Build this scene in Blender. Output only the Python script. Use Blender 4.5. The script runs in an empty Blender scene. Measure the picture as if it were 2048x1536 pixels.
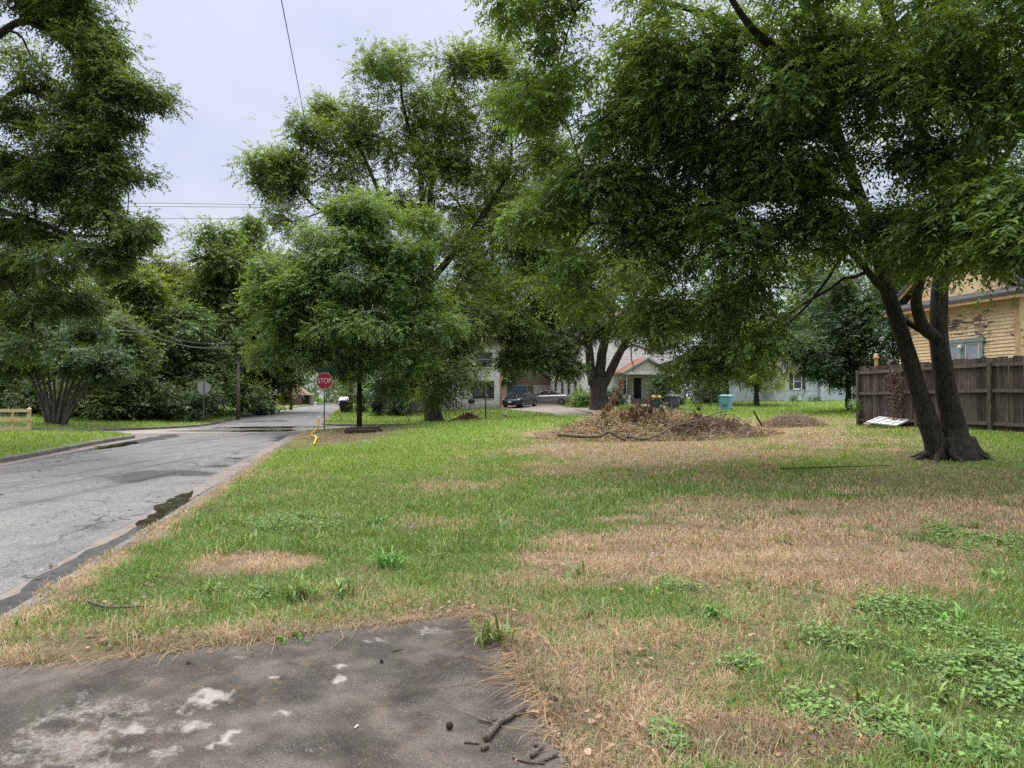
import bpy, bmesh, math, random
import numpy as np
from mathutils import Vector, Matrix
from mathutils.geometry import delaunay_2d_cdt

random.seed(7)
RNG = np.random.default_rng(7)
scene = bpy.context.scene
COL = scene.collection

# ------------------------------------------------------------------ camera model
F = 1365.33
EYE = 1.6
PITCH = math.atan(27 / F)
CP, SP = math.cos(PITCH), math.sin(PITCH)


def P(px, py, D):
    """real point at depth D (metres north of the camera) seen in that direction"""
    u = (px - 1024) / F
    v = (768 - py) / F
    s = D / (CP - v * SP)
    return np.array((u * s, D, EYE + (SP + v * CP) * s))


def cam():
    c = bpy.data.cameras.new('camera')
    c.sensor_fit = 'HORIZONTAL'
    c.sensor_width = 36
    c.lens = 24.0
    c.clip_start = 0.05
    c.clip_end = 3000
    o = bpy.data.objects.new('camera', c)
    o.location = (0, 0, EYE)
    o.rotation_euler = (math.pi / 2 + PITCH, 0, 0)
    COL.objects.link(o)
    scene.camera = o


cam()

# ------------------------------------------------------------------ road frame
ANG = math.radians(12.75)
CA, SA = math.cos(ANG), math.sin(ANG)


def LA(x, y):
    return x * CA + y * SA, -x * SA + y * CA


def XY(l, a):
    return l * CA - a * SA, l * SA + a * CA


# ------------------------------------------------------------------ noise
def _h(i, j, s):
    v = np.sin(i * 127.1 + j * 311.7 + s * 74.7) * 43758.5453
    return v - np.floor(v)


def vnoise(x, y, s=0):
    xi, yi = np.floor(x), np.floor(y)
    fx, fy = x - xi, y - yi
    fx = fx * fx * (3 - 2 * fx)
    fy = fy * fy * (3 - 2 * fy)
    return (_h(xi, yi, s) * (1 - fx) + _h(xi + 1, yi, s) * fx) * (1 - fy) + \
           (_h(xi, yi + 1, s) * (1 - fx) + _h(xi + 1, yi + 1, s) * fx) * fy


def fbm(x, y, o=4, s=0):
    t, a, n = 0, 0.5, 0
    for k in range(o):
        t = t + a * vnoise(x * 2 ** k, y * 2 ** k, s + k * 3.1)
        n += a
        a *= 0.5
    return t / n


def sstep(a, b, x):
    t = np.clip((x - a) / (b - a), 0, 1)
    return t * t * (3 - 2 * t)


# ------------------------------------------------------------------ terrain
CTRL = [(0, 2.5, 0), (-2, 4, 0), (0, 5, 0), (2, 3, .0), (-1, 0, 0), (2, -3, 0), (0, -6, 0), (3, 5, .05),
        (8, 3, .15), (5, 8, .14), (9, 8, .25), (0, 9, .03), (-1, 15.8, .15), (1, 20, .35), (5, 20, .4), (9.4, 14, .34),
        (11.4, 22.5, .66), (12.45, 18, .72), (15, 12, .7), (18, 20, .85), (20, 8, .6), (7, 26, .52),
        (-8, 36, .07), (-5, 30, .15), (15.8, 32, .92), (25, 30, 1.1),
        (14.8, 47, .62), (10.8, 46, .60), (5, 43, .42), (0, 42, .2), (.7, 60, .68), (6, 66, .9), (14, 66, 1.0),
        (24.8, 62, 1.24), (19, 55, .95), (6, 50, .7), (-5.2, 46, -.02), (-3, 52, .25), (-5, 62, .6), (40, 60, 1.4),
        (30, 46, .9), (-20.5, 29, .2), (-30, 29, .4), (-18, 20, .05), (-25, 12, .2), (-25, 38, .1), (-20, 44, -.04),
        (-30, 55, .3), (-17, 60, .15), (-40, 40, .5), (-30, 80, .2), (0, 90, .8), (40, 90, 1.5), (-45, 120, .2),
        (-40, 160, .1), (20, 160, .8)]
for a_, z_ in ((-30, -.02), (-15, -.02), (0, -.02), (8, -.02), (16, -.02), (24, -.02), (32, -.02), (39, -.03), (46, -.02),
               (56, .1), (66, .17), (85, .17), (110, .18), (150, .2), (200, .22)):
    for l_ in (-9.4, -2.5):
        x_, y_ = XY(l_, a_)
        CTRL.append((x_, y_, z_))
for l_, z_ in ((3, .22), (5, .36), (8, .54), (12, .66), (17, .78), (25, .93), (35, 1.1)):
    x_, y_ = XY(l_, 34.6)
    CTRL.append((x_, y_, z_))
for l_, z_ in ((-40, .1), (-25, .0), (-15, -.04)):
    for a_ in (34, 41):
        x_, y_ = XY(l_, a_)
        CTRL.append((x_, y_, z_))
CT = np.array(CTRL, float)


def _phi(r2):
    return 0.5 * r2 * np.log(r2 + 1e-9)


def _tps():
    n = len(CT)
    q = CT[:, :2] / 20
    r2 = ((q[:, None] - q[None]) ** 2).sum(-1)
    A = np.zeros((n + 3, n + 3))
    A[:n, :n] = _phi(r2) + np.eye(n) * 0.002
    A[:n, n] = 1
    A[:n, n + 1:] = q
    A[n, :n] = 1
    A[n + 1:, :n] = q.T
    b = np.zeros(n + 3)
    b[:n] = CT[:, 2]
    return q, np.linalg.solve(A, b)


_Q, _W = _tps()


def H(x, y):
    x = np.clip(np.asarray(x, float), -55, 50)
    y = np.clip(np.asarray(y, float), -10, 200)
    shp = x.shape
    p = np.stack([x.ravel(), y.ravel()], 1) / 20
    out = np.empty(len(p))
    for i in range(0, len(p), 100000):
        c = p[i:i + 100000]
        r2 = ((c[:, None] - _Q[None]) ** 2).sum(-1)
        out[i:i + 100000] = _phi(r2) @ _W[:len(_Q)] + _W[len(_Q)] + c @ _W[len(_Q) + 1:]
    return out.reshape(shp)


def hz(x, y):
    return float(H(np.array([x]), np.array([y]))[0])


def PG(px, D, dz=0.0):
    x = (px - 1024) / F * D
    return np.array((x, D, hz(x, D) + dz))


# blocks: lawn side quadrants around the crossing (line in l, line in a, corner radius, direction signs)
BLOCKS = [(-2.6, 36.6, 3.2, 1, -1), (-2.3, 42.6, 3.6, 1, 1), (-9.35, 34.6, 2.6, -1, -1), (-9.2, 40.6, 4.6, -1, 1)]


def S(x, y):
    l, a = LA(np.asarray(x, float), np.asarray(y, float))
    best = np.full(l.shape, -1e9)
    for l0, a0, r, sl, sa in BLOCKS:
        u = (l - l0) * sl
        v = (a - a0) * sa
        d = np.where((u < r) & (v < r), r - np.hypot(r - u, r - v), np.minimum(u, v))
        best = np.maximum(best, d)
    return best


def kerb_curve(b, off):
    """polyline at offset off (positive into the block), from far along the main road to far along the cross street"""
    l0, a0, r, sl, sa = b
    rr = r - off
    pts = []
    far = 62 if sa < 0 else 330
    t = far
    while t > r:
        pts.append((l0 + sl * off, a0 + sa * t))
        t -= 0.6 if t < 70 else 6
    n = 14
    for k in range(n + 1):
        th = math.pi / 2 * k / n
        pts.append((l0 + sl * (r - rr * math.cos(th)), a0 + sa * (r - rr * math.sin(th))))
    t = r + .5
    while t < 260:
        pts.append((l0 + sl * t, a0 + sa * off))
        t += 0.6 if t < 45 else 6
    return np.array([XY(*p) for p in pts])


# slab, driveway and path outlines (world metres)
SLAB = np.array([(-3.75, 3.86), (-3.06, 4.09), (-2.4, 4.2), (-1.75, 4.47), (-1.1, 4.75), (-.31, 5.06), (-.12, 4.85), (-.02, 4.3), (.05, 3.95), (.16, 3.55),
                 (.2, 3.2), (.27, 2.9), (.3, 2.2), (.4, 0), (.5, -6), (-1.3, -6), (-1.72, -4)])
DRIVE = np.array([(3.6, 43.4), (8.2, 44.3), (6.6, 50), (5.0, 55), (4.4, 60), (4.3, 74), (-1.6, 74), (-1.3, 60), (.8, 54), (2.6, 49)])
WALK = np.array([(10.7, 44.9), (12.0, 45.2), (12.6, 63.6), (11.3, 63.6)])


def inpoly(x, y, poly):
    c = np.zeros(np.shape(x), bool)
    n = len(poly)
    for i in range(n):
        x1, y1 = poly[i]
        x2, y2 = poly[(i + 1) % n]
        if y1 == y2:
            continue
        m = ((y1 > y) != (y2 > y)) & (x < (x2 - x1) * (y - y1) / (y2 - y1) + x1)
        c ^= m
    return c


def polydist(x, y, poly):
    d = np.full(np.shape(x), 1e9)
    n = len(poly)
    for i in range(n):
        p, q = poly[i], poly[(i + 1) % n]
        e = q - p
        t = np.clip(((x - p[0]) * e[0] + (y - p[1]) * e[1]) / (e @ e), 0, 1)
        d = np.minimum(d, np.hypot(x - p[0] - t * e[0], y - p[1] - t * e[1]))
    return np.where(inpoly(x, y, poly), -d, d)


# ------------------------------------------------------------------ mesh helpers
def tag(o, label=None, cat=None, group=None, kind=None):
    if label: o['label'] = label
    if cat: o['category'] = cat
    if group: o['group'] = group
    if kind: o['kind'] = kind
    return o


def empty(name, loc, rz=0.0, label=None, cat=None, group=None):
    o = bpy.data.objects.new(name, None)
    o.empty_display_size = 0.2
    o.location = tuple(float(v) for v in loc)
    o.rotation_euler = (0, 0, rz)
    COL.objects.link(o)
    return tag(o, label, cat, group)


def link(name, me, mat=None, parent=None):
    o = bpy.data.objects.new(name, me)
    if mat is not None:
        me.materials.append(mat)
    COL.objects.link(o)
    if parent is not None:
        o.parent = parent
    return o


def np_mesh(name, V, quads=None, tris=None, cols=None, smooth=False, attrs=None):
    me = bpy.data.meshes.new(name)
    V = np.asarray(V, np.float32)
    me.vertices.add(len(V))
    me.vertices.foreach_set('co', V.ravel())
    loops, tot = [], []
    if quads is not None and len(quads):
        loops.append(np.asarray(quads, np.int32).ravel())
        tot.append(np.full(len(quads), 4, np.int32))
    if tris is not None and len(tris):
        loops.append(np.asarray(tris, np.int32).ravel())
        tot.append(np.full(len(tris), 3, np.int32))
    L = np.concatenate(loops)
    T = np.concatenate(tot)
    me.loops.add(len(L))
    me.loops.foreach_set('vertex_index', L)
    me.polygons.add(len(T))
    st = np.concatenate([[0], np.cumsum(T)[:-1]]).astype(np.int32)
    me.polygons.foreach_set('loop_start', st)
    me.polygons.foreach_set('loop_total', T)
    me.polygons.foreach_set('use_smooth', np.full(len(T), smooth))
    if cols is not None:
        a = me.color_attributes.new('Col', 'FLOAT_COLOR', 'POINT')
        c = np.ones((len(V), 4), np.float32)
        c[:, :3] = cols
        a.data.foreach_set('color', c.ravel())
    for k, v in (attrs or {}).items():
        a = me.attributes.new(k, 'FLOAT', 'POINT')
        a.data.foreach_set('value', np.asarray(v, np.float32))
    me.update(calc_edges=True)
    me.validate()
    return me


class MB:
    """collects boxes, prisms and tubes into one mesh"""

    def __init__(self):
        self.v, self.f, self.sm = [], [], []

    def add(self, vs, fs, smooth=False):
        o = len(self.v)
        self.v += [tuple(float(c) for c in v) for v in vs]
        self.f += [tuple(i + o for i in f) for f in fs]
        self.sm += [smooth] * len(fs)
        return self

    def box(self, x0, x1, y0, y1, z0, z1):
        return self.add([(x0, y0, z0), (x1, y0, z0), (x1, y1, z0), (x0, y1, z0), (x0, y0, z1), (x1, y0, z1), (x1, y1, z1), (x0, y1, z1)],
                        [(0, 3, 2, 1), (4, 5, 6, 7), (0, 1, 5, 4), (1, 2, 6, 5), (2, 3, 7, 6), (3, 0, 4, 7)])

    def hexa(self, b, t):
        """b, t: four points each, same winding (counter clockwise from above)"""
        return self.add(list(b) + list(t), [(0, 3, 2, 1), (4, 5, 6, 7), (0, 1, 5, 4), (1, 2, 6, 5), (2, 3, 7, 6), (3, 0, 4, 7)])

    def prism(self, poly, axis, a0, a1):
        """poly of 2D points extruded along axis 'x' or 'y' or 'z' """
        n = len(poly)
        def mk(p, a):
            return {'x': (a, p[0], p[1]), 'y': (p[0], a, p[1]), 'z': (p[0], p[1], a)}[axis]
        vs = [mk(p, a0) for p in poly] + [mk(p, a1) for p in poly]
        fs = [tuple(range(n))[::-1], tuple(range(n, 2 * n))]
        fs += [(i, (i + 1) % n, n + (i + 1) % n, n + i) for i in range(n)]
        return self.add(vs, fs)

    def tube(self, path, rad, seg=8, cap=True, smooth=True, jit=0.0, ell=1.0):
        path = np.asarray(path, float)
        n = len(path)
        rad = np.broadcast_to(np.asarray(rad, float), (n,))
        t = np.gradient(path, axis=0)
        t /= np.linalg.norm(t, axis=1)[:, None] + 1e-9
        ref = np.array((1.0, 0, 0)) if abs(t[0][0]) < .8 else np.array((0, 1.0, 0))
        u = np.cross(t[0], ref)
        u /= np.linalg.norm(u)
        vs = []
        for i in range(n):
            u = u - t[i] * (u @ t[i])
            u /= np.linalg.norm(u) + 1e-9
            w = np.cross(t[i], u)
            for k in range(seg):
                a = 2 * math.pi * k / seg
                r = rad[i] * (1 + (random.uniform(-jit, jit) if jit else 0))
                vs.append(path[i] + r * (math.cos(a) * u + ell * math.sin(a) * w))
        fs = []
        for i in range(n - 1):
            for k in range(seg):
                k2 = (k + 1) % seg
                fs.append((i * seg + k, i * seg + k2, (i + 1) * seg + k2, (i + 1) * seg + k))
        if cap:
            fs.append(tuple(range(seg))[::-1])
            fs.append(tuple(range((n - 1) * seg, n * seg)))
        return self.add(vs, fs, smooth)

    def lathe(self, prof, seg=14, c=(0, 0, 0)):
        n = len(prof)
        vs = [(c[0] + r * math.cos(2 * math.pi * k / seg), c[1] + r * math.sin(2 * math.pi * k / seg), c[2] + z)
              for r, z in prof for k in range(seg)]
        fs = [(i * seg + k, i * seg + (k + 1) % seg, (i + 1) * seg + (k + 1) % seg, (i + 1) * seg + k) for i in range(n - 1) for k in range(seg)]
        fs += [tuple(range(seg))[::-1], tuple(range((n - 1) * seg, n * seg))]
        return self.add(vs, fs, True)

    def build(self, name, mat, parent=None, bevel=0):
        me = bpy.data.meshes.new(name)
        me.from_pydata(self.v, [], self.f)
        me.polygons.foreach_set('use_smooth', self.sm)
        if bevel:
            bm = bmesh.new()
            bm.from_mesh(me)
            bmesh.ops.bevel(bm, geom=[e for e in bm.edges if len(e.link_faces) == 2 and e.calc_face_angle(0) > .5], offset=bevel, segments=2,
                            affect='EDGES', profile=.6)
            bm.to_mesh(me)
            bm.free()
        me.update()
        return link(name, me, mat, parent)


def catmull(pts, n):
    pts = np.asarray(pts, float)
    if len(pts) == 2:
        return np.linspace(pts[0], pts[1], n)
    p = np.vstack([2 * pts[0] - pts[1], pts, 2 * pts[-1] - pts[-2]])
    out = []
    m = len(pts) - 1
    for s in np.linspace(0, m - 1e-6, n):
        i = int(s)
        t = s - i
        a, b, c, d = p[i], p[i + 1], p[i + 2], p[i + 3]
        out.append(.5 * (2 * b + (c - a) * t + (2 * a - 5 * b + 4 * c - d) * t * t + (3 * b - a - 3 * c + d) * t ** 3))
    return np.array(out)


def copy_tree(o, parent=None):
    c = o.copy()
    COL.objects.link(c)
    if parent is not None:
        c.parent = parent
    for ch in [x for x in COL.objects if x.parent == o]:
        copy_tree(ch, c)
    return c


# ------------------------------------------------------------------ materials
def mat(name, build):
    m = bpy.data.materials.new(name)
    m.use_nodes = True
    nt = m.node_tree
    nt.nodes.clear()
    out = nt.nodes.new('ShaderNodeOutputMaterial')
    sh = build(nt)
    nt.links.new(sh, out.inputs['Surface'])
    return m


def N(nt, t, **kw):
    n = nt.nodes.new(t)
    for k, v in kw.items():
        if k in n.inputs:
            n.inputs[k].default_value = v
        else:
            setattr(n, k, v)
    return n


def ramp(nt, fac, stops):
    r = nt.nodes.new('ShaderNodeValToRGB')
    e = r.color_ramp.elements
    while len(e) < len(stops):
        e.new(0.5)
    for el, (p, c) in zip(e, stops):
        el.position = p
        el.color = (*c, 1) if len(c) == 3 else c
    nt.links.new(fac, r.inputs[0])
    return r.outputs[0]


def coords(nt, scale=(1, 1, 1), obj=True):
    tc = nt.nodes.new('ShaderNodeTexCoord')
    mp = nt.nodes.new('ShaderNodeMapping')
    mp.inputs['Scale'].default_value = scale
    nt.links.new(tc.outputs['Object' if obj else 'Generated'], mp.inputs['Vector'])
    return mp.outputs[0]


def noise(nt, vec, scale, detail=4, rough=.6, dist=0.0):
    n = nt.nodes.new('ShaderNodeTexNoise')
    n.inputs['Scale'].default_value = scale
    n.inputs['Detail'].default_value = detail
    n.inputs['Roughness'].default_value = rough
    n.inputs['Distortion'].default_value = dist
    nt.links.new(vec, n.inputs['Vector'])
    return n.outputs['Fac']


def mixc(nt, f, a, b, mode='MIX'):
    m = nt.nodes.new('ShaderNodeMix')
    m.data_type = 'RGBA'
    m.blend_type = mode
    for sock, val in ((m.inputs['Factor'], f), (m.inputs['A'], a), (m.inputs['B'], b)):
        pass
    def put(s, v):
        if hasattr(v, 'is_output'):
            nt.links.new(v, s)
        elif isinstance(v, (int, float)):
            s.default_value = v
        else:
            s.default_value = (*v, 1) if len(v) == 3 else v
    put(m.inputs[0], f)
    put(m.inputs[6], a)
    put(m.inputs[7], b)
    return m.outputs[2]


def math_(nt, op, a, b=0.0, clamp=False):
    m = nt.nodes.new('ShaderNodeMath')
    m.operation = op
    m.use_clamp = clamp
    for s, v in zip(m.inputs, (a, b)):
        if hasattr(v, 'is_output'):
            nt.links.new(v, s)
        else:
            s.default_value = v
    return m.outputs[0]


def bump(nt, h, strength=.3, dist=.02):
    b = nt.nodes.new('ShaderNodeBump')
    b.inputs['Strength'].default_value = strength
    b.inputs['Distance'].default_value = dist
    nt.links.new(h, b.inputs['Height'])
    return b.outputs[0]


def bsdf(nt, color, rough=.7, metal=0.0, spec=.3, normal=None):
    p = nt.nodes.new('ShaderNodeBsdfPrincipled')
    def put(s, v):
        if hasattr(v, 'is_output'):
            nt.links.new(v, s)
        elif isinstance(v, (int, float)):
            s.default_value = v
        else:
            s.default_value = (*v, 1)
    put(p.inputs['Base Color'], color)
    put(p.inputs['Roughness'], rough)
    put(p.inputs['Metallic'], metal)
    put(p.inputs['Specular IOR Level'], spec)
    if normal is not None:
        nt.links.new(normal, p.inputs['Normal'])
    return p.outputs[0]


def plain(name, c, rough=.6, metal=0.0, spec=.3, var=.15, scale=8):
    def b(nt):
        f = noise(nt, coords(nt), scale, 5)
        lo = tuple(v * (1 - var) for v in c)
        hi = tuple(min(1, v * (1 + var)) for v in c)
        return bsdf(nt, ramp(nt, f, [(.3, lo), (.7, hi)]), rough, metal, spec)
    return mat(name, b)


def attr_color(nt, name='Col'):
    a = nt.nodes.new('ShaderNodeAttribute')
    a.attribute_name = name
    return a


def leaf_mat(name, trans=.3, gloss=.05, grough=.4):
    def b(nt):
        c = attr_color(nt).outputs['Color']
        d = N(nt, 'ShaderNodeBsdfDiffuse')
        nt.links.new(c, d.inputs['Color'])
        t = N(nt, 'ShaderNodeBsdfTranslucent')
        tc = mixc(nt, 1.0, c, (1.5, 1.35, .6), 'MULTIPLY')
        nt.links.new(tc, t.inputs['Color'])
        m = N(nt, 'ShaderNodeMixShader')
        m.inputs[0].default_value = trans
        nt.links.new(d.outputs[0], m.inputs[1])
        nt.links.new(t.outputs[0], m.inputs[2])
        if gloss <= 0:
            return m.outputs[0]
        g = N(nt, 'ShaderNodeBsdfGlossy')
        g.inputs['Roughness'].default_value = grough
        g.inputs['Color'].default_value = (.9, .95, .92, 1)
        m2 = N(nt, 'ShaderNodeMixShader')
        m2.inputs[0].default_value = gloss
        nt.links.new(m.outputs[0], m2.inputs[1])
        nt.links.new(g.outputs[0], m2.inputs[2])
        return m2.outputs[0]
    return mat(name, b)


M = {}
M['leaf'] = leaf_mat('leaf', .47, .035)
M['grass'] = leaf_mat('grass_blade', .22, .03, .5)
M['deadleaf'] = leaf_mat('dead_leaf', .12, .02, .6)


def bark(name, lo, hi, sc=6.0):
    def b(nt):
        v = coords(nt, (sc, sc, sc * .22))
        f = noise(nt, v, 2.2, 8, .7, .6)
        f2 = noise(nt, coords(nt), 1.3, 3)
        col = mixc(nt, f2, ramp(nt, f, [(.35, lo), (.68, hi)]), ramp(nt, f, [(.35, lo), (.7, tuple(c * .7 for c in hi))]))
        return bsdf(nt, col, .85, 0, .2, bump(nt, f, .9, .03))
    return mat(name, b)


M['bark'] = bark('bark_dark', (.012, .010, .008), (.075, .062, .05))
M['bark_grey'] = bark('bark_grey', (.03, .026, .022), (.16, .14, .12))
M['bark_black'] = bark('bark_wet', (.007, .006, .005), (.075, .066, .054), 11)
M['stick'] = bark('stick_wood', (.05, .04, .032), (.26, .22, .18), 30)
M['pole'] = bark('pole_wood', (.10, .085, .07), (.27, .23, .19), 5)


def _ground(nt):
    c = attr_color(nt).outputs['Color']
    v = coords(nt)
    f = noise(nt, v, 24, 6, .7)
    f2 = noise(nt, v, 3, 4)
    k = ramp(nt, f, [(.25, (.45, .45, .45)), (.75, (1.4, 1.4, 1.4))])
    k2 = ramp(nt, f2, [(.3, (.8, .8, .8)), (.7, (1.15, 1.15, 1.15))])
    col = mixc(nt, 1, mixc(nt, 1, c, k, 'MULTIPLY'), k2, 'MULTIPLY')
    return bsdf(nt, col, .95, 0, .1, bump(nt, f, .8, .03))


M['ground'] = mat('ground_turf', _ground)


def _asphalt(nt):
    v = coords(nt)
    fine = noise(nt, v, 90, 3, .8)
    vor = N(nt, 'ShaderNodeTexVoronoi', Scale=60.0)
    nt.links.new(v, vor.inputs['Vector'])
    stone = ramp(nt, vor.outputs['Color'], [(.1, (.055, .053, .052)), (.5, (.112, .109, .107)), (.95, (.20, .195, .19))])
    med = noise(nt, v, 1.1, 6, .65, .4)
    # long streaks along the carriageway
    mp = N(nt, 'ShaderNodeMapping')
    tc = N(nt, 'ShaderNodeTexCoord')
    mp.inputs['Rotation'].default_value = (0, 0, -ANG)
    mp.inputs['Scale'].default_value = (1.6, .07, 1)
    nt.links.new(tc.outputs['Object'], mp.inputs['Vector'])
    st = noise(nt, mp.outputs[0], 1.0, 5, .6, .3)
    col = mixc(nt, 1, stone, ramp(nt, med, [(.3, (.72, .72, .74)), (.7, (1.15, 1.14, 1.12))]), 'MULTIPLY')
    col = mixc(nt, 1, col, ramp(nt, st, [(.36, (.55, .55, .57)), (.5, (1, 1, 1)), (.8, (1.15, 1.14, 1.12))]), 'MULTIPLY')
    # cracks
    cv = N(nt, 'ShaderNodeTexVoronoi', Scale=.32, feature='DISTANCE_TO_EDGE')
    wob = N(nt, 'ShaderNodeTexNoise', Scale=1.4, Detail=6.0)
    nt.links.new(v, wob.inputs['Vector'])
    add = N(nt, 'ShaderNodeVectorMath', operation='ADD')
    nt.links.new(v, add.inputs[0])
    nt.links.new(wob.outputs['Color'], add.inputs[1])
    nt.links.new(add.outputs[0], cv.inputs['Vector'])
    cr = ramp(nt, cv.outputs['Distance'], [(0.004, (.28, .28, .28)), (.012, (1, 1, 1))])
    brk = ramp(nt, noise(nt, v, .35, 3), [(.42, (1, 1, 1)), (.55, (0, 0, 0))])
    col = mixc(nt, 1, col, mixc(nt, brk, cr, (1, 1, 1)), 'MULTIPLY')
    # long cracks that follow the kerb
    rl = N(nt, 'ShaderNodeMapping')
    rl.inputs['Rotation'].default_value = (0, 0, -ANG)
    nt.links.new(tc.outputs['Object'], rl.inputs['Vector'])
    sx = N(nt, 'ShaderNodeSeparateXYZ')
    nt.links.new(rl.outputs[0], sx.inputs[0])
    for l0, wdt, sc_ in ((-3.55, .016, .9), (-4.25, .010, .6), (-6.1, .012, .35), (-7.9, .014, .5)):
        wn_ = noise(nt, v, sc_, 7, .75)
        dl = math_(nt, 'ABSOLUTE', math_(nt, 'SUBTRACT', math_(nt, 'ADD', sx.outputs[0], math_(nt, 'MULTIPLY', math_(nt, 'SUBTRACT', wn_, .5), 1.1)), l0))
        ck = ramp(nt, dl, [(wdt * .4, (.3, .3, .3)), (wdt, (1, 1, 1))])
        gp = ramp(nt, noise(nt, v, .45 + sc_ * .2, 3), [(.44, (1, 1, 1)), (.56, (0, 0, 0))])
        col = mixc(nt, 1, col, mixc(nt, gp, (1, 1, 1), ck), 'MULTIPLY')
    # concrete cross street and wet film
    a = attr_color(nt, 'conc').outputs['Fac']
    cf = noise(nt, v, 5, 7, .7)
    conc = ramp(nt, cf, [(.3, (.17, .14, .125)), (.7, (.28, .24, .215))])
    col = mixc(nt, a, col, conc)
    wn = noise(nt, v, .55, 5, .6, .5)
    w = attr_color(nt, 'wet').outputs['Fac']
    ww = math_(nt, 'MULTIPLY_ADD', w, 1.0)
    wet = ramp(nt, math_(nt, 'ADD', math_(nt, 'MULTIPLY', wn, .7), math_(nt, 'MULTIPLY', w, .6)), [(.52, (0, 0, 0)), (.66, (1, 1, 1))])
    col = mixc(nt, math_(nt, 'MULTIPLY', wet, .55), col, mixc(nt, 1, col, (.32, .32, .33), 'MULTIPLY'))
    rg = mixc(nt, wet, (.75, .75, .75), (.28, .28, .28))
    return bsdf(nt, col, rg, 0, .45, bump(nt, fine, .35, .006))


M['asphalt'] = mat('asphalt_worn', _asphalt)


def concrete(name, lo, hi, sc=3.0, stain=(.08, .07, .06), st=.5):
    def b(nt):
        v = coords(nt)
        f = noise(nt, v, sc, 8, .7)
        g = noise(nt, v, 60, 3, .8)
        s = noise(nt, v, .7, 6, .65, .6)
        col = ramp(nt, f, [(.3, lo), (.72, hi)])
        col = mixc(nt, 1, col, ramp(nt, g, [(.3, (.75, .75, .75)), (.7, (1.2, 1.2, 1.2))]), 'MULTIPLY')
        col = mixc(nt, math_(nt, 'MULTIPLY', ramp(nt, s, [(.45, (0, 0, 0)), (.65, (1, 1, 1))]), st), col, stain)
        return bsdf(nt, col, .85, 0, .25, bump(nt, g, .3, .006))
    return mat(name, b)


M['kerb'] = concrete('kerb_concrete', (.10, .092, .083), (.19, .175, .16), 4, (.04, .037, .033), .75)
M['gutter'] = concrete('gutter_concrete', (.13, .108, .094), (.21, .18, .16), 4, (.07, .065, .06), .5)
M['driveway'] = concrete('driveway_concrete', (.22, .18, .16), (.36, .30, .27), 2, (.15, .12, .10), .4)
M['path'] = concrete('path_concrete', (.25, .24, .22), (.38, .36, .33), 2, (.15, .14, .12), .4)


def _slab(nt):
    c = attr_color(nt).outputs['Color']
    v = coords(nt)
    g = noise(nt, v, 140, 4, .8)
    sp = N(nt, 'ShaderNodeTexVoronoi', Scale=95.0)
    nt.links.new(v, sp.inputs['Vector'])
    dots = ramp(nt, sp.outputs['Distance'], [(.12, (1, 1, 1)), (.26, (0, 0, 0))])
    gate = ramp(nt, noise(nt, v, 5, 7, .8), [(.42, (0, 0, 0)), (.58, (1, 1, 1))])
    col = mixc(nt, 1, c, ramp(nt, g, [(.28, (.25, .25, .25)), (.72, (1.8, 1.75, 1.7))]), 'MULTIPLY')
    col = mixc(nt, math_(nt, 'MULTIPLY', math_(nt, 'MULTIPLY', dots, gate), .75), col, (.30, .28, .25))
    wa = attr_color(nt, 'worn').outputs['Fac']
    wf = noise(nt, v, 38, 6, .8)
    wm = ramp(nt, math_(nt, 'ADD', wa, math_(nt, 'MULTIPLY', math_(nt, 'SUBTRACT', wf, .5), 1.25)), [(.26, (0, 0, 0)), (.72, (1, 1, 1))])
    col = mixc(nt, math_(nt, 'MULTIPLY', wm, .68), col, mixc(nt, g, (.26, .24, .22), (.42, .39, .36)))
    orange = ramp(nt, noise(nt, v, 16, 8, .78, .5), [(.50, (0, 0, 0)), (.64, (1, 1, 1))])
    zone = ramp(nt, noise(nt, v, 1.6, 4, .6), [(.42, (0, 0, 0)), (.6, (1, 1, 1))])
    col = mixc(nt, math_(nt, 'MULTIPLY', math_(nt, 'MULTIPLY', orange, zone), .5), col, (.15, .092, .04))
    cv = N(nt, 'ShaderNodeTexVoronoi', Scale=.55, feature='DISTANCE_TO_EDGE')
    wob = N(nt, 'ShaderNodeTexNoise', Scale=2.6, Detail=7.0)
    nt.links.new(v, wob.inputs['Vector'])
    add = N(nt, 'ShaderNodeVectorMath', operation='ADD')
    nt.links.new(v, add.inputs[0])
    nt.links.new(wob.outputs['Color'], add.inputs[1])
    nt.links.new(add.outputs[0], cv.inputs['Vector'])
    cr = ramp(nt, cv.outputs['Distance'], [(0.001, (.4, .4, .4)), (.003, (1, 1, 1))])
    col = mixc(nt, 1, col, mixc(nt, ramp(nt, noise(nt, v, .9, 2), [(.45, (1, 1, 1)), (.55, (0, 0, 0))]), cr, (1, 1, 1)), 'MULTIPLY')
    return bsdf(nt, col, .8, 0, .3, bump(nt, g, .6, .006))


M['slab'] = mat('slab_weathered', _slab)


def _water(nt):
    f = noise(nt, coords(nt), 9, 3)
    return bsdf(nt, ramp(nt, noise(nt, coords(nt), 2.5, 6, .7), [(.35, (.02, .017, .012)), (.65, (.05, .042, .03))]), .04, 0, .5, bump(nt, f, .05, .004))


M['water'] = mat('puddle_water', _water)
M['wet'] = mat('wet_gutter_film', lambda nt: bsdf(nt, ramp(nt, noise(nt, coords(nt), 6, 5), [(.3, (.045, .045, .048)), (.7, (.085, .083, .085))]), .22, 0, .5))


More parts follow.
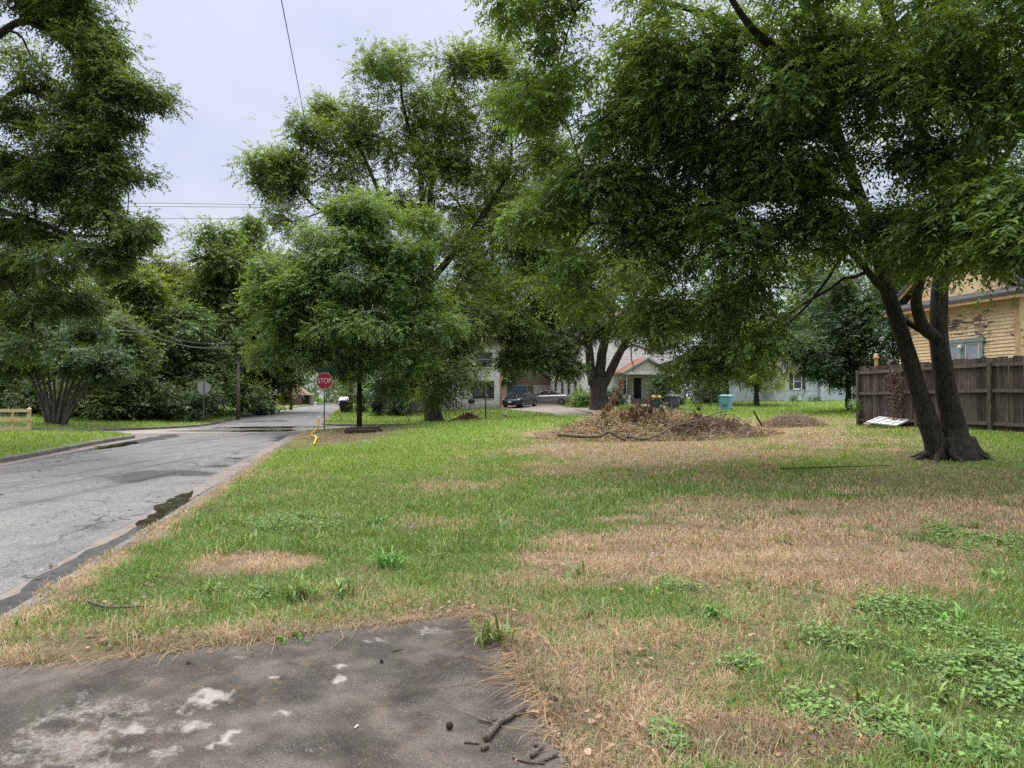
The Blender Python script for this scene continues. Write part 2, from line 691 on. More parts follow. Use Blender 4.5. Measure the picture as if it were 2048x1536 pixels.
def _shingle_wall(nt):
    tc = N(nt, 'ShaderNodeTexCoord')
    sp = N(nt, 'ShaderNodeSeparateXYZ')
    nt.links.new(tc.outputs['Object'], sp.inputs[0])
    cb = N(nt, 'ShaderNodeCombineXYZ')
    nt.links.new(math_(nt, 'ADD', sp.outputs[0], sp.outputs[1]), cb.inputs[0])
    nt.links.new(sp.outputs[2], cb.inputs[1])
    br = N(nt, 'ShaderNodeTexBrick')
    br.inputs['Color1'].default_value = (.68, .68, .69, 1)
    br.inputs['Color2'].default_value = (.80, .80, .81, 1)
    br.inputs['Mortar'].default_value = (.34, .34, .35, 1)
    br.inputs['Scale'].default_value = 1.0
    br.inputs['Brick Width'].default_value = .62
    br.inputs['Row Height'].default_value = .31
    br.inputs['Mortar Size'].default_value = .012
    nt.links.new(cb.outputs[0], br.inputs['Vector'])
    f = noise(nt, tc.outputs['Object'], 2.5, 7, .7)
    col = mixc(nt, ramp(nt, f, [(.5, (0, 0, 0)), (.78, (.6, .6, .6))]), br.outputs['Color'], (.33, .32, .31))
    low = ramp(nt, math_(nt, 'ADD', sp.outputs[2], math_(nt, 'MULTIPLY', f, .8)), [(.55, (1, 1, 1)), (.9, (0, 0, 0))])
    col = mixc(nt, math_(nt, 'MULTIPLY', low, .5), col, (.2, .15, .12))
    return bsdf(nt, col, .8, 0, .25)


M['shingle_wall'] = mat('white_shingle_wall', _shingle_wall)


def boards(name, c, line, pitch, var=.12, horizontal=True):
    def b(nt):
        tc = N(nt, 'ShaderNodeTexCoord')
        sp = N(nt, 'ShaderNodeSeparateXYZ')
        nt.links.new(tc.outputs['Object'], sp.inputs[0])
        src = sp.outputs[2] if horizontal else math_(nt, 'ADD', sp.outputs[0], sp.outputs[1])
        t = math_(nt, 'FRACT', math_(nt, 'DIVIDE', src, pitch))
        f = noise(nt, tc.outputs['Object'], 3, 6, .65)
        col = ramp(nt, f, [(.3, tuple(v * (1 - var) for v in c)), (.7, tuple(v * (1 + var) for v in c))])
        col = mixc(nt, ramp(nt, t, [(0, (1, 1, 1)), (.09, (1, 1, 1)), (.13, (0, 0, 0))]), col, line)
        return bsdf(nt, col, .7, 0, .3)
    return mat(name, b)


M['blue_brick'] = boards('pale_blue_siding', (.40, .46, .49), (.20, .235, .255), .115)
M['brown_boards'] = boards('brown_wall_boards', (.21, .155, .13), (.07, .05, .04), .28, .12, False)
M['tan_boards'] = boards('tan_wall_boards', (.42, .33, .29), (.18, .14, .12), .2)


def _yellow(nt):
    tc = N(nt, 'ShaderNodeTexCoord')
    v = coords(nt, (1, 1, 3.5))
    f = noise(nt, v, 3.2, 9, .75, .3)
    big = noise(nt, coords(nt, (.6, .6, 1)), .8, 4)
    col = ramp(nt, noise(nt, tc.outputs['Object'], 4, 6), [(.3, (.56, .41, .23)), (.7, (.68, .53, .34))])
    thr = math_(nt, 'ADD', f, math_(nt, 'MULTIPLY', big, 1.0))
    thr = math_(nt, 'MULTIPLY', thr, .5)
    peel = ramp(nt, thr, [(1.085 * .5, (0, 0, 0)), (1.12 * .5, (1, 1, 1))])
    wood = ramp(nt, noise(nt, coords(nt, (2, 2, 30)), 4, 5), [(.3, (.05, .043, .037)), (.7, (.16, .14, .12))])
    return bsdf(nt, mixc(nt, peel, col, wood), .75, 0, .25)


M['yellow'] = mat('peeling_yellow_clapboard', _yellow)


def _roof(c):
    def b(nt):
        v = coords(nt)
        f = noise(nt, v, 7, 6, .75)
        t = math_(nt, 'FRACT', math_(nt, 'DIVIDE', N(nt, 'ShaderNodeSeparateXYZ').outputs[2], .15))
        col = ramp(nt, f, [(.3, tuple(x * .65 for x in c)), (.7, tuple(x * 1.2 for x in c))])
        return bsdf(nt, col, .9, 0, .15, bump(nt, f, .5, .02))
    return b


M['roof_pink'] = mat('pinkish_roof', _roof((.27, .19, .17)))
M['roof_dark'] = mat('dark_brown_roof', _roof((.10, .085, .08)))
M['roof_grey'] = mat('grey_shingle_roof', _roof((.085, .08, .085)))
M['roof_orange'] = mat('rusty_orange_roof', _roof((.38, .19, .13)))
M['roof_tan'] = mat('tan_roof', _roof((.30, .20, .16)))
M['white_paint'] = plain('white_paint', (.66, .66, .64), .5)
M['cream'] = plain('cream_paint', (.55, .53, .46), .6)
M['grey_trim'] = plain('grey_green_trim', (.38, .42, .42), .6)
M['blue_trim'] = plain('blue_grey_trim', (.18, .23, .25), .6)
M['orange_trim'] = plain('orange_brown_trim', (.42, .2, .09), .6)
M['tan_trim'] = plain('tan_trim', (.46, .30, .16), .65, var=.3)
M['shutter'] = plain('dark_brown_shutter', (.045, .036, .034), .6)
M['glass'] = mat('window_glass', lambda nt: bsdf(nt, ramp(nt, noise(nt, coords(nt), 1.2, 3), [(.3, (.012, .014, .018)), (.7, (.05, .06, .07))]), .06, 0, .6))
M['blind_glass'] = mat('window_blind_glass', lambda nt: bsdf(nt, ramp(nt, noise(nt, coords(nt), 2, 3), [(.3, (.24, .27, .31)), (.7, (.33, .37, .42))]), .12, 0, .6))
M['dark_door'] = plain('dark_door', (.013, .010, .010), .45)
M['blue_door'] = plain('blue_door', (.055, .11, .17), .6)
M['pale_door'] = plain('pale_garage_door', (.42, .40, .37), .6)
M['fence_old'] = None


def _oldwood(nt):
    v = coords(nt, (9, 9, .55))
    f = noise(nt, v, 3, 8, .7, .4)
    oi = attr_color(nt, 'shade').outputs['Fac']
    col = ramp(nt, f, [(.28, (.026, .021, .019)), (.52, (.080, .066, .058)), (.78, (.18, .155, .14))])
    k = mixc(nt, oi, (.55, .55, .55), (1.35, 1.3, 1.25))
    return bsdf(nt, mixc(nt, 1, col, k, 'MULTIPLY'), .85, 0, .2, bump(nt, f, .5, .01))


M['fence_old'] = mat('weathered_fence_wood', _oldwood)
M['rail_old'] = bark('weathered_rail_wood', (.05, .04, .03), (.20, .165, .14), 8)
M['post_old'] = bark('weathered_post_wood', (.045, .04, .028), (.15, .13, .10), 8)


def _pine(nt):
    f = noise(nt, coords(nt, (3, 3, 3)), 3, 7, .7, 1.2)
    return bsdf(nt, ramp(nt, f, [(.3, (.42, .29, .14)), (.7, (.62, .48, .28))]), .6, 0, .3)


M['pine'] = mat('new_pine_wood', _pine)
M['brown_fence'] = boards('brown_fence_boards', (.13, .075, .06), (.04, .022, .018), .15, .2, False)
M['red_fence'] = boards('red_cedar_fence_boards', (.34, .13, .055), (.14, .05, .02), .15, .25, False)
M['steel'] = plain('galvanised_steel', (.20, .21, .21), .5, .3)
M['sign_back'] = plain('sign_back_aluminium', (.26, .27, .29), .5, .4, var=.06)
M['post_green'] = plain('green_steel_post', (.06, .085, .075), .6, .2)
M['sign_red'] = plain('sign_red', (.23, .006, .014), .45, 0, .4, .08)
M['sign_white'] = plain('sign_white', (.50, .42, .42), .5, 0, .3, .06)
M['sign_green'] = plain('street_sign_green', (.006, .018, .014), .6, 0, .3, .1)
M['sign_pale'] = plain('street_sign_face', (.008, .022, .018), .6, 0, .3, .3, 20)
M['yellow_plastic'] = plain('yellow_plastic', (.72, .42, .025), .45, 0, .4, .12)
M['bin_green'] = plain('bin_dark_green', (.012, .042, .035), .5, 0, .35)
M['bin_grey'] = plain('bin_slate_grey', (.055, .06, .07), .5, 0, .35)
M['bin_grey_lid'] = plain('bin_grey_lid', (.24, .25, .27), .5, 0, .35)
M['bin_teal'] = plain('bin_teal', (.12, .34, .32), .5, 0, .35)
M['bin_teal_lid'] = plain('bin_teal_lid', (.27, .55, .52), .5, 0, .35)
M['bin_black'] = plain('bin_charcoal_green', (.012, .022, .022), .5, 0, .35)
M['rubber'] = plain('black_rubber', (.012, .012, .012), .8)
M['rim'] = plain('wheel_rim', (.22, .22, .23), .35, .8)
M['car_dark'] = plain('car_paint_charcoal', (.03, .035, .042), .18, .3, .6, .05)
M['car_silver'] = plain('car_paint_silver', (.28, .28, .29), .28, .7, .5, .05)
M['car_white'] = plain('car_paint_white', (.62, .62, .62), .25, 0, .5, .05)
M['car_glass'] = mat('car_glass', lambda nt: bsdf(nt, (.03, .036, .042), .04, 0, .9))
M['lamp_glass'] = mat('headlight_glass', lambda nt: bsdf(nt, (.55, .56, .58), .1, .3, .7))
M['black'] = plain('black_plastic', (.012, .012, .013), .5)
M['plate'] = plain('plate_white', (.6, .6, .6), .5)
M['wire'] = plain('wire_black', (.09, .09, .095), .6)
M['wire_pale'] = plain('wire_pale', (.22, .23, .24), .5, .3)
M['panel_white'] = plain('white_panel', (.55, .55, .56), .6, 0, .3, .2)
M['step'] = plain('step_boards', (.14, .10, .09), .8, 0, .2, .3)
M['timber'] = bark('old_timber', (.016, .011, .009), (.075, .052, .042), 4)
M['hydrant'] = plain('hydrant_white', (.6, .6, .58), .5)
M['red_flower'] = plain('red', (.5, .03, .02), .5)
# ------------------------------------------------------------------ ground cover pattern (one source for turf and blades)
# dead patches: x, y, rx, ry, strength (world metres), from the way the lot has dried out
def patch(px, py, rx, ry, k, gz=0.0):
    D = (EYE - gz) * F / (py - 795)
    D2 = (EYE - gz) * F / (py - ry - 795)
    D1 = (EYE - gz) * F / (py + ry - 795)
    return ((px - 1024) / F * D, D, rx / F * D, (D2 - D1) / 2, k)


DRY = [patch(480, 1125, 150, 26, 1.0), patch(1330, 1090, 330, 62, 1.0, .06), patch(1620, 1085, 280, 72, 1.0, .1), patch(1800, 1020, 300, 45, .95, .2),
       patch(1480, 1010, 200, 28, .7, .15), patch(1330, 1300, 330, 90, .68), patch(1190, 1420, 210, 140, .97), patch(1500, 1480, 280, 75, .95),
       patch(1900, 960, 330, 40, .5, .3), patch(900, 962, 120, 12, .6, .12), patch(1010, 1180, 130, 40, .3), patch(1560, 1200, 250, 60, .5),
       patch(1620, 1400, 170, 80, .4), patch(350, 1220, 90, 18, .5), patch(150, 1270, 180, 28, .5), patch(1250, 880, 260, 30, .9, .35),
       patch(1500, 868, 190, 26, .9, .38), patch(1700, 850, 80, 12, .7, .6), patch(1250, 945, 120, 10, .4, .2), patch(1850, 1180, 120, 25, .5),
       patch(700, 870, 120, 18, .9, .05), patch(640, 868, 60, 16, .8, .03), patch(800, 1290, 300, 26, .3)]
DARKDRY = [patch(1910, 922, 130, 13, 1.0, .3), patch(700, 870, 130, 20, 1.0, .05), patch(1500, 1490, 230, 50, .8), patch(1900, 935, 260, 30, .6, .3), patch(250, 1285, 250, 25, .6), patch(1250, 1330, 200, 40, .3)]
WEED = [patch(1960, 1330, 170, 95, 1.0), patch(1800, 1235, 100, 32, .9), patch(1880, 1450, 170, 80, 1.0), patch(1960, 1090, 120, 34, .9, .05),
        patch(1650, 1290, 60, 30, .6), patch(600, 1045, 110, 22, .7), patch(1330, 1480, 40, 36, .8), patch(1640, 1420, 90, 60, .5), patch(1480, 1330, 60, 25, .6),
        patch(1350, 1180, 45, 16, .4), patch(520, 1190, 50, 14, .4)]


def blobs(x, y, L):
    t = np.zeros(np.shape(x))
    w = fbm(x * .9, y * .9, 4, 11) - .5
    w2 = fbm(x * 3.1, y * 3.1, 3, 17) - .5
    for cx, cy, rx, ry, k in L:
        d = np.sqrt(((x - cx) / rx) ** 2 + ((y - cy) / ry) ** 2) + w * .9 + w2 * .7
        t = np.maximum(t, k * (1 - sstep(.65, 1.15, d)))
    return t


def cover(x, y):
    """dryness 0..1, darkness of the dry part, weed cover"""
    x = np.asarray(x, float)
    y = np.asarray(y, float)
    s = S(x, y)
    l, a = LA(x, y)
    dry = blobs(x, y, DRY)
    n = fbm(x * 2.2, y * 2.2, 4, 3)
    edge = .9 * (1 - sstep(.25, .55, s + (n - .5) * .7)) * ((l > -5) & (a < 36) & (a > 2))
    dry = np.maximum(dry, edge)
    near = (np.abs(x) < 8) & (y < 9)
    sd = np.full(x.shape, 9.0)
    if near.any():
        sd[near] = polydist(x[near], y[near], SLAB)
    dry = np.maximum(dry, .92 * (1 - sstep(.14, .50, sd + (n - .5) * .6)))
    dry = np.clip(np.maximum(dry, .38 * sstep(.58, .74, fbm(x * .8, y * .8, 4, 29)) * (y < 24) * (l > -4)), 0, 1)
    dark = np.maximum(blobs(x, y, DARKDRY), .75 * (1 - sstep(.05, .42, sd + (n - .5) * .5)) * sstep(.35, .6, fbm(x * 2.6, y * 2.6, 3, 37)))
    weed = blobs(x, y, WEED)
    return dry, dark, weed


# ------------------------------------------------------------------ ground, road, kerbs
def build_ground():
    pts = []

    def grid(x0, x1, y0, y1, st):
        xs = np.arange(x0, x1, st)
        ys = np.arange(y0, y1, st)
        g = np.stack(np.meshgrid(xs, ys), -1).reshape(-1, 2)
        return g + RNG.uniform(-.3, .3, g.shape) * st

    def ring(g, x0, x1, y0, y1):
        return g[~((g[:, 0] > x0) & (g[:, 0] < x1) & (g[:, 1] > y0) & (g[:, 1] < y1))]

    g0 = grid(-6, 8, 1.5, 9, .13)
    g1 = ring(grid(-18, 18, 0, 26, .38), -6, 8, 1.5, 9)
    g2 = ring(grid(-45, 45, -14, 75, 1.1), -18, 18, 0, 26)
    g3 = ring(grid(-150, 150, -60, 330, 8), -45, 45, -14, 75)
    g4 = ring(grid(-900, 900, -200, 1500, 90), -150, 150, -60, 330)
    allp = np.vstack([g0, g1, g2, g3, g4])
    s = S(allp[:, 0], allp[:, 1])

    def cdt(points, curves, want):
        vs = [Vector(p) for p in points]
        es = []
        for c in curves:
            o = len(vs)
            vs += [Vector(p) for p in c]
            es += [(o + i, o + i + 1) for i in range(len(c) - 1)]
        v, e, f, *_ = delaunay_2d_cdt(vs, es, [], 0, 1e-5)
        v = np.array([tuple(q) for q in v])
        f = np.array([t for t in f if len(t) == 3])
        c = v[f].mean(1)
        f = f[want(c[:, 0], c[:, 1])]
        used = np.unique(f)
        mp = -np.ones(len(v), int)
        mp[used] = np.arange(len(used))
        v, f = v[used], mp[f]
        a, b, c = v[f[:, 0]], v[f[:, 1]], v[f[:, 2]]
        flip = ((b - a)[:, 0] * (c - a)[:, 1] - (b - a)[:, 1] * (c - a)[:, 0]) < 0
        f[flip] = f[flip][:, ::-1]
        return v, f

    v, f = cdt(allp[s > .24], [kerb_curve(b, .14) for b in BLOCKS], lambda x, y: S(x, y) > .138)
    x, y = v[:, 0], v[:, 1]
    z = H(x, y)
    dry, dark, weed = cover(x, y)
    n = fbm(x * 5, y * 5, 3, 41)
    n2 = fbm(x * .5, y * .5, 3, 43)
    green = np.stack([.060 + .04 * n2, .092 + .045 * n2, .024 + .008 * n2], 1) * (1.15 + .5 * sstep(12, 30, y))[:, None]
    tan = np.stack([.19 + .06 * n, .145 + .045 * n, .095 + .03 * n], 1)
    soil = np.stack([.075 + .03 * n, .052 + .02 * n, .036 + .014 * n], 1)
    dd = (dry * (.75 + .5 * n))[:, None].clip(0, 1)
    c = green * (1 - dd) + (tan * (1 - dark[:, None] * .85) + soil * dark[:, None] * .85) * dd
    bare = sstep(.56, .72, fbm(x * 1.7, y * 1.7, 4, 53))[:, None] * .5 * (y < 14)[:, None]
    c = c * (1 - bare) + soil * bare
    # sunk slightly below the slab sheet
    sl = polydist(x, y, SLAB)
    z = z - .03 * (sl < -.02)
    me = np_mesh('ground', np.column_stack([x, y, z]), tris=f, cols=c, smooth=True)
    tag(link('ground', me, M['ground']), kind='structure')

    # carriageways
    rp = np.vstack([grid(-24, 6, 2, 75, .8), ring(grid(-150, 150, -60, 330, 4), -24, 6, 2, 75)])
    rs = S(rp[:, 0], rp[:, 1])
    v, f = cdt(rp[rs < -.75], [kerb_curve(b, -.46) for b in BLOCKS], lambda x, y: (S(x, y) < -.45) & (np.hypot(x, y) < 420))
    x, y = v[:, 0], v[:, 1]
    d = -S(x, y)
    l, a = LA(x, y)
    z = H(x, y) - .115 + .09 * (1 - np.exp(-(d - .45) / 1.3)) * (1 - .8 * sstep(34, 37, a) * (1 - sstep(41, 44, a)))
    conc = sstep(36.0, 36.6, a + (fbm(x, y, 2, 5) - .5) * .8) * (1 - sstep(40.6, 41.4, a + (fbm(x, y, 2, 6) - .5)))
    wet = np.zeros(len(x))
    for lc, ac, rl, ra, k in ((-8.4, 30, 1.0, 6, .8), (-3.4, 20, .5, 9, .7), (-6.2, 38.6, 4.5, 2.2, .95), (-8.8, 24, .8, 5, .6), (-3.4, 9, .5, 6, .5), (-4.6, 16, 1.2, 3, .55), (-3.2, 31, .5, 4, .7), (-6, 50, 3, 3, .5)):
        wet = np.maximum(wet, k * (1 - sstep(.3, 1.2, np.sqrt(((l - lc) / rl) ** 2 + ((a - ac) / ra) ** 2))))
    me = np_mesh('road', np.column_stack([x, y, z]), tris=f, smooth=True, attrs={'conc': conc, 'wet': wet})
    tag(link('road', me, M['asphalt']), kind='structure')

    def sweep(name, profile, material):
        V, Q = [], []
        for b in BLOCKS:
            cs = [kerb_curve(b, o) for o, _ in profile]
            base = kerb_curve(b, 0)
            h = H(base[:, 0], base[:, 1])
            n = len(base)
            o0 = sum(len(q) for q in V)
            V.append(np.vstack([np.column_stack([c, h + dz]) for c, (_, dz) in zip(cs, profile)]))
            fl = b[3] * b[4] > 0
            for k in range(len(profile) - 1):
                i = np.arange(n - 1)
                q = np.stack([o0 + k * n + i, o0 + k * n + i + 1, o0 + (k + 1) * n + i + 1, o0 + (k + 1) * n + i], 1)
                Q.append(q if fl else q[:, ::-1])
        me = np_mesh(name, np.vstack(V), quads=np.vstack(Q), smooth=False)
        return tag(link(name, me, material), kind='structure')

    sweep('kerb', [(-.005, -.16), (.012, -.03), (.035, -.004), (.15, .004), (.155, -.12)], M['kerb'])
    sweep('gutter', [(-.47, -.118), (-.2, -.125), (.0, -.137)], M['gutter'])


build_ground()


def drape(name, poly, dz, material, step, kind='structure', colf=None, skirt=.1):
    poly = np.asarray(poly, float)
    per = []
    for i in range(len(poly)):
        p, q = poly[i], poly[(i + 1) % len(poly)]
        n = max(1, int(np.hypot(*(q - p)) / (step * 1.5)))
        per += [p + (q - p) * k / n for k in range(n)]
    per = np.array(per)
    x0, y0 = poly.min(0)
    x1, y1 = poly.max(0)
    g = np.stack(np.meshgrid(np.arange(x0, x1, step), np.arange(y0, y1, step)), -1).reshape(-1, 2)
    g = g[polydist(g[:, 0], g[:, 1], poly) < -step * .5]
    vs = [Vector(p) for p in np.vstack([per, g])]
    es = [(i, (i + 1) % len(per)) for i in range(len(per))]
    v, e, f, *_ = delaunay_2d_cdt(vs, es, [], 1, 1e-6)
    v = np.array([tuple(q) for q in v])
    f = np.array([t for t in f if len(t) == 3])
    a, b, c = v[f[:, 0]], v[f[:, 1]], v[f[:, 2]]
    flip = ((b - a)[:, 0] * (c - a)[:, 1] - (b - a)[:, 1] * (c - a)[:, 0]) < 0
    f[flip] = f[flip][:, ::-1]
    z = H(v[:, 0], v[:, 1]) + dz
    V = np.column_stack([v, z])
    n = len(per)
    # skirt round the edge
    lo = np.column_stack([per, H(per[:, 0], per[:, 1]) + dz - skirt])
    hi = np.column_stack([per, H(per[:, 0], per[:, 1]) + dz])
    o = len(V)
    V = np.vstack([V, hi, lo])
    i = np.arange(n)
    q = np.stack([o + i, o + n + i, o + n + (i + 1) % n, o + (i + 1) % n], 1)
    cols, at = None, None
    if colf:
        cols, w_ = colf(V[:, 0], V[:, 1])
        at = {'worn': w_}
    me = np_mesh(name, V, quads=q, tris=f, cols=cols, smooth=False, attrs=at)
    return tag(link(name, me, material), kind=kind)


def slab_col(x, y):
    n = fbm(x * 2, y * 2, 5, 61)
    n2 = fbm(x * 9, y * 9, 4, 63)
    c = np.stack([.031 + .030 * n, .0275 + .026 * n, .0235 + .021 * n], 1) * (.25 + 1.5 * n2)[:, None] * (.65 + .7 * sstep(.35, .65, fbm(x * 3.5, y * 3.5, 4, 69)))[:, None]
    # pale worn spots where the algae has rubbed off
    W = []
    for px, py, rx, ry, k in ((415, 1400, 40, 24, .9), (405, 1447, 34, 13, .9), (470, 1462, 28, 22, 1.0), (270, 1457, 28, 9, .8), (570, 1421, 22, 9, .9), (685, 1332, 14, 8, 1),
                              (682, 1360, 14, 8, 1), (550, 1354, 12, 6, .8), (480, 1315, 30, 7, .6), (760, 1280, 36, 9, .6), (340, 1505, 30, 22, .55), (860, 1260, 34, 8, .5),
                              (700, 1395, 16, 5, .7), (640, 1500, 50, 14, .3), (590, 1340, 8, 5, .5)):
        W.append(patch(px, py, rx, ry, k))
    w = np.zeros(len(x))
    wob = (n2 - .5) * 1.9 + (fbm(x * 30, y * 30, 3, 65) - .5) * 1.8
    for cx, cy, rx, ry, k in W:
        d = np.sqrt(((x - cx) / rx) ** 2 + ((y - cy) / ry) ** 2) + wob
        w = np.maximum(w, .85 * k * (1 - sstep(.15, 1.35, d)))
    # diffuse pale run on the left side and light dust at the far edge
    lx = x + .55 * (y - 2.9)
    n5 = fbm(x * 22, y * 22, 4, 67)
    run = sstep(.1, 1.0, 1 - np.abs(x + 1.95 + .25 * (y - 3.2)) / .5 + (n2 - .5) * 1.8 + (n5 - .5) * 1.6) * .42 * (1 - sstep(3.3, 4.2, y + (n - .5)))
    run2 = sstep(.2, 1, 1 - np.abs(x + 3.1) / .5 + (n2 - .5) + (n5 - .5)) * .3
    w = np.clip(np.maximum(w, np.maximum(run, run2)), 0, 1)
    edge = 1 - sstep(.0, .22, -polydist(x, y, SLAB) + (n2 - .5) * .2)
    grey = np.stack([.085 + .03 * n2, .075 + .03 * n2, .066 + .025 * n2], 1)
    return c * (1 - edge[:, None] * .6) + grey * edge[:, None] * .6, w


drape('driveway_slab', SLAB, .012, M['slab'], .035, colf=slab_col)
drape('driveway', DRIVE, .03, M['driveway'], .8)
drape('path', WALK, .03, M['path'], .8)


# puddles: irregular thin sheets of water
def puddle(name, l0, l1, a0, a1, follow=True, seed=0, lift=.006, m='water'):
    """long pool between offsets l0..l1 (given as l) and a0..a1 in road coordinates"""
    rr = np.random.default_rng(seed)
    n = 60
    t = np.linspace(0, 1, n)
    prof = np.sin(np.pi * t) ** .45
    mid = (l0 + l1) / 2
    wl = (l1 - l0) / 2
    nz = (fbm(t * 11, t * 0 + seed, 5, seed) - .5) * 2.2
    nz2 = (fbm(t * 7, t * 0 + seed + 9, 4, seed) - .5) * 1.3
    a = a0 + (a1 - a0) * t
    left = np.stack([mid - wl * prof * (1 + nz), a], 1)
    right = np.stack([mid + wl * prof * (1 + nz2 * .4), a], 1)
    V, Q = [], []
    k = 5
    for i in range(n):
        for j in range(k):
            p = left[i] + (right[i] - left[i]) * j / (k - 1)
            V.append(p)
    V = np.array(V)
    x, y = XY(V[:, 0], V[:, 1])
    z = np.full(len(x), np.nan)
    d = -S(x, y)
    aa = V[:, 1]
    zr = H(x, y) - .115 + .09 * (1 - np.exp(-(np.maximum(d, .45) - .45) / 1.3)) * (1 - .8 * sstep(34, 37, aa) * (1 - sstep(41, 44, aa)))
    zr = np.where(d < .47, H(x, y) - .117 - .02 * (1 - np.clip(d, 0, .47) / .47), zr)
    # level across its width
    zr = zr.reshape(n, k)
    zl = zr.max(1, keepdims=True) * .5 + zr * .5 if not follow else zr
    for i in range(n - 1):
        for j in range(k - 1):
            Q.append((i * k + j, i * k + j + 1, (i + 1) * k + j + 1, (i + 1) * k + j))
    me = np_mesh(name, np.column_stack([x, y, zl.ravel() + lift]), quads=np.array(Q), smooth=True)
    tag(link(name, me, M[m]), kind='structure')


puddle('water', -3.05, -2.63, 9.9, 15.2, seed=3)
puddle('water', -2.98, -2.74, 4.0, 10.4, seed=4, m='wet')
puddle('water', -8.75, -7.95, 25.2, 28.8, seed=5, lift=.012)
puddle('water', -2.95, -2.66, 27, 33.2, seed=6)


def pool(name, pts, lift, seed):
    pts = np.array(pts, float)
    c = pts.mean(0)
    ring = catmull(np.vstack([pts, pts[:1]]), 70)[:-1]
    ring = c + (ring - c) * (1 + (fbm(np.arange(69) * .5, np.zeros(69), 4, seed)[:, None] - .5) * .35)
    V = np.vstack([[c], (ring + c) / 2, ring])
    x, y = XY(V[:, 0], V[:, 1])
    d = -S(x, y)
    aa = V[:, 1]
    zr = H(x, y) - .115 + .09 * (1 - np.exp(-(np.maximum(d, .45) - .45) / 1.3)) * (1 - .8 * sstep(34, 37, aa) * (1 - sstep(41, 44, aa)))
    z = np.full(len(x), np.percentile(zr, 80) + lift)
    z = np.maximum(zr + .004, z * .7 + zr * .3)
    n = 69
    i = np.arange(n)
    T = np.stack([np.zeros(n, int), 1 + i, 1 + (i + 1) % n], 1)
    Q = np.stack([1 + i, 1 + n + i, 1 + n + (i + 1) % n, 1 + (i + 1) % n], 1)
    me = np_mesh(name, np.column_stack([x, y, z]), quads=Q, tris=T, smooth=True)
    tag(link(name, me, M['water']), kind='structure')


pool('water', [(-8.2, 41.0), (-5.5, 40.4), (-2.9, 40.4), (-1.6, 41.2), (-2.4, 42.6), (-5, 42.4), (-7.4, 42.0)], .01, 5)
pool('water', [(-6.6, 36.9), (-4.4, 36.5), (-2.6, 36.9), (-2.0, 38.0), (-3.4, 38.9), (-5.6, 38.5)], .01, 8)


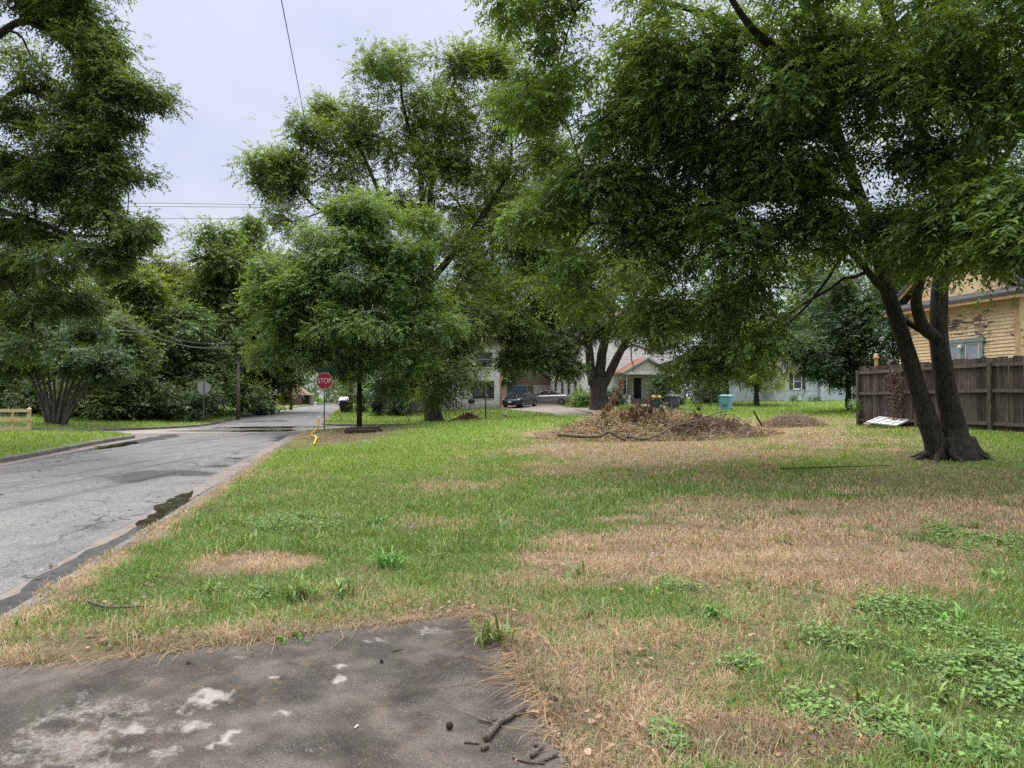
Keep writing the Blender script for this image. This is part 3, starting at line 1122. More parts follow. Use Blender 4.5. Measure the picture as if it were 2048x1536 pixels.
# ------------------------------------------------------------------ grass
def blades(n, d0, d1, pw, hgt, wid, fan, seed, tri=False, lying=0.0, keep=None):
    """n candidate blades between distances d0..d1"""
    r = np.random.default_rng(seed)
    u = r.random(n)
    if abs(pw - 1) < 1e-3:
        D = d0 * (d1 / d0) ** u
    else:
        e = 1 - pw
        D = (d0 ** e + (d1 ** e - d0 ** e) * u) ** (1 / e)
    x = r.uniform(-1, 1, n) * (D * fan + 1.2)
    y = D
    s = S(x, y)
    lr, ar = LA(x, y)
    spill = ((lr > -5) & (ar < 34)) * (.13 * vnoise(ar * 2.3, lr * 0 + 3, 5) ** .6)
    ok = s > .13 - spill
    nb = y < 8
    if nb.any():
        sd = polydist(x[nb], y[nb], SLAB)
        ok[nb] &= sd + (fbm(x[nb] * 6, y[nb] * 6, 3, 79) - .5) * .16 > -.02
    far = y > 40
    if far.any():
        ok[far] &= ~inpoly(x[far], y[far], DRIVE) & ~inpoly(x[far], y[far], WALK)
    if keep is not None:
        ok &= keep(x, y)
    x, y, s, D = x[ok], y[ok], s[ok], D[ok]
    n = len(x)
    dry, dark, weed = cover(x, y)
    z = H(x, y)
    n1 = fbm(x * .45, y * .45, 3, 71)
    n3 = fbm(x * 2.6, y * 2.6, 3, 73)
    isdry = r.random(n) < np.clip(dry * .86 + .03 + .045 * (y < 12) + (n3 - .5) * .35 * (y < 16) + (fbm(x * 8, y * 8, 3, 77) - .5) * .75 * (.25 + dry) * (y < 15), 0.02, .97)
    # thin the cover where it is dead or bare, and where broadleaf weeds take over
    thin = r.random(n) < (1 - .35 * dry - .4 * dark - .1 * weed - .5 * sstep(.56, .72, fbm(x * 1.7, y * 1.7, 4, 53)) * (y < 14))
    x, y, z, D, dry, dark, n1, n3, isdry, s = [q[thin] for q in (x, y, z, D, dry, dark, n1, n3, isdry, s)]
    n = len(x)
    h = hgt(D) * r.uniform(.4, 1.35, n) * (.35 + 1.35 * n3) * np.where(isdry, .85, 1.0)
    h *= np.where(s < .35, .7, 1)
    w = wid(D) * r.uniform(.6, 1.3, n)
    az = r.uniform(0, 2 * np.pi, n)
    lean = np.where(isdry, r.uniform(.3, 1.45, n), r.uniform(.15, 1.0, n))
    lean = np.where(r.random(n) < lying, r.uniform(1.15, 1.5, n), lean)
    dx, dy = np.cos(az), np.sin(az)
    wx, wy = -dy, dx
    b = np.column_stack([x, y, z - .004])
    dirh = np.column_stack([dx, dy, np.zeros(n)])
    up = np.array((0, 0, 1.0))
    W = np.column_stack([wx, wy, np.zeros(n)]) * w[:, None]
    ms = np.sin(lean * .6)[:, None]
    mc = np.cos(lean * .6)[:, None]
    ts = np.sin(lean * 1.15)[:, None]
    tc = np.cos(lean * 1.15)[:, None]
    mid = b + h[:, None] * .55 * (dirh * ms + up * mc)
    tip = mid + h[:, None] * .5 * (dirh * ts + up * tc)
    tip[:, 2] = np.maximum(tip[:, 2], z + .006)
    # natural colour of the blade
    lush = np.column_stack([.098 + .055 * n1, .188 + .06 * n1, .032 + .012 * n1])
    blue = np.column_stack([.085 + .03 * n3, .145 + .05 * n3, .042 + .015 * n3])
    k = r.random(n)[:, None]
    g = lush * k + blue * (1 - k)
    ol = ((r.random(n) < .06 + .35 * dry) & (D < 18))[:, None]
    g = np.where(ol, np.column_stack([.19 + .08 * n3, .19 + .06 * n3, .065 + .03 * n3]), g)
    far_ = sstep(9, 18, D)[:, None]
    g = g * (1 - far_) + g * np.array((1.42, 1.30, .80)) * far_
    tan = np.column_stack([.35 + .14 * r.random(n), .255 + .10 * n3, .15 + .06 * n3])
    pink = np.column_stack([.33 + .1 * n3, .225 + .06 * n3, .155 + .04 * n3])
    kk = r.random(n)[:, None]
    t = tan * kk + pink * (1 - kk)
    t = t * (1 - .62 * dark[:, None])
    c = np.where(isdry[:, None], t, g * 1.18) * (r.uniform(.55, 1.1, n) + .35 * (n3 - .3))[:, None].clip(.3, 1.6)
    if tri:
        V = np.stack([b - W * .5, b + W * .5, tip], 1).reshape(-1, 3)
        C = np.repeat(c, 3, 0)
        i = np.arange(n)[:, None] * 3
        return V, None, i + np.array([[0, 1, 2]]), C
    V = np.stack([b - W * .5, b + W * .5, mid + W * .38, mid - W * .38, tip], 1).reshape(-1, 3)
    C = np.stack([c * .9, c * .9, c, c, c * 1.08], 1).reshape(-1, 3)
    i = np.arange(n)[:, None] * 5
    return V, i + np.array([[0, 1, 2, 3]]), i + np.array([[3, 2, 4]]), C


def merge(parts):
    Vs, Qs, Ts, Cs, o = [], [], [], [], 0
    for V, Q, T, C in parts:
        Vs.append(V)
        Cs.append(C)
        if Q is not None: Qs.append(Q + o)
        if T is not None: Ts.append(T + o)
        o += len(V)
    return np.vstack(Vs), (np.vstack(Qs) if Qs else None), (np.vstack(Ts) if Ts else None), np.vstack(Cs)


def build_grass():
    parts = [
        blades(260000, 2.3, 7.5, .55, lambda D: .062 + 0 * D, lambda D: .0035 + .0004 * D, .86, 1),
        blades(90000, 2.3, 7.5, .55, lambda D: .075 + 0 * D, lambda D: .0028 + .0003 * D, .86, 2, lying=.8),
        blades(150000, 2.3, 6.5, .4, lambda D: .15 + 0 * D, lambda D: .0024 + .0003 * D, .86, 7, lying=.8, keep=lambda x, y: RNG.random(len(x)) < cover(x, y)[0] ** 2),
        blades(230000, 7, 20, 1.0, lambda D: .075 + 0 * D, lambda D: .0045 + .0006 * D, .84, 3),
        blades(170000, 19, 48, 1.1, lambda D: .10 + 0 * D, lambda D: .0009 * D, .84, 4, True),
        blades(90000, 44, 90, 1.1, lambda D: .14 + 0 * D, lambda D: .0010 * D, .8, 5, True),
    ]
    V, Q, T, C = merge(parts)
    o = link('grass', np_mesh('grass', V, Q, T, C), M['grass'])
    tag(o, 'short green and straw coloured grass growing over the empty lot and the yards', 'grass', kind='stuff')


build_grass()


def strap_tufts():
    """coarse broad bladed grass clumps"""
    r = np.random.default_rng(9)
    parts = []
    spots = [(780, 1135, 70, .34), (600, 1195, 60, .26), (690, 1190, 40, .24), (985, 1285, 90, .26), (420, 1185, 40, .2), (500, 1085, 40, .25), (640, 1080, 40, .25),
             (1950, 1520, 22, .18), (1840, 1510, 16, .2), (1700, 1520, 16, .16), (1900, 1260, 30, .26), (1720, 1400, 18, .26), (1790, 1430, 24, .2), (1870, 1400, 20, .2), (760, 1050, 50, .25), (60, 1240, 40, .15),
             (1560, 1100, 30, .2), (1150, 1150, 40, .16), (1180, 1230, 40, .16), (1420, 1240, 40, .18), (300, 1160, 40, .2), (860, 1120, 40, .2), (1990, 1180, 40, .22), (590, 1280, 30, .12)]
    for px, py, n, L in spots:
        n, L = int(n * r.uniform(.35, .9)), L * r.uniform(.6, 1.0)
        D = EYE * F / (py - 795)
        c = np.array(((px - 1024) / F * D, D))
        q = c + r.normal(0, .055, (n, 2))
        az = r.uniform(0, 2 * np.pi, n)
        ln = L * r.uniform(.5, 1.15, n)
        le = r.uniform(.35, 1.25, n)
        z = H(q[:, 0], q[:, 1])
        b = np.column_stack([q, z])
        dh = np.column_stack([np.cos(az), np.sin(az), np.zeros(n)])
        up = np.array((0, 0, 1.))
        W = np.column_stack([-np.sin(az), np.cos(az), np.zeros(n)]) * (r.uniform(.005, .011, n))[:, None]
        p1 = b + ln[:, None] * .4 * (dh * np.sin(le * .5)[:, None] + up * np.cos(le * .5)[:, None])
        p2 = p1 + ln[:, None] * .35 * (dh * np.sin(le * 1.2)[:, None] + up * np.cos(le * 1.2)[:, None])
        p3 = p2 + ln[:, None] * .3 * (dh * np.sin(le * 1.8)[:, None] + up * np.cos(le * 1.8)[:, None])
        V = np.stack([b - W * .5, b + W * .5, p1 - W, p1 + W, p2 - W * .8, p2 + W * .8, p3], 1).reshape(-1, 3)
        i = np.arange(n)[:, None] * 7
        Q = np.vstack([i + np.array([[0, 1, 3, 2]]), i + np.array([[2, 3, 5, 4]])])
        T = i + np.array([[4, 5, 6]])
        g = np.array((.13, .215, .05)) * r.uniform(.6, 1.3, (n, 1)) * np.array((1, 1, 1))
        g = g * np.array((r.uniform(.75, 1.1), r.uniform(.85, 1.12), r.uniform(.7, 1.2)))
        parts.append((V, Q, T, np.repeat(g, 7, 0)))
    # runners of dead grass hanging over the slab edge
    n = 2400
    per = SLAB[:11]
    seg = r.integers(0, 10, n)
    t = r.random(n)[:, None]
    kp = (vnoise(seg * 2.0 + t[:, 0] * 4.5, seg * .7, 31) > .5) | (r.random(n) < .25)
    seg, t = seg[kp], t[kp]
    n = len(seg)
    p = per[seg] * (1 - t) + per[seg + 1] * t
    az = np.where(seg < 5, r.normal(-1.75, .7, n), r.normal(3.5, .7, n))
    ln = r.gamma(2.2, .06, n).clip(.04, .5)
    dh = np.column_stack([np.cos(az), np.sin(az)])
    pm = p + dh * (ln * .5)[:, None]
    pe = p + dh * ln[:, None] + r.normal(0, .25, (n, 2)) * ln[:, None]
    W = np.column_stack([-dh[:, 1], dh[:, 0], np.zeros(n)]) * r.uniform(.002, .0045, n)[:, None]
    b0 = np.column_stack([p - dh * .03, H(p[:, 0], p[:, 1]) + .015 + r.random(n) * .03])
    b1 = np.column_stack([pm, H(pm[:, 0], pm[:, 1]) + .02 + r.random(n) * .02])
    b2 = np.column_stack([pe, H(pe[:, 0], pe[:, 1]) + .016])
    V = np.stack([b0 - W * .5, b0 + W * .5, b1 + W * .5, b1 - W * .5, b2], 1).reshape(-1, 3)
    i = np.arange(n)[:, None] * 5
    c = np.column_stack([r.uniform(.08, .36, n), np.zeros(n), np.zeros(n)])
    c[:, 1] = c[:, 0] * .68
    c[:, 2] = c[:, 0] * .38
    parts.append((V, i + np.array([[0, 1, 2, 3]]), i + np.array([[3, 2, 4]]), np.repeat(c, 5, 0)))
    V, Q, T, C = merge(parts)
    o = link('coarse_grass', np_mesh('coarse_grass', V, Q, T, C), M['grass'])
    tag(o, 'coarse broad bladed grass clumps and dead runners along the slab edge', 'grass', kind='stuff')


strap_tufts()


def leaf_quads(c, fwd, nrm, ln, wd, cup=.0):
    """c: base points, fwd unit, nrm unit; kite leaves of 4 verts"""
    side = np.cross(nrm, fwd)
    side /= np.linalg.norm(side, axis=-1, keepdims=True) + 1e-9
    m = c + fwd * (ln * .42)[..., None]
    V = np.stack([c, m + side * (wd * .5)[..., None] + nrm * (wd * cup)[..., None], c + fwd * ln[..., None],
                  m - side * (wd * .5)[..., None] + nrm * (wd * cup)[..., None]], -2)
    return V.reshape(-1, 3)


def unit(v):
    return v / (np.linalg.norm(v, axis=-1, keepdims=True) + 1e-9)


def weeds():
    r = np.random.default_rng(12)
    xs, ys = [], []
    for cx, cy, rx, ry, k in WEED:
        n = int(1300 * k * rx * ry * 3.2) + 50
        xs.append(cx + r.normal(0, rx * .75, n))
        ys.append(cy + r.normal(0, ry * .75, n))
    x, y = np.concatenate(xs), np.concatenate(ys)
    _, _, w = cover(x, y)
    cl = fbm(x * 4, y * 4, 3, 91)
    ok = (w + r.normal(0, .16, len(x)) > .22) & (cl + r.normal(0, .04, len(x)) > .43) & (polydist(x, y, SLAB) > .03) & (y > 2.2)
    x, y, cl = x[ok], y[ok], cl[ok]
    n = len(x)
    z = H(x, y)
    m = 7
    hh = r.uniform(.015, .09, n) * (.5 + cl)
    az = r.uniform(0, 2 * np.pi, (n, m))
    base = np.column_stack([x, y, z])[:, None, :] + np.stack([np.cos(az) * .02, np.sin(az) * .02, r.uniform(.35, 1, (n, m)) * hh[:, None]], -1)
    fwd = unit(np.stack([np.cos(az), np.sin(az), r.uniform(-.35, .45, (n, m))], -1))
    nrm = unit(np.stack([-np.cos(az) * .2, -np.sin(az) * .2, np.ones((n, m))], -1) + r.normal(0, .3, (n, m, 3)))
    ln = r.uniform(.012, .04, (n, m))
    V = leaf_quads(base, fwd, nrm, ln, ln * r.uniform(.55, .8, (n, m)), .12)
    g = np.array((.125, .215, .055)) * r.uniform(.6, 1.3, (n, 1, 1)) * r.uniform(.85, 1.15, (n, m, 1))
    g = g + np.array((.05, .03, 0)) * (r.random((n, m, 1)) < .06)
    C = np.repeat(g.reshape(-1, 3), 4, 0)
    Q = np.arange(len(V)).reshape(-1, 4)
    o = link('weeds', np_mesh('weeds', V, Q, None, C), M['grass'])
    tag(o, 'low broadleaf weeds spreading in green mats over the dry grass', 'weeds', kind='stuff')


weeds()


def litter():
    r = np.random.default_rng(15)
    L = [patch(1500, 1490, 260, 60, 1), patch(1180, 1450, 150, 90, 1), patch(1250, 1310, 200, 60, 1), patch(250, 1285, 260, 30, 1), patch(900, 1215, 120, 20, 1), patch(1900, 935, 260, 40, 1, .3),
         patch(1500, 1150, 350, 60, 1), patch(240, 1205, 60, 14, 1)]
    xs, ys = [], []
    for cx, cy, rx, ry, k in L:
        n = int(45 + 130 * rx * ry)
        xs.append(cx + r.normal(0, rx * .6, n))
        ys.append(cy + r.normal(0, ry * .6, n))
    x, y = np.concatenate(xs), np.concatenate(ys)
    ok = (S(x, y) > .1) & (y > 2) & ((polydist(x, y, SLAB) > 0) | (r.random(len(x)) < .3))
    x, y = x[ok], y[ok]
    n = len(x)
    z = H(x, y) + .014 + r.uniform(0, .02, n)
    az = r.uniform(0, 2 * np.pi, n)
    # six sided curled leaf
    nrm = unit(np.column_stack([r.normal(0, .35, n), r.normal(0, .35, n), np.ones(n)]))
    f = unit(np.column_stack([np.cos(az), np.sin(az), r.normal(0, .2, n)]))
    sd = unit(np.cross(nrm, f))
    ln = r.uniform(.02, .06, n)[:, None] * r.uniform(.6, 1.2, (n, 1))
    c = np.column_stack([x, y, z])
    prof = [(-.5, 0, 0), (-.15, .36, .14), (.2, .28, .1), (.5, 0, .05), (.2, -.28, .12), (-.15, -.36, .16)]
    V = np.stack([c + f * ln * a + sd * ln * b + nrm * ln * e * r.uniform(.2, 1.6, (n, 1)) for a, b, e in prof], 1).reshape(-1, 3)
    i = np.arange(n)[:, None] * 6
    Q = np.vstack([i + np.array([[0, 1, 2, 3]]), i + np.array([[0, 3, 4, 5]])])
    base = np.array((.20, .125, .075))
    c1 = base * r.uniform(.45, 1.5, (n, 1)) * np.array((1, 1, 1)) + np.array((.09, .08, .07)) * (r.random((n, 1)) < .3)
    V_, C_ = V, np.repeat(c1, 6, 0)
    o = link('leaf_litter', np_mesh('leaf_litter', V_, Q, None, C_), M['deadleaf'])
    tag(o, 'dry brown fallen leaves scattered over the dead grass and slab edge', 'leaf litter', kind='stuff')


litter()
# ------------------------------------------------------------------ trees
def crown_data(r, lobes, n, ln, wd, clump, m=9, droop=.35, flat=.55, col=(.05, .105, .025), var=.22, yel=.25, spread=1.0, shell=.45, upn=1.0, zcut=None, clumps_k=1.0):
    """foliage: sprays of leaflets gathered in clumps spread through lobes. returns V, C, clump centres"""
    lobes = np.asarray([tuple(l) + (1.0,) * (7 - len(l)) for l in lobes], float)
    area = (lobes[:, 3] * lobes[:, 4] + lobes[:, 4] * lobes[:, 5] + lobes[:, 3] * lobes[:, 5]) * lobes[:, 6]
    ns = max(1, n // m)
    cc, cs, cl = [], [], []
    for i, L in enumerate(lobes):
        k = max(4, int(area[i] / (clump * clump) * .55 * clumps_k))
        d = unit(r.normal(0, 1, (k, 3)))
        rad = r.random(k) ** shell * (1 + r.exponential(.14, k).clip(0, .45))
        cc.append(L[:3] + d * rad[:, None] * L[3:6])
        cs.append(clump * r.uniform(.4, 1.5, k) ** 1.1)
        cl.append(np.full(k, i))
    cc, cs, cl = np.vstack(cc), np.concatenate(cs), np.concatenate(cl)
    wgt = cs ** 2 * r.uniform(.4, 1.6, len(cs)) * lobes[cl, 6]
    pick = r.choice(len(cs), ns, p=wgt / wgt.sum())
    g = r.normal(0, 1, (ns, 3)) * .55
    pos = cc[pick] + g * cs[pick][:, None] * np.array((1, 1, flat))
    far_ = (r.random(ns) < .12) * r.exponential(.5, ns).clip(0, 1.2)
    od = unit(pos - lobes[cl[pick], :3] + r.normal(0, .4, (ns, 3)) * lobes[cl[pick], 3:4])
    pos = pos + od * (far_ * cs[pick])[:, None]
    if zcut is not None:
        pos[:, 2] = np.maximum(pos[:, 2], zcut(pos[:, 0], pos[:, 1]) + r.random(ns) * .5)
    out = unit(pos - lobes[cl[pick], :3] + r.normal(0, .3, (ns, 3)))
    d = unit(out * .6 + unit(g) * .7 + np.array((0, 0, -droop)) + r.normal(0, .25, (ns, 3)))
    L = ln * 2.6 * r.uniform(.6, 1.4, ns)
    t = (np.arange(m) + .6) / m
    sgn = np.where(np.arange(m) % 2 == 0, 1.0, -1.0)
    side = unit(np.cross(d, np.array((0, 0, 1.0))) + r.normal(0, .15, (ns, 3)))
    base = pos[:, None, :] + d[:, None, :] * (t[None, :] * L[:, None])[..., None]
    base[:, :, 2] -= (t[None] ** 2 * L[:, None] * droop * .35)
    f = unit(d[:, None, :] * .55 + side[:, None, :] * sgn[None, :, None] * .8 + np.array((0, 0, -droop * .8)) + r.normal(0, .28, (ns, m, 3)))
    nr = unit(np.array((0, 0, upn)) + out[:, None, :] * .35 + r.normal(0, .38, (ns, m, 3)))
    nr = unit(nr - f * (nr * f).sum(-1, keepdims=True))
    l = ln * r.uniform(.7, 1.25, (ns, m))
    V = leaf_quads(base, f, nr, l, wd * l / ln, .08)
    cv = 1 + var * r.normal(0, 1, (len(cs), 1))
    c = np.array(col) * cv[pick].clip(.5, 1.7)
    ym = (r.random((len(cs), 1)) ** 2 * yel)[pick]
    c = c * (1 - ym) + np.array((col[0] * 2.0, col[1] * 1.55, col[2] * .9)) * ym
    c = c[:, None, :] * r.uniform(.62, 1.4, (ns, m, 1))
    return V, np.repeat(c.reshape(-1, 3), 4, 0), cc, cl, lobes


def limbs(mb, stems, cc, cl, lobes, r, rmax=.09, per=6, thin=.014, seg=6, minz=None, pen=1.6):
    nodes, rads = [], []
    for pth, rd in stems:
        nodes.append(pth)
        rads.append(rd)
    nodes, rads = np.vstack(nodes), np.concatenate(rads)
    if minz is not None:
        k_ = nodes[:, 2] > minz
        nodes, rads = nodes[k_], rads[k_]
    for i, L in enumerate(lobes):
        c = L[:3]
        if i % 3:
            continue
        dd = np.linalg.norm(nodes - c, axis=1) + np.maximum(0, nodes[:, 2] - c[2] + .3) * pen
        j = int(np.argmin(dd))
        s = nodes[j]
        dist = np.linalg.norm(c - s)
        r0 = min(rads[j] * .6, rmax, .012 + .011 * dist + L[3] * .010) * (1.0 if i % 3 == 0 else .6)
        mid = (s + c) / 2 + r.normal(0, .09, 3) * dist + np.array((0, 0, .08 * dist))
        end = c + (c - s) / max(dist, .01) * L[3] * .35
        pth = catmull([s, mid, c, end], 12)
        pth[1:-1] += r.normal(0, .018 * dist / 3, (10, 3))
        rd = np.linspace(r0, max(thin, r0 * .3), 12)
        mb.tube(pth, rd, seg, cap=False)
        own = cc[cl == i]
        for q in own[r.permutation(len(own))[:per]]:
            k = r.integers(5, 11)
            st = pth[k]
            ml = np.linalg.norm(q - st)
            m2 = (st + q) / 2 + r.normal(0, .1, 3) * ml + np.array((0, 0, .06 * ml))
            p2 = catmull([st, m2, q], 6)
            mb.tube(p2, np.linspace(min(rd[k] * .7, thin * 1.9), thin * .4, 6), 5, cap=False)


def stem(pts, r0, r1, n=24, wob=.02, flare=0.0, pw=1.0):
    p = catmull(pts, n)
    t = np.linspace(0, 1, n)
    rd = r0 + (r1 - r0) * t ** pw
    if flare:
        rd = rd * (1 + flare * np.exp(-t * n / 2.2))
    p[1:, :2] += RNG.normal(0, wob * r0, (n - 1, 2))
    return p, rd


def tree(name, label, cat, base, stems, lobes, r, n, ln, wd, clump, bark_m='bark', group=None, rmax=.09, per=6, thin=.014, seg=10, crown_mat='leaf', minz=None, split=3, pen=1.6, **kw):
    root = empty(name, base, 0, label, cat, group)
    b = np.asarray(base, float)
    lobes = scatter(lobes, r, split)
    V, C, cc, cl, lb = crown_data(r, lobes, n, ln, wd, clump, **kw)
    mb = MB()
    for pth, rd in stems:
        mb.tube(pth - b, rd, seg, cap=True, jit=.07)
    limbs(mb, [(p - b, q) for p, q in stems], cc - b, cl, np.column_stack([lb[:, :3] - b, lb[:, 3:]]), r, rmax, per, thin, minz=minz, pen=pen)
    mb.build('trunk', M[bark_m], root)
    link('crown', np_mesh('crown', V - b, np.arange(len(V)).reshape(-1, 4), None, C), M[crown_mat], root)
    return root


def scatter(rows, r, k=3, f=.60, off=.78):
    out = []
    for L in rows:
        w = L[6] if len(L) > 6 else 1.0
        for i in range(k):
            d = unit(r.normal(0, 1, 3)) * off * r.random() ** .5
            q = f * r.uniform(.75, 1.25)
            out.append((L[0] + d[0] * L[3], L[1] + d[1] * L[4], L[2] + d[2] * L[5], L[3] * q, L[4] * q, L[5] * q, w * r.uniform(.6, 1.3)))
    return out


def px_lobes(rows):
    out = []
    for px, py, D, rx, ry, rz, *w in rows:
        out.append((*P(px, py, D), rx, ry, rz, *(w or [1.0])))
    return out


def pp(*rows):
    return [P(*q) for q in rows]


def big_near_tree():
    r = np.random.default_rng(21)
    D0 = 14.2
    base = PG(1905, D0)
    gz = base[2]
    left = stem([PG(1884, D0, -.15), P(1862, 860, D0), P(1830, 760, D0), P(1798, 650, 14.0), P(1768, 560, 13.8), P(1735, 440, 13.4), P(1700, 340, 13.0), P(1672, 260, 12.6), P(1655, 170, 12.2), P(1640, 20, 11.6), P(1620, -150, 11.2)], .225, .07, 40, .02, .40, .6)
    right = stem([PG(1922, D0 - .1, -.15), P(1907, 850, D0), P(1889, 760, 14.1), P(1878, 680, 14), P(1880, 590, 13.9), P(1886, 500, 13.7), P(1872, 380, 13.3), P(1838, 250, 12.6), P(1800, 120, 12), P(1760, -40, 11.4), P(1740, -250, 11)], .26, .08, 40, .02, .8, .58)
    arm = stem([P(1880, 680, 14), P(1848, 655, 13.7), P(1832, 600, 13.4), P(1845, 550, 13.2), P(1868, 500, 12.6), P(1905, 420, 12), P(1960, 330, 11.2)], .13, .05, 20, .02)
    cross = stem([P(1880, 670, 14), P(1850, 662, 14.0), P(1825, 650, 14.05), P(1800, 632, 14.1)], .10, .045, 10)
    b1 = stem([P(1780, 590, 13.9), P(1745, 555, 13.6), P(1712, 515, 13.3), P(1660, 470, 13), P(1600, 430, 12.8)], .085, .03, 16)
    b2 = stem([P(1722, 400, 13.2), P(1670, 385, 13.1), P(1600, 390, 13.2), P(1500, 400, 13.4), P(1410, 412, 13.7), P(1300, 435, 14), P(1180, 448, 14.4)], .10, .03, 24)
    b3 = stem([P(1690, 310, 12.8), P(1640, 250, 12.6), P(1560, 175, 12.4), P(1500, 205, 12.6), P(1440, 245, 12.9), P(1385, 315, 13.2)], .085, .022, 20)
    b4 = stem([P(1660, 200, 12.3), P(1560, 110, 12), P(1440, 40, 12.6), P(1330, 5, 13), P(1200, -20, 13.5)], .11, .03, 20)
    b5 = stem([P(1835, 250, 12.6), P(1825, 130, 12.0), P(1838, 60, 11.6), P(1850, -60, 11)], .075, .03, 14)
    b6 = stem([P(1885, 520, 13.7), P(1930, 430, 12.8), P(2000, 330, 11.6), P(2080, 200, 10.6)], .11, .03, 16)
    b7 = stem([P(1655, 170, 12.2), P(1540, 90, 11.6), P(1470, 10, 11), P(1400, -140, 10.4)], .09, .03, 14)
    roots = []
    for k in range(9):
        a = k * .7 + .2
        cx = base + np.array((-.12 if math.cos(a) < 0 else .16, 0, 0))
        q = [cx + (math.cos(a) * .16, math.sin(a) * .16, .42), cx + (math.cos(a) * .30, math.sin(a) * .3, .16), cx + (math.cos(a + .1) * .52, math.sin(a + .1) * .5, .03), cx + (math.cos(a + .25) * .85, math.sin(a + .25) * .8, -.10)]
        roots.append(stem(q, .10, .03, 10, .03))
    lobes = px_lobes([
        (1080, 30, 14.2, 1.05, 1.5, .8), (1170, 130, 14.2, 1.3, 1.5, .9), (1290, 50, 13.4, 1.5, 1.7, 1.0), (1450, 60, 12.6, 1.5, 1.7, 1.0), (1600, 70, 11.8, 1.2, 1.5, .8), (1740, 60, 11.2, 1.2, 1.5, .9), (1900, 50, 10.4, 1.3, 1.6, .9),
        (2040, 90, 9.8, .9, 1.4, .9), (1240, 260, 14.2, 1.3, 1.5, .9), (1380, 230, 13.4, 1.35, 1.5, .9), (1530, 230, 12.4, 1.1, 1.3, .75), (1660, 170, 11.6, .8, 1.2, .6), (1810, 200, 11.4, .95, 1.2, .6),
        (1970, 230, 10.4, 1.0, 1.3, .8), (1880, 330, 11.2, .75, 1, .5), (2030, 370, 9.8, .75, 1.1, .7), (1160, 420, 14.6, 1.05, 1.3, .9), (1290, 400, 14.2, 1.1, 1.3, .8), (1420, 370, 13.6, 1.1, 1.2, .7), (1540, 350, 12.8, .85, 1, .6),
        (1130, 530, 14.8, .85, 1.2, .8), (1250, 530, 14.4, 1.05, 1.3, .85), (1380, 520, 14.0, 1.15, 1.3, .85), (1500, 490, 13.2, .95, 1.2, .8), (1610, 480, 12.8, .7, 1, .55),
        (1320, 640, 14.4, .9, 1.1, .7), (1440, 630, 14.0, .95, 1.1, .75), (1530, 600, 13.2, .6, .9, .7), (1420, 715, 14.0, .75, .9, .45), (1500, 700, 13.6, .5, .7, .5),
        (1990, 400, 9.6, .7, 1, .4), (1905, 440, 10.6, .55, .8, .3), (2045, 455, 9.0, .4, .8, .25), (1965, 480, 10.5, .45, .7, .25), (2035, 495, 9, .3, .6, .18), (1880, 500, 11.4, .4, .6, .2), (1440, 440, 13.4, .9, 1, .6), (1200, 340, 14.4, 1.1, 1.3, .8), (1100, 210, 14.4, .9, 1.2, .7), (1640, 420, 12.6, .5, .8, .3), (1350, 320, 13.8, 1.0, 1.2, .6), (1480, 290, 13, .9, 1.1, .55), (1250, 160, 14, 1.1, 1.3, .7), (1560, 430, 13, .7, .9, .5), (1390, 140, 13, 1.1, 1.3, .7), (1620, 320, 12.6, .45, .8, .35), (1290, 470, 14.2, .9, 1.1, .6), (1780, 440, 12.4, .5, .7, .35),
        # the upper crown that shades the rest
        (1300, -120, 13.5, 2.0, 2.4, 1.3, .4), (1560, -150, 12, 2.2, 2.6, 1.4, .4), (1800, -160, 11, 2.0, 2.4, 1.4, .4), (2050, -100, 10.5, 1.8, 2.2, 1.3, .4), (1500, -420, 12, 2.6, 3, 1.6, .22), (1850, -450, 12, 2.6, 3, 1.6, .22),
        (2250, 150, 11.5, 2.0, 2.4, 1.6, .6), (2250, 420, 12.5, 1.6, 2, 1.3, .5), (1900, 100, 16, 2.2, 2, 1.5, .55), (1650, 60, 16, 2.2, 2, 1.4, .55)])
    tree('pecan_tree', 'large dark leaning twin trunked tree with wide overhanging canopy beside the board fence', 'tree', base,
         [left, right, *roots, arm, cross, b1, b2, b3, b4, b5, b6, b7], lobes, r, 360000, .102, .041, .32, 'bark_black', rmax=.045, per=5, thin=.010, seg=14, minz=3.2, pen=.35,
         droop=.42, flat=.5, col=(.104, .172, .045), var=.22, yel=.35, shell=.5)


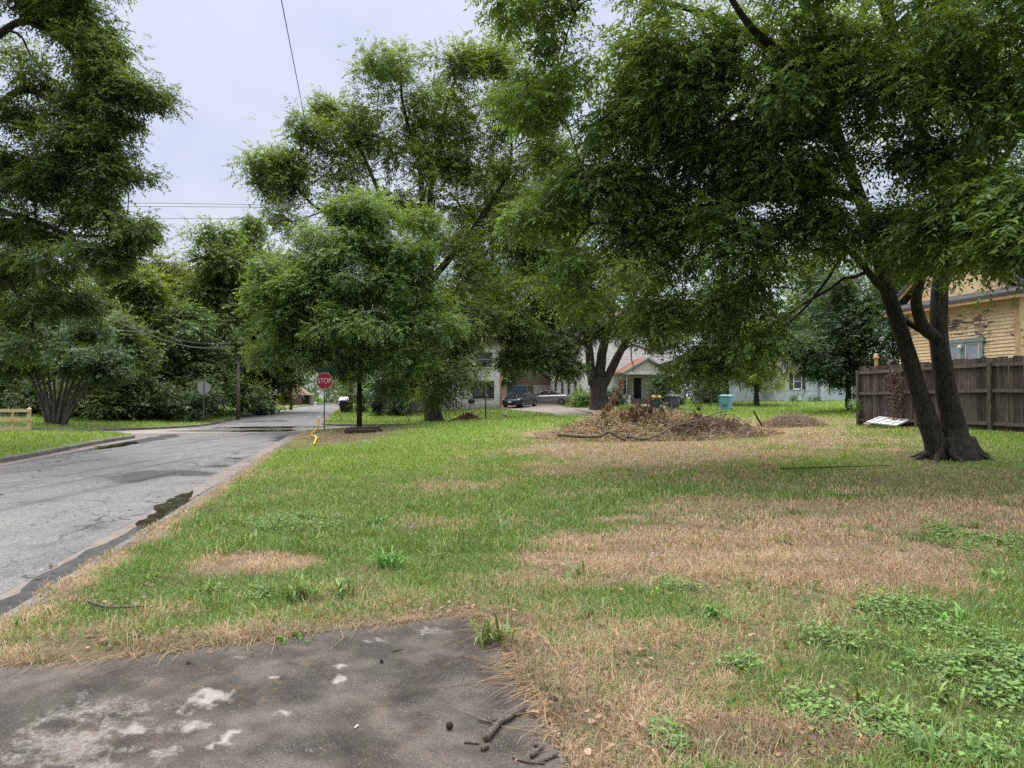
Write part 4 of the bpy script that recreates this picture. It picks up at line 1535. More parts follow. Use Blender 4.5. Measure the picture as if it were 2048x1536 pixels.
def tall_pecan():
    r = np.random.default_rng(22)
    D = 46
    base = PG(870, D)
    t0 = stem([PG(870, D, -.3), P(862, 800, D), P(858, 700, D), P(855, 600, D), P(858, 520, D), P(850, 440, D)], .62, .30, 30, .02, .35, .8)
    s1 = stem([P(858, 520, D), P(846, 420, 46), P(838, 330, 45), P(808, 220, 45), P(800, 150, 45)], .26, .06, 20)
    s2 = stem([P(856, 470, D), P(862, 380, 46), P(880, 290, 46), P(895, 200, 46), P(915, 150, 46)], .24, .06, 20)
    s3 = stem([P(862, 560, D), P(930, 480, 46), P(985, 400, 46), P(1020, 330, 47), P(1022, 250, 47)], .26, .06, 20)
    s4 = stem([P(850, 440, D), P(770, 400, 45), P(735, 330, 45), P(690, 245, 45), P(650, 205, 45)], .17, .04, 18)
    s5 = stem([P(852, 540, D), P(740, 460, 44), P(640, 420, 43), P(590, 370, 43)], .2, .05, 18)
    s6 = stem([P(862, 620, D), P(940, 560, 45), P(990, 470, 45)], .2, .06, 12)
    lobes = px_lobes([
        (620, 330, 43, 2.7, 3, 1.9, 1.1), (560, 370, 43, 1.7, 2.4, 1.6), (680, 400, 43, 1.6, 2.2, 1.4, .7), (640, 270, 43, 1.2, 1.6, .8), (720, 470, 43, 1.8, 2, 1.2, .7), (570, 440, 43, 1.5, 1.8, .8, .8),
        (770, 150, 45, 2.1, 2.6, 1.5), (730, 220, 45, 1.6, 2, 1.3, .8), (800, 230, 45, 1.9, 2.2, 1.4, .8), (910, 150, 46, 2.0, 2.4, 1.5), (900, 250, 46, 1.9, 2.3, 1.5, .8), (830, 320, 45, 1.8, 2.2, 1.2, .6), (770, 320, 45, 1.4, 1.8, 1.0, .5),
        (930, 340, 46, 1.4, 2, 1.2, .6), (1010, 160, 47, 1.5, 2, 1.6), (1040, 250, 47, 1.8, 2.2, 1.6), (980, 280, 47, 1.4, 1.8, 1.2, .8), (1050, 350, 47, 1.8, 2.2, 1.4, .8), (980, 400, 46, 1.5, 2, 1.2, .7), (1020, 460, 46, 1.7, 2, 1.3, .8),
        (650, 215, 45, .6, .8, .5), (860, 330, 45, 1.6, 2, 1.2), (815, 410, 45, 1.6, 2, 1.2), (900, 320, 46, 1.5, 2, 1.1), (960, 440, 46, 1.6, 2, 1.2), (1000, 330, 47, 1.5, 2, 1.2), (930, 120, 46, 1.2, 1.7, 1.0, .8), (730, 290, 45, 1.2, 1.6, 1.0, .8), (880, 470, 44, 1.7, 2, 1.2, .8), (1000, 120, 47, 1.3, 1.8, 1.2), (1080, 180, 48, 1.7, 2, 1.5), (1090, 300, 48, 1.8, 2, 1.5), (1060, 420, 47.5, 1.7, 2, 1.3), (940, 270, 46, 1.3, 1.8, 1.1, .8), (700, 260, 45, 1.2, 1.6, 1.0, .7), (760, 250, 45, 1.4, 1.7, 1.1, .7), (690, 300, 44, 1.3, 1.6, 1.0, .7), (860, 200, 45, 1.6, 2, 1.3, .8), (850, 270, 46, 1.7, 2, 1.2, .6), (700, 340, 44, 1.5, 2, 1.2, .5), (740, 400, 44, 1.7, 2, 1.2, .7), (870, 370, 45, 1.7, 2, 1.2, .6), (960, 210, 46, 1.5, 2, 1.3, .8), (900, 420, 45, 1.6, 2, 1.2, .6), (940, 500, 45, 1.9, 2.2, 1.4, .9), (1010, 560, 45, 1.8, 2.2, 1.3, .9), (890, 560, 43, 1.9, 2.2, 1.4, .9), (960, 630, 43, 2.0, 2.2, 1.3, .9),
        (900, 690, 41.5, 1.9, 2, 1.1, 1), (930, 745, 41, 1.5, 1.8, .7, 1), (840, 740, 41, 1.6, 1.8, .8, 1), (800, 690, 41, 1.6, 2, .9), (880, 785, 41.5, 1.3, 1.6, .45, .8), (950, 690, 43, 1.3, 1.6, .9)])
    tree('pecan_tree', 'tallest pecan with open feathery top behind the brighter tree and stop sign', 'tree', base, [t0, s1, s2, s3, s4, s5, s6], lobes, r, 215000, .21, .082, .58,
         'bark', rmax=.11, per=3, thin=.018, seg=12, droop=.25, flat=.8, col=(.118, .182, .048), var=.24, yel=.35, shell=.45)


def bright_ash():
    r = np.random.default_rng(23)
    D = 35.5
    base = PG(719, D)
    t0 = stem([PG(719, D, -.2), P(719, 800, D), P(719, 720, D), P(718, 640, D), P(716, 590, D)], .135, .11, 18, .01, .12)
    s1 = stem([P(718, 640, D), P(700, 590, D), P(690, 530, D), P(680, 450, D)], .10, .03, 14)
    s2 = stem([P(717, 620, D), P(740, 560, D), P(760, 500, D), P(770, 430, D)], .10, .03, 14)
    s3 = stem([P(718, 660, D), P(640, 620, 35), P(580, 580, 35)], .08, .025, 12)
    s4 = stem([P(718, 660, D), P(800, 630, 35), P(880, 600, 35)], .08, .025, 12)
    lobes = px_lobes([
        (690, 420, 35, 1.3, 1.8, 1.0), (770, 430, 35, 1.6, 2, 1.1), (620, 480, 35, 1.6, 2, 1.1), (700, 500, 34, 1.8, 2, 1.2), (810, 510, 35, 1.6, 2, 1.2), (560, 540, 35, 1.3, 1.8, 1.0), (640, 570, 34, 1.8, 2, 1.2),
        (760, 580, 34, 1.9, 2, 1.3), (860, 590, 35, 1.5, 1.8, 1.1), (580, 630, 34.5, 1.6, 1.8, 1.1), (690, 650, 33.5, 1.9, 2, 1.2), (800, 650, 34, 1.7, 1.8, 1.1), (880, 660, 35, 1.2, 1.5, 1.0), (530, 600, 35, .9, 1.3, .8),
        (620, 700, 34.5, 1.2, 1.5, .65), (720, 715, 34, 1.4, 1.6, .6), (810, 715, 34.5, 1.3, 1.5, .6), (560, 690, 35, .9, 1.2, .6), (850, 440, 36, .8, 1.2, .7), (780, 770, 35.5, .8, 1, .3, .8), (700, 740, 34.4, .7, .9, .2, .8), (690, 560, 33.6, 1.6, 1.5, 1.1), (720, 480, 34.2, 1.4, 1.5, 1.0), (640, 640, 33.8, 1.4, 1.5, 1.0), (740, 650, 33.4, 1.5, 1.4, 1.0), (640, 520, 34.4, 1.3, 1.4, .9), (780, 540, 34.2, 1.4, 1.4, 1.0)])
    tree('ash_tree', 'bright green leafy tree with thin black trunk just beyond the red stop sign', 'tree', base, [t0, s1, s2, s3, s4], lobes, r, 190000, .175, .064, .46,
         'bark_black', rmax=.05, per=3, thin=.012, seg=10, droop=.4, flat=.55, col=(.108, .188, .052), var=.2, yel=.4, shell=.5)


def centre_tree():
    r = np.random.default_rng(24)
    D = 50
    base = PG(1196, D)
    t0 = stem([PG(1196, D, -.3), P(1198, 790, D), P(1197, 755, D)], .68, .60, 10, .02, .22)
    a = stem([P(1186, 770, D), P(1180, 720, D), P(1172, 650, D), P(1165, 590, D), P(1150, 520, D), P(1130, 430, 49)], .38, .12, 22, .02)
    b = stem([P(1198, 765, D), P(1205, 700, D), P(1222, 640, D), P(1226, 560, 50), P(1240, 460, 50)], .42, .12, 20, .02)
    c = stem([P(1208, 770, D), P(1232, 720, D), P(1258, 670, D), P(1290, 600, 50), P(1330, 520, 50)], .36, .10, 20, .02)
    d = stem([P(1174, 690, D), P(1140, 670, 49), P(1100, 650, 48), P(1050, 590, 47), P(1000, 580, 46)], .22, .05, 18)
    e = stem([P(1160, 680, D), P(1130, 695, 48.6), P(1095, 705, 48), P(1070, 730, 47)], .12, .04, 12)
    f = stem([P(1236, 715, D), P(1262, 690, 48.6), P(1300, 700, 47.5), P(1340, 690, 47)], .10, .03, 12)
    g = stem([P(1262, 700, 49), P(1263, 720, 48.6), P(1268, 735, 48.5), P(1264, 742, 48.4)], .05, .012, 8)
    lobes = px_lobes([
        (1120, 420, 49, 2.6, 3, 1.8), (1240, 380, 50, 2.8, 3, 2.0), (1350, 450, 50, 2.6, 3, 1.8), (1160, 520, 49, 2.2, 2.4, 1.4, .9), (1180, 655, 47.5, .8, 1, .5, .7), (1290, 540, 50, 2.4, 2.6, 1.5, .9), (1060, 520, 47.5, 2.0, 2.4, 1.5), (1020, 590, 46.5, 2.0, 2.2, 1.3),
        (1090, 610, 47.5, 1.8, 2, 1.1), (1180, 600, 48, 1.6, 1.8, 1.0, .8), (1270, 620, 48, 1.7, 2, 1.0, .8), (1350, 620, 48, 1.8, 2, 1.2, .8), (1040, 670, 46.5, 1.7, 1.9, .9), (1110, 690, 47, 1.2, 1.5, .6), 
        (1135, 735, 46.5, .8, 1.2, .4, .7), (1020, 715, 46, .9, 1.4, .4), (1085, 722, 46.5, .9, 1.2, .4, .7), (1235, 660, 47, .9, 1, .5, .8), (1350, 725, 47, 1.0, 1.2, .6, .7), (1320, 680, 47, .9, 1.2, .5, .7), (1400, 700, 48, 1.6, 1.8, 1.1, .8),
        (1000, 645, 46, 1.2, 1.4, .8), (1420, 600, 50, 2, 2.4, 1.6, .8), (1325, 758, 47.2, .5, .8, .25, .6)])
    tree('pecan_tree', 'broad spreading tree with thick forked grey trunk before the white house porch', 'tree', base, [t0, a, b, c, d, e, f, g], lobes, r, 190000, .20, .085, .52,
         'bark_grey', rmax=.12, per=3, thin=.02, seg=14, droop=.5, flat=.5, col=(.078, .134, .036), var=.24, yel=.3, shell=.5)


def left_tree():
    r = np.random.default_rng(25)
    base = PG(-190, 23)
    D = 23
    t0 = stem([PG(-190, D, -.2), P(-185, 700, D), P(-170, 550, D), P(-150, 420, D), P(-140, 300, 22.5), P(-120, 150, 22), P(-100, -60, 22)], .42, .14, 26, .02, .3)
    a = stem([P(-140, 300, 22.5), P(-60, 130, 22), P(10, 60, 21.6), P(60, 45, 21.4), P(130, 90, 21), P(180, 150, 20.8)], .16, .04, 18)
    b = stem([P(-145, 380, 22.5), P(-40, 260, 22), P(40, 180, 21.6), P(120, 210, 21), P(190, 220, 21), P(270, 170, 20.8)], .15, .03, 18)
    c = stem([P(-160, 500, 23), P(-50, 420, 22.5), P(60, 440, 22), P(150, 470, 21.6), P(250, 470, 21.4)], .14, .03, 18)
    d = stem([P(-175, 600, 23), P(-80, 560, 22.6), P(10, 560, 22.2), P(60, 640, 22), P(70, 700, 22)], .12, .03, 14)
    e = stem([P(10, 60, 21.6), P(40, 70, 21.4), P(60, 110, 21.2)], .05, .02, 6)
    lobes = px_lobes([
        (70, 15, 21.4, 1.3, 1.8, .7), (170, 30, 21, 1.0, 1.5, .8), (150, 90, 21, 1.1, 1.5, .75), (205, 110, 20.8, .55, .9, .7), (60, 150, 21.4, .8, 1.2, .45, .6), (130, 190, 21, 1.1, 1.4, .7), (215, 165, 20.8, .7, 1, .5), (280, 185, 20.7, .5, .8, .4),
        (240, 230, 20.8, .6, .8, .4), (40, 250, 22, 1.1, 1.6, .8), (140, 270, 21.3, 1.0, 1.4, .7), (210, 290, 21, .7, 1, .5, .8), (60, 340, 22, 1.2, 1.6, .9), (150, 370, 21.5, 1.0, 1.4, .8), (230, 340, 21.2, .6, .9, .5), (20, 430, 22.3, 1.1, 1.6, .8),
        (110, 450, 21.8, 1.0, 1.4, .6, .8), (190, 430, 21.5, .8, 1.1, .6, .9), (260, 470, 21.4, .6, .9, .4, .8), (220, 510, 21.5, .6, .9, .4), (130, 530, 21.8, .8, 1.2, .5, .8), (30, 530, 22.3, 1.1, 1.5, .6), (80, 600, 22, .9, 1.2, .5), (10, 630, 22.2, .7, 1.1, .6),
        (140, 600, 22, .6, 1, .4), (60, 690, 22, .6, .9, .4, .8), (-60, 100, 22, 1.8, 2.2, 1.3, .7), (-60, 350, 22.6, 1.6, 2.2, 1.4, .7), (0, -150, 21.5, 2.2, 2.6, 1.3, .6), (150, -130, 21, 1.4, 2, .9, .7), (-70, 560, 22.8, 1.3, 1.8, 1, .6), (60, 100, 24.5, 1.8, 1.5, 1.4, .5), (60, 400, 24.5, 1.8, 1.5, 1.6, .5)])
    tree('oak_tree', 'dark dense tree reaching over the road corner above the pale rail fence', 'tree', base, [t0, a, b, c, d, e], lobes, r, 250000, .115, .048, .34,
         'bark', rmax=.06, per=3, thin=.012, seg=10, droop=.4, flat=.55, col=(.086, .138, .038), var=.22, yel=.3, shell=.5)


def simple_tree(name, label, px, D, top, bot, rpx, seed, n, ln, col, trunk_r=.16, extra=None, group=None, cat='tree', lean=0.0, **kw):
    r = np.random.default_rng(seed)
    base = PG(px, D)
    zt = P(px, top, D)[2]
    zb = P(px, bot, D)[2]
    R = rpx / F * D
    hgt = zt - zb
    rows = []
    k = 13
    for i in range(k):
        t = (i + .5) / k
        z = zb + hgt * t
        rad = R * (math.sin(math.pi * (.12 + .80 * t)) ** .7)
        a = i * 2.4 + r.uniform(-.5, .5)
        q = rad * r.uniform(.25, .62)
        s = max(.5, R * r.uniform(.34, .52) * (1.15 - .35 * t))
        rows.append((base[0] + math.cos(a) * q + lean * t, base[1] + math.sin(a) * q, z, s, s, min(s * .72, hgt * .2)))
    rows += px_lobes(extra or [])
    t0 = stem([base - (0, 0, .2), (base[0] + lean * .1, base[1], zb * .6 + base[2] * .4), (base[0] + lean * .3, base[1], zb + hgt * .35), (base[0] + lean * .6, base[1], zb + hgt * .8)], trunk_r, trunk_r * .25, 16, .05, .25)
    return tree(name, label, cat, base, [t0], rows, r, n, ln, ln * .4, max(.3, R * .2), group=group, rmax=.08, per=2, thin=.015, seg=8, col=col, **kw)


def bush(name, label, px, D, top, rpx, seed, n, ln, col, cat='shrub', deep=None, group=None, mat_='leaf', base_off=0.0, wd=.42, **kw):
    r = np.random.default_rng(seed)
    base = PG(px, D, base_off)
    h = P(px, top, D)[2] - base[2]
    R = rpx / F * D
    dp = deep or R
    lobes = []
    for i in range(7):
        a = i * 2.4
        q = .5 * math.sqrt(i / 7)
        lobes.append((math.cos(a) * R * q, math.sin(a) * dp * q, h * r.uniform(.32, .62), R * .55, dp * .55, h * .36))
    V, C, *_ = crown_data(r, lobes, n, ln, ln * wd, max(.12, R * .3), col=col, zcut=lambda x, y: x * 0 + .02, **kw)
    o = tag(link(name, np_mesh(name, V, np.arange(len(V)).reshape(-1, 4), None, C), M[mat_]), label, cat, group)
    o.location = tuple(base)
    return o


big_near_tree()
tall_pecan()
bright_ash()
centre_tree()
left_tree()

# thicket across the side street
G1 = (.102, .162, .043)
G2 = (.130, .190, .048)
GD = (.078, .124, .035)
simple_tree('hackberry_tree', 'round topped lit tree rising over the thicket left of the overhead wires', 255, 52, 535, 760, 105, 31, 42000, .30, G2, .2, zcut=None)
simple_tree('hackberry_tree', 'tall tree with ragged sprig top above the back of the grey stop sign', 430, 57, 462, 780, 100, 32, 46000, .32, G1, .22)
simple_tree('hackberry_tree', 'yellowish green tree behind the wires between the two tall roadside trees', 335, 60, 520, 760, 80, 33, 36000, .32, (.115, .155, .036), .2)
simple_tree('hackberry_tree', 'leaning tree overhanging the far road left of the bright ash', 545, 68, 500, 770, 85, 34, 40000, .33, G1, .2, lean=1.0)
simple_tree('hackberry_tree', 'tree at the back of the yard behind the pale rail fence', 40, 50, 560, 800, 110, 35, 36000, .30, GD, .2)
simple_tree('hackberry_tree', 'shaded tree with low hanging boughs beside the clump of bare stems', 235, 45, 640, 815, 95, 36, 34000, .25, GD, .14)
simple_tree('hackberry_tree', 'dark tree at the street corner beyond the grey sign', 385, 52, 620, 820, 80, 37, 36000, .26, (.085, .140, .038), .16)
simple_tree('hackberry_tree', 'vine covered dark tree behind the wooden pole by the road', 505, 66, 600, 820, 50, 38, 26000, .28, GD, .14)
simple_tree('hackberry_tree', 'slim sapling whose feathery tip sticks out over the thicket', 500, 62, 432, 560, 45, 39, 7000, .34, G1, .09, droop=.7)


def bare_stem_clump():
    r = np.random.default_rng(41)
    D = 38.5
    base = PG(112, D)
    stems = []
    for i in range(11):
        tx = 50 + i * 15 + r.uniform(-5, 5)
        bx = 96 + i * 3.2
        dd = D + r.uniform(-.5, .5)
        stems.append(stem([PG(bx, dd, -.1), P(bx + (tx - bx) * .28 + r.uniform(-2, 2), 810, dd), P(bx + (tx - bx) * .62, 775, dd), P(tx, 735, dd), P(tx + (tx - 112) * .3, 690, dd)], .10, .045, 16, .05, .2))
    lobes = px_lobes([(60, 700, 38, 1.3, 1.5, .7), (130, 690, 38, 1.4, 1.5, .7), (190, 710, 38, 1.2, 1.5, .6), (90, 650, 38.5, 1.3, 1.5, .8), (160, 650, 38.5, 1.2, 1.5, .8), (20, 730, 38, 1.0, 1.3, .5), (225, 740, 38.5, .9, 1.2, .4), (150, 735, 38, .9, 1.2, .3, .6)])
    tree('crape_myrtle', 'old shrub tree with many bare fanned stems behind the pale rail fence', 'tree', base, stems, lobes, r, 42000, .17, .07, .4, 'bark_grey',
         rmax=.03, per=4, thin=.012, seg=8, col=(.04, .082, .022), droop=.4, yel=.5)


bare_stem_clump()


def stuff_mass(name, label, cat, lobes, n, ln, col, clump, seed, **kw):
    r = np.random.default_rng(seed)
    V, C, *_ = crown_data(r, lobes, n, ln, ln * .42, clump, col=col, **kw)
    tag(link(name, np_mesh(name, V, np.arange(len(V)).reshape(-1, 4), None, C), M['leaf']), label, cat, kind='stuff')


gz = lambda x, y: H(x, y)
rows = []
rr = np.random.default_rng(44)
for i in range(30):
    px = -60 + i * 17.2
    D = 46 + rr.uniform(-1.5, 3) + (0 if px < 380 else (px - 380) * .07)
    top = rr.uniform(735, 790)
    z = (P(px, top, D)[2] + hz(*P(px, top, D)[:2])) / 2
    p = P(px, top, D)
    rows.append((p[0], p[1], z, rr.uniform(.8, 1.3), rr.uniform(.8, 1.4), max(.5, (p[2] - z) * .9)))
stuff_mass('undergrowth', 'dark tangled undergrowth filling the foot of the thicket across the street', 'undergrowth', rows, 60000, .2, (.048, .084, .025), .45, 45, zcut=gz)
rows = []
for i in range(26):
    px = -150 + i * 27
    for D, t0_, t1_ in ((66, 590, 700), (74, 540, 640)):
        q = P(px + rr.uniform(-15, 15), rr.uniform(t0_, t1_), D)
        rows.append((*q, rr.uniform(2.2, 3.4), 2.5, rr.uniform(1.6, 2.6)))
    q = P(px, 760, 68)
    rows.append((*q, 2.4, 2.0, 2.0))
stuff_mass('far_woods', 'dense far woods closing the view behind the thicket trees', 'woods', rows, 60000, .45, (.085, .14, .04), 1.2, 46, zcut=gz)
rows = []
for px, py, D in ((520, 680, 120), (560, 640, 125), (600, 620, 130), (640, 610, 140), (670, 640, 150), (700, 680, 160), (720, 640, 150), (745, 700, 120), (650, 720, 170), (690, 740, 190), (710, 760, 200), (680, 700, 180), (540, 740, 128),
                  (600, 730, 150), (625, 770, 170), (670, 770, 210), (700, 785, 220), (500, 720, 115), (760, 740, 110), (780, 680, 100), (820, 640, 100), (650, 790, 200), (730, 785, 180)):
    rows.append((*P(px, py, D), D * .035, D * .03, D * .028))
stuff_mass('roadside_woods', 'hazy green woods at the far end of the road', 'woods', rows, 46000, .6, (.085, .14, .042), 1.5, 47, zcut=gz)
rows = []
for i in range(30):
    px = 760 + i * 46
    D = rr.uniform(84, 96)
    for py, rz in ((rr.uniform(520, 560), 3.4), (rr.uniform(600, 640), 3.2), (690, 3), (760, 2.6)):
        if rr.random() < .85 or py > 650:
            rows.append((*P(px + rr.uniform(-20, 20), py, D), rr.uniform(3, 4.2), 3.2, rz))
stuff_mass('backdrop_woods', 'solid green woods rising behind the white and blue houses', 'woods', rows, 90000, .52, (.06, .11, .032), 1.5, 48, zcut=gz)

# yard trees on the right
simple_tree('pear_tree', 'rounded small leaved tree with dark forked trunk in front of the blue house', 1697, 33, 560, 765, 105, 51, 60000, .13, (.040, .080, .028), .17, shell=.55, extra=[(1655, 700, 32, .7, .8, .35), (1610, 712, 32, .75, .8, .4), (1640, 735, 32, .5, .6, .2), (1580, 690, 32, .5, .6, .3)])
simple_tree('young_tree', 'young tree with bright yellow green top between the teal bin and the blue house', 1513, 54, 655, 760, 62, 52, 16000, .22, (.16, .22, .035), .24, yel=.6)
simple_tree('hackberry_tree', 'dark double trunked tree near the corner of the white house', 1452, 58, 560, 745, 70, 53, 26000, .26, (.035, .08, .022), .32)
simple_tree('hackberry_tree', 'leafy tree standing behind the blue house roof', 1640, 72, 520, 735, 110, 55, 26000, .34, G1, .3)
simple_tree('hackberry_tree', 'shade tree behind the garage between both white houses', 1060, 84, 600, 770, 110, 56, 26000, .38, G1, .3)
simple_tree('hackberry_tree', 'tree close behind the leaning twin trunks above the yellow house', 1830, 31, 500, 700, 120, 57, 34000, .17, (.036, .078, .024), .2)
simple_tree('hackberry_tree', 'tall tree filling the gap between the feathery pecan and the forked grey trunk', 985, 68, 330, 740, 120, 59, 42000, .34, (.07, .12, .032), .3)
simple_tree('hackberry_tree', 'tall tree behind the white house roof left of its forked front tree', 1120, 78, 290, 700, 130, 60, 42000, .38, (.08, .135, .036), .3)
simple_tree('hackberry_tree', 'big tree shading the left white house wall', 815, 58, 560, 770, 95, 58, 26000, .3, (.036, .078, .022), .25)


def shrub(name, label, px, D, top, rpx, seed, n, ln, col, **kw):
    bush(name, label, px, D, top, rpx, seed, n, ln, col, **kw)


shrub('shrub', 'bright spiky green shrub against the white house side wall', 1165, 57, 778, 15, 61, 1500, .26, (.14, .23, .06), upn=.3)
shrub('shrub', 'dark rounded shrub left of the white house steps', 1232, 59, 775, 22, 62, 4000, .15, (.03, .07, .022))
shrub('shrub', 'tall dark leafy shrub right of the porch steps', 1322, 60, 760, 26, 63, 5000, .17, (.034, .08, .03))
shrub('shrub', 'pale grey green shrub at the right corner of the white house', 1350, 59, 788, 16, 64, 2400, .15, (.09, .13, .075))
shrub('shrub', 'dark overgrown shrub between the white and blue houses', 1420, 62, 755, 30, 65, 5000, .18, (.022, .05, .018))
shrub('shrub', 'tall dark shrub before the left white house', 757, 55, 762, 16, 66, 4200, .16, (.02, .045, .016))
shrub('shrub', 'leafy shrub at the foot of the left white house', 800, 54, 775, 24, 67, 4600, .17, (.05, .10, .03))
shrub('shrub', 'clump of ivy leaves on the fence end post', 1709, 22.3, 800, 6, 68, 420, .07, (.07, .14, .05), base_off=.35)
shrub('shrub', 'low weed clump under the blue house window', 1588, 60.5, 789, 7, 69, 500, .14, (.06, .12, .04))
shrub('shrub', 'small dark weed clump by the blue house corner step', 1632, 60.5, 791, 9, 70, 500, .14, (.045, .09, .03))
shrub('ivy', 'dark ivy wrapped round the top of the bare wooden pole', 478, 51, 655, 17, 74, 2600, .16, (.06, .105, .03), base_off=4.3, cat='ivy')
shrub('shrub', 'low green roadside bush below the vine covered pole', 530, 60, 800, 26, 71, 3600, .2, (.045, .10, .03))
shrub('shrub', 'green bush by the far road verge beside the grey pole', 722, 62, 770, 18, 72, 2600, .2, (.06, .12, .035))


def sapling():
    r = np.random.default_rng(73)
    D = 47.5
    base = PG(1398, D)
    stems = [stem([PG(1398, D, -.1), P(1394 + k * 8 - 12, 795, D), P(1390 + k * 16 - 28, 765, D), P(1388 + k * 24 - 44, 742, D)], .035, .012, 10) for k in range(4)]
    lobes = px_lobes([(1375, 755, D, .6, .6, .5), (1400, 765, D, .6, .6, .5), (1425, 750, D, .7, .6, .4), (1385, 780, D, .5, .5, .35), (1412, 785, D, .5, .5, .3), (1440, 770, D, .5, .5, .4)])
    tree('sapling', 'airy pale leaved sapling in the lawn between grey and teal bins', 'sapling', base, stems, lobes, r, 2600, .13, .05, .25, 'bark_grey', rmax=.02, per=4, thin=.01, seg=6, col=(.10, .14, .065), droop=.3)


sapling()
# ------------------------------------------------------------------ signs
def text_mesh(body, size, depth, mat_, name, parent, loc, sx=1.0):
    cu = bpy.data.curves.new(name + '_curve', 'FONT')
    cu.body = body
    cu.size = size
    cu.align_x = 'CENTER'
    cu.align_y = 'CENTER'
    cu.extrude = depth
    t = bpy.data.objects.new(name + '_tmp', cu)
    COL.objects.link(t)
    bpy.context.view_layer.update()
    me = bpy.data.meshes.new_from_object(t.evaluated_get(bpy.context.evaluated_depsgraph_get()))
    bpy.data.objects.remove(t)
    bpy.data.curves.remove(cu)
    o = link(name, me, mat_, parent)
    o.rotation_euler = (math.pi / 2, 0, 0)
    o.location = loc
    o.scale = (sx, 1, 1)
    return o


def octagon(R):
    return [(R * math.cos(math.pi / 8 + k * math.pi / 4), R * math.sin(math.pi / 8 + k * math.pi / 4)) for k in range(8)]


def stop_sign():
    b = PG(649, 32)
    rt = empty('stop_sign', b, math.radians(-2), 'red octagonal STOP sign on a thin post at the lawn corner', 'stop sign')
    MB().prism([(-.028, -.012), (.028, -.012), (.028, 0), (.012, 0), (.012, .022), (-.012, .022), (-.012, 0), (-.028, 0)], 'z', -.2, 2.80).build('post', M['post_green'], rt)
    zc = 2.36
    Rm = .381 / math.cos(math.pi / 8)
    pl = MB().prism([(x, z + zc) for x, z in octagon(Rm)], 'y', -.022, -.014).build('sign_border', M['sign_white'], rt)
    MB().prism([(x, z + zc) for x, z in octagon(Rm * .955)], 'y', -.026, -.0222).build('sign_face', M['sign_red'], rt)
    text_mesh('STOP', .335, .0015, M['sign_white'], 'lettering', rt, (0, -.0285, zc), .80)
    st = MB().box(-.46, .50, -.012, -.004, 2.80, 2.99).build('street_name_blade', M['sign_green'], rt)
    MB().box(-.445, .485, -.0155, -.0125, 2.815, 2.975).build('blade_face', M['sign_pale'], st)
    MB().box(-.03, .03, -.02, .02, 2.76, 2.80).build('bracket', M['post_green'], rt)


stop_sign()


def grey_sign():
    b = PG(408, 44)
    rt = empty('stop_sign', b, ANG, 'grey back of an octagonal sign on a thin post across the street', 'stop sign')
    MB().prism([(-.028, -.022), (.028, -.022), (.028, -.010), (.012, -.010), (.012, .012), (-.012, .012), (-.012, -.010), (-.028, -.010)], 'z', -.2, 2.62).build('post', M['post_green'], rt)
    MB().prism([(x, z + 2.27) for x, z in octagon(.381 / math.cos(math.pi / 8))], 'y', .0125, .0165).build('sign_plate', M['sign_back'], rt)


grey_sign()

# ------------------------------------------------------------------ poles and wires
def pole(px, D, h, r, label, arms=False):
    b = PG(px, D)
    rt = empty('utility_pole', b, ANG, label, 'utility pole')
    MB().tube([(0, 0, -.3), (.01, 0, h * .4), (.02, 0, h)], [r * 1.1, r, r * .75], 10).build('pole', M['pole'], rt)
    if arms:
        MB().box(-.9, .9, -.06, .06, h - .6, h - .48).build('crossarm', M['pole'], rt)
        for s in (-.8, .0, .8):
            MB().lathe([(.03, 0), (.055, .03), (.03, .07), (.05, .1), (.02, .14)], 8, (s, 0, h - .478)).build('insulator', M['cream'], rt)
    return b


p1 = pole(476, 51, 5.9, .125, 'bare wooden utility pole against the thicket left of the road')
pole(536, 78, 6.5, .14, 'shorter dark pole half hidden by leaves left of the tan pole')
pole(582, 84, 6.5, .17, 'pale tan utility pole beside the brown roadside fence')
p4 = pole(702, 64, 13.5, .19, 'grey utility pole behind the wheelie bins at the kerb', True)


def wire(name, label, pts, r, n=40, sag=0.0, m='wire', group=None, cat='wire'):
    pts = np.array(pts, float)
    q = catmull(pts, n)
    t = np.linspace(0, 1, n)
    q[:, 2] -= sag * 4 * t * (1 - t)
    o = MB().tube(q, r, 5).build(name, M[m])
    return tag(o, label, cat, group)


top4 = np.array(p4) + (0, 0, 13.3)
wire('overhead_wire', 'single thin cable running up across the open sky from the trees', [P(655, 470, 60), P(550, -65, 10)], .009)
for y0, y1, lab in ((405, 409, 'upper'), (412, 414, 'middle'), (436, 437, 'lowest')):
    wire('overhead_wire', lab + ' of three level cables crossing the sky above the thicket', [P(60, y0 + 2, 36), P(300, y0 + 1, 36), P(520, y1, 36), P(720, y1 - 4, 36.5)], .013)
pt = np.array(p1) + (0, 0, 5.6)
wire('overhead_wire', 'upper pale service cable sloping down to the wooden pole', [P(60, 540, 26), P(180, 608, 30), P(280, 652, 37), P(380, 684, 44), pt], .014, m='wire_pale')
wire('overhead_wire', 'lower pale service cable sloping down to the wooden pole', [P(60, 545, 26), P(180, 616, 30), P(280, 662, 37), P(380, 693, 44), pt - (0, 0, .25)], .018, m='wire_pale')
wire('overhead_wire', 'short slack cable looping between thicket and wooden pole', [P(225, 660, 36), P(290, 667, 40), P(380, 694, 46), pt - (0, 0, .45)], .012, m='wire_pale')


def GH(px, py, up=0.0):
    D = 20.0
    for _ in range(40):
        z = hz((px - 1024) / F * D, D) + up
        D = .5 * D + .5 * (EYE - z) * F / (py - 795)
    return P(px, py, D)


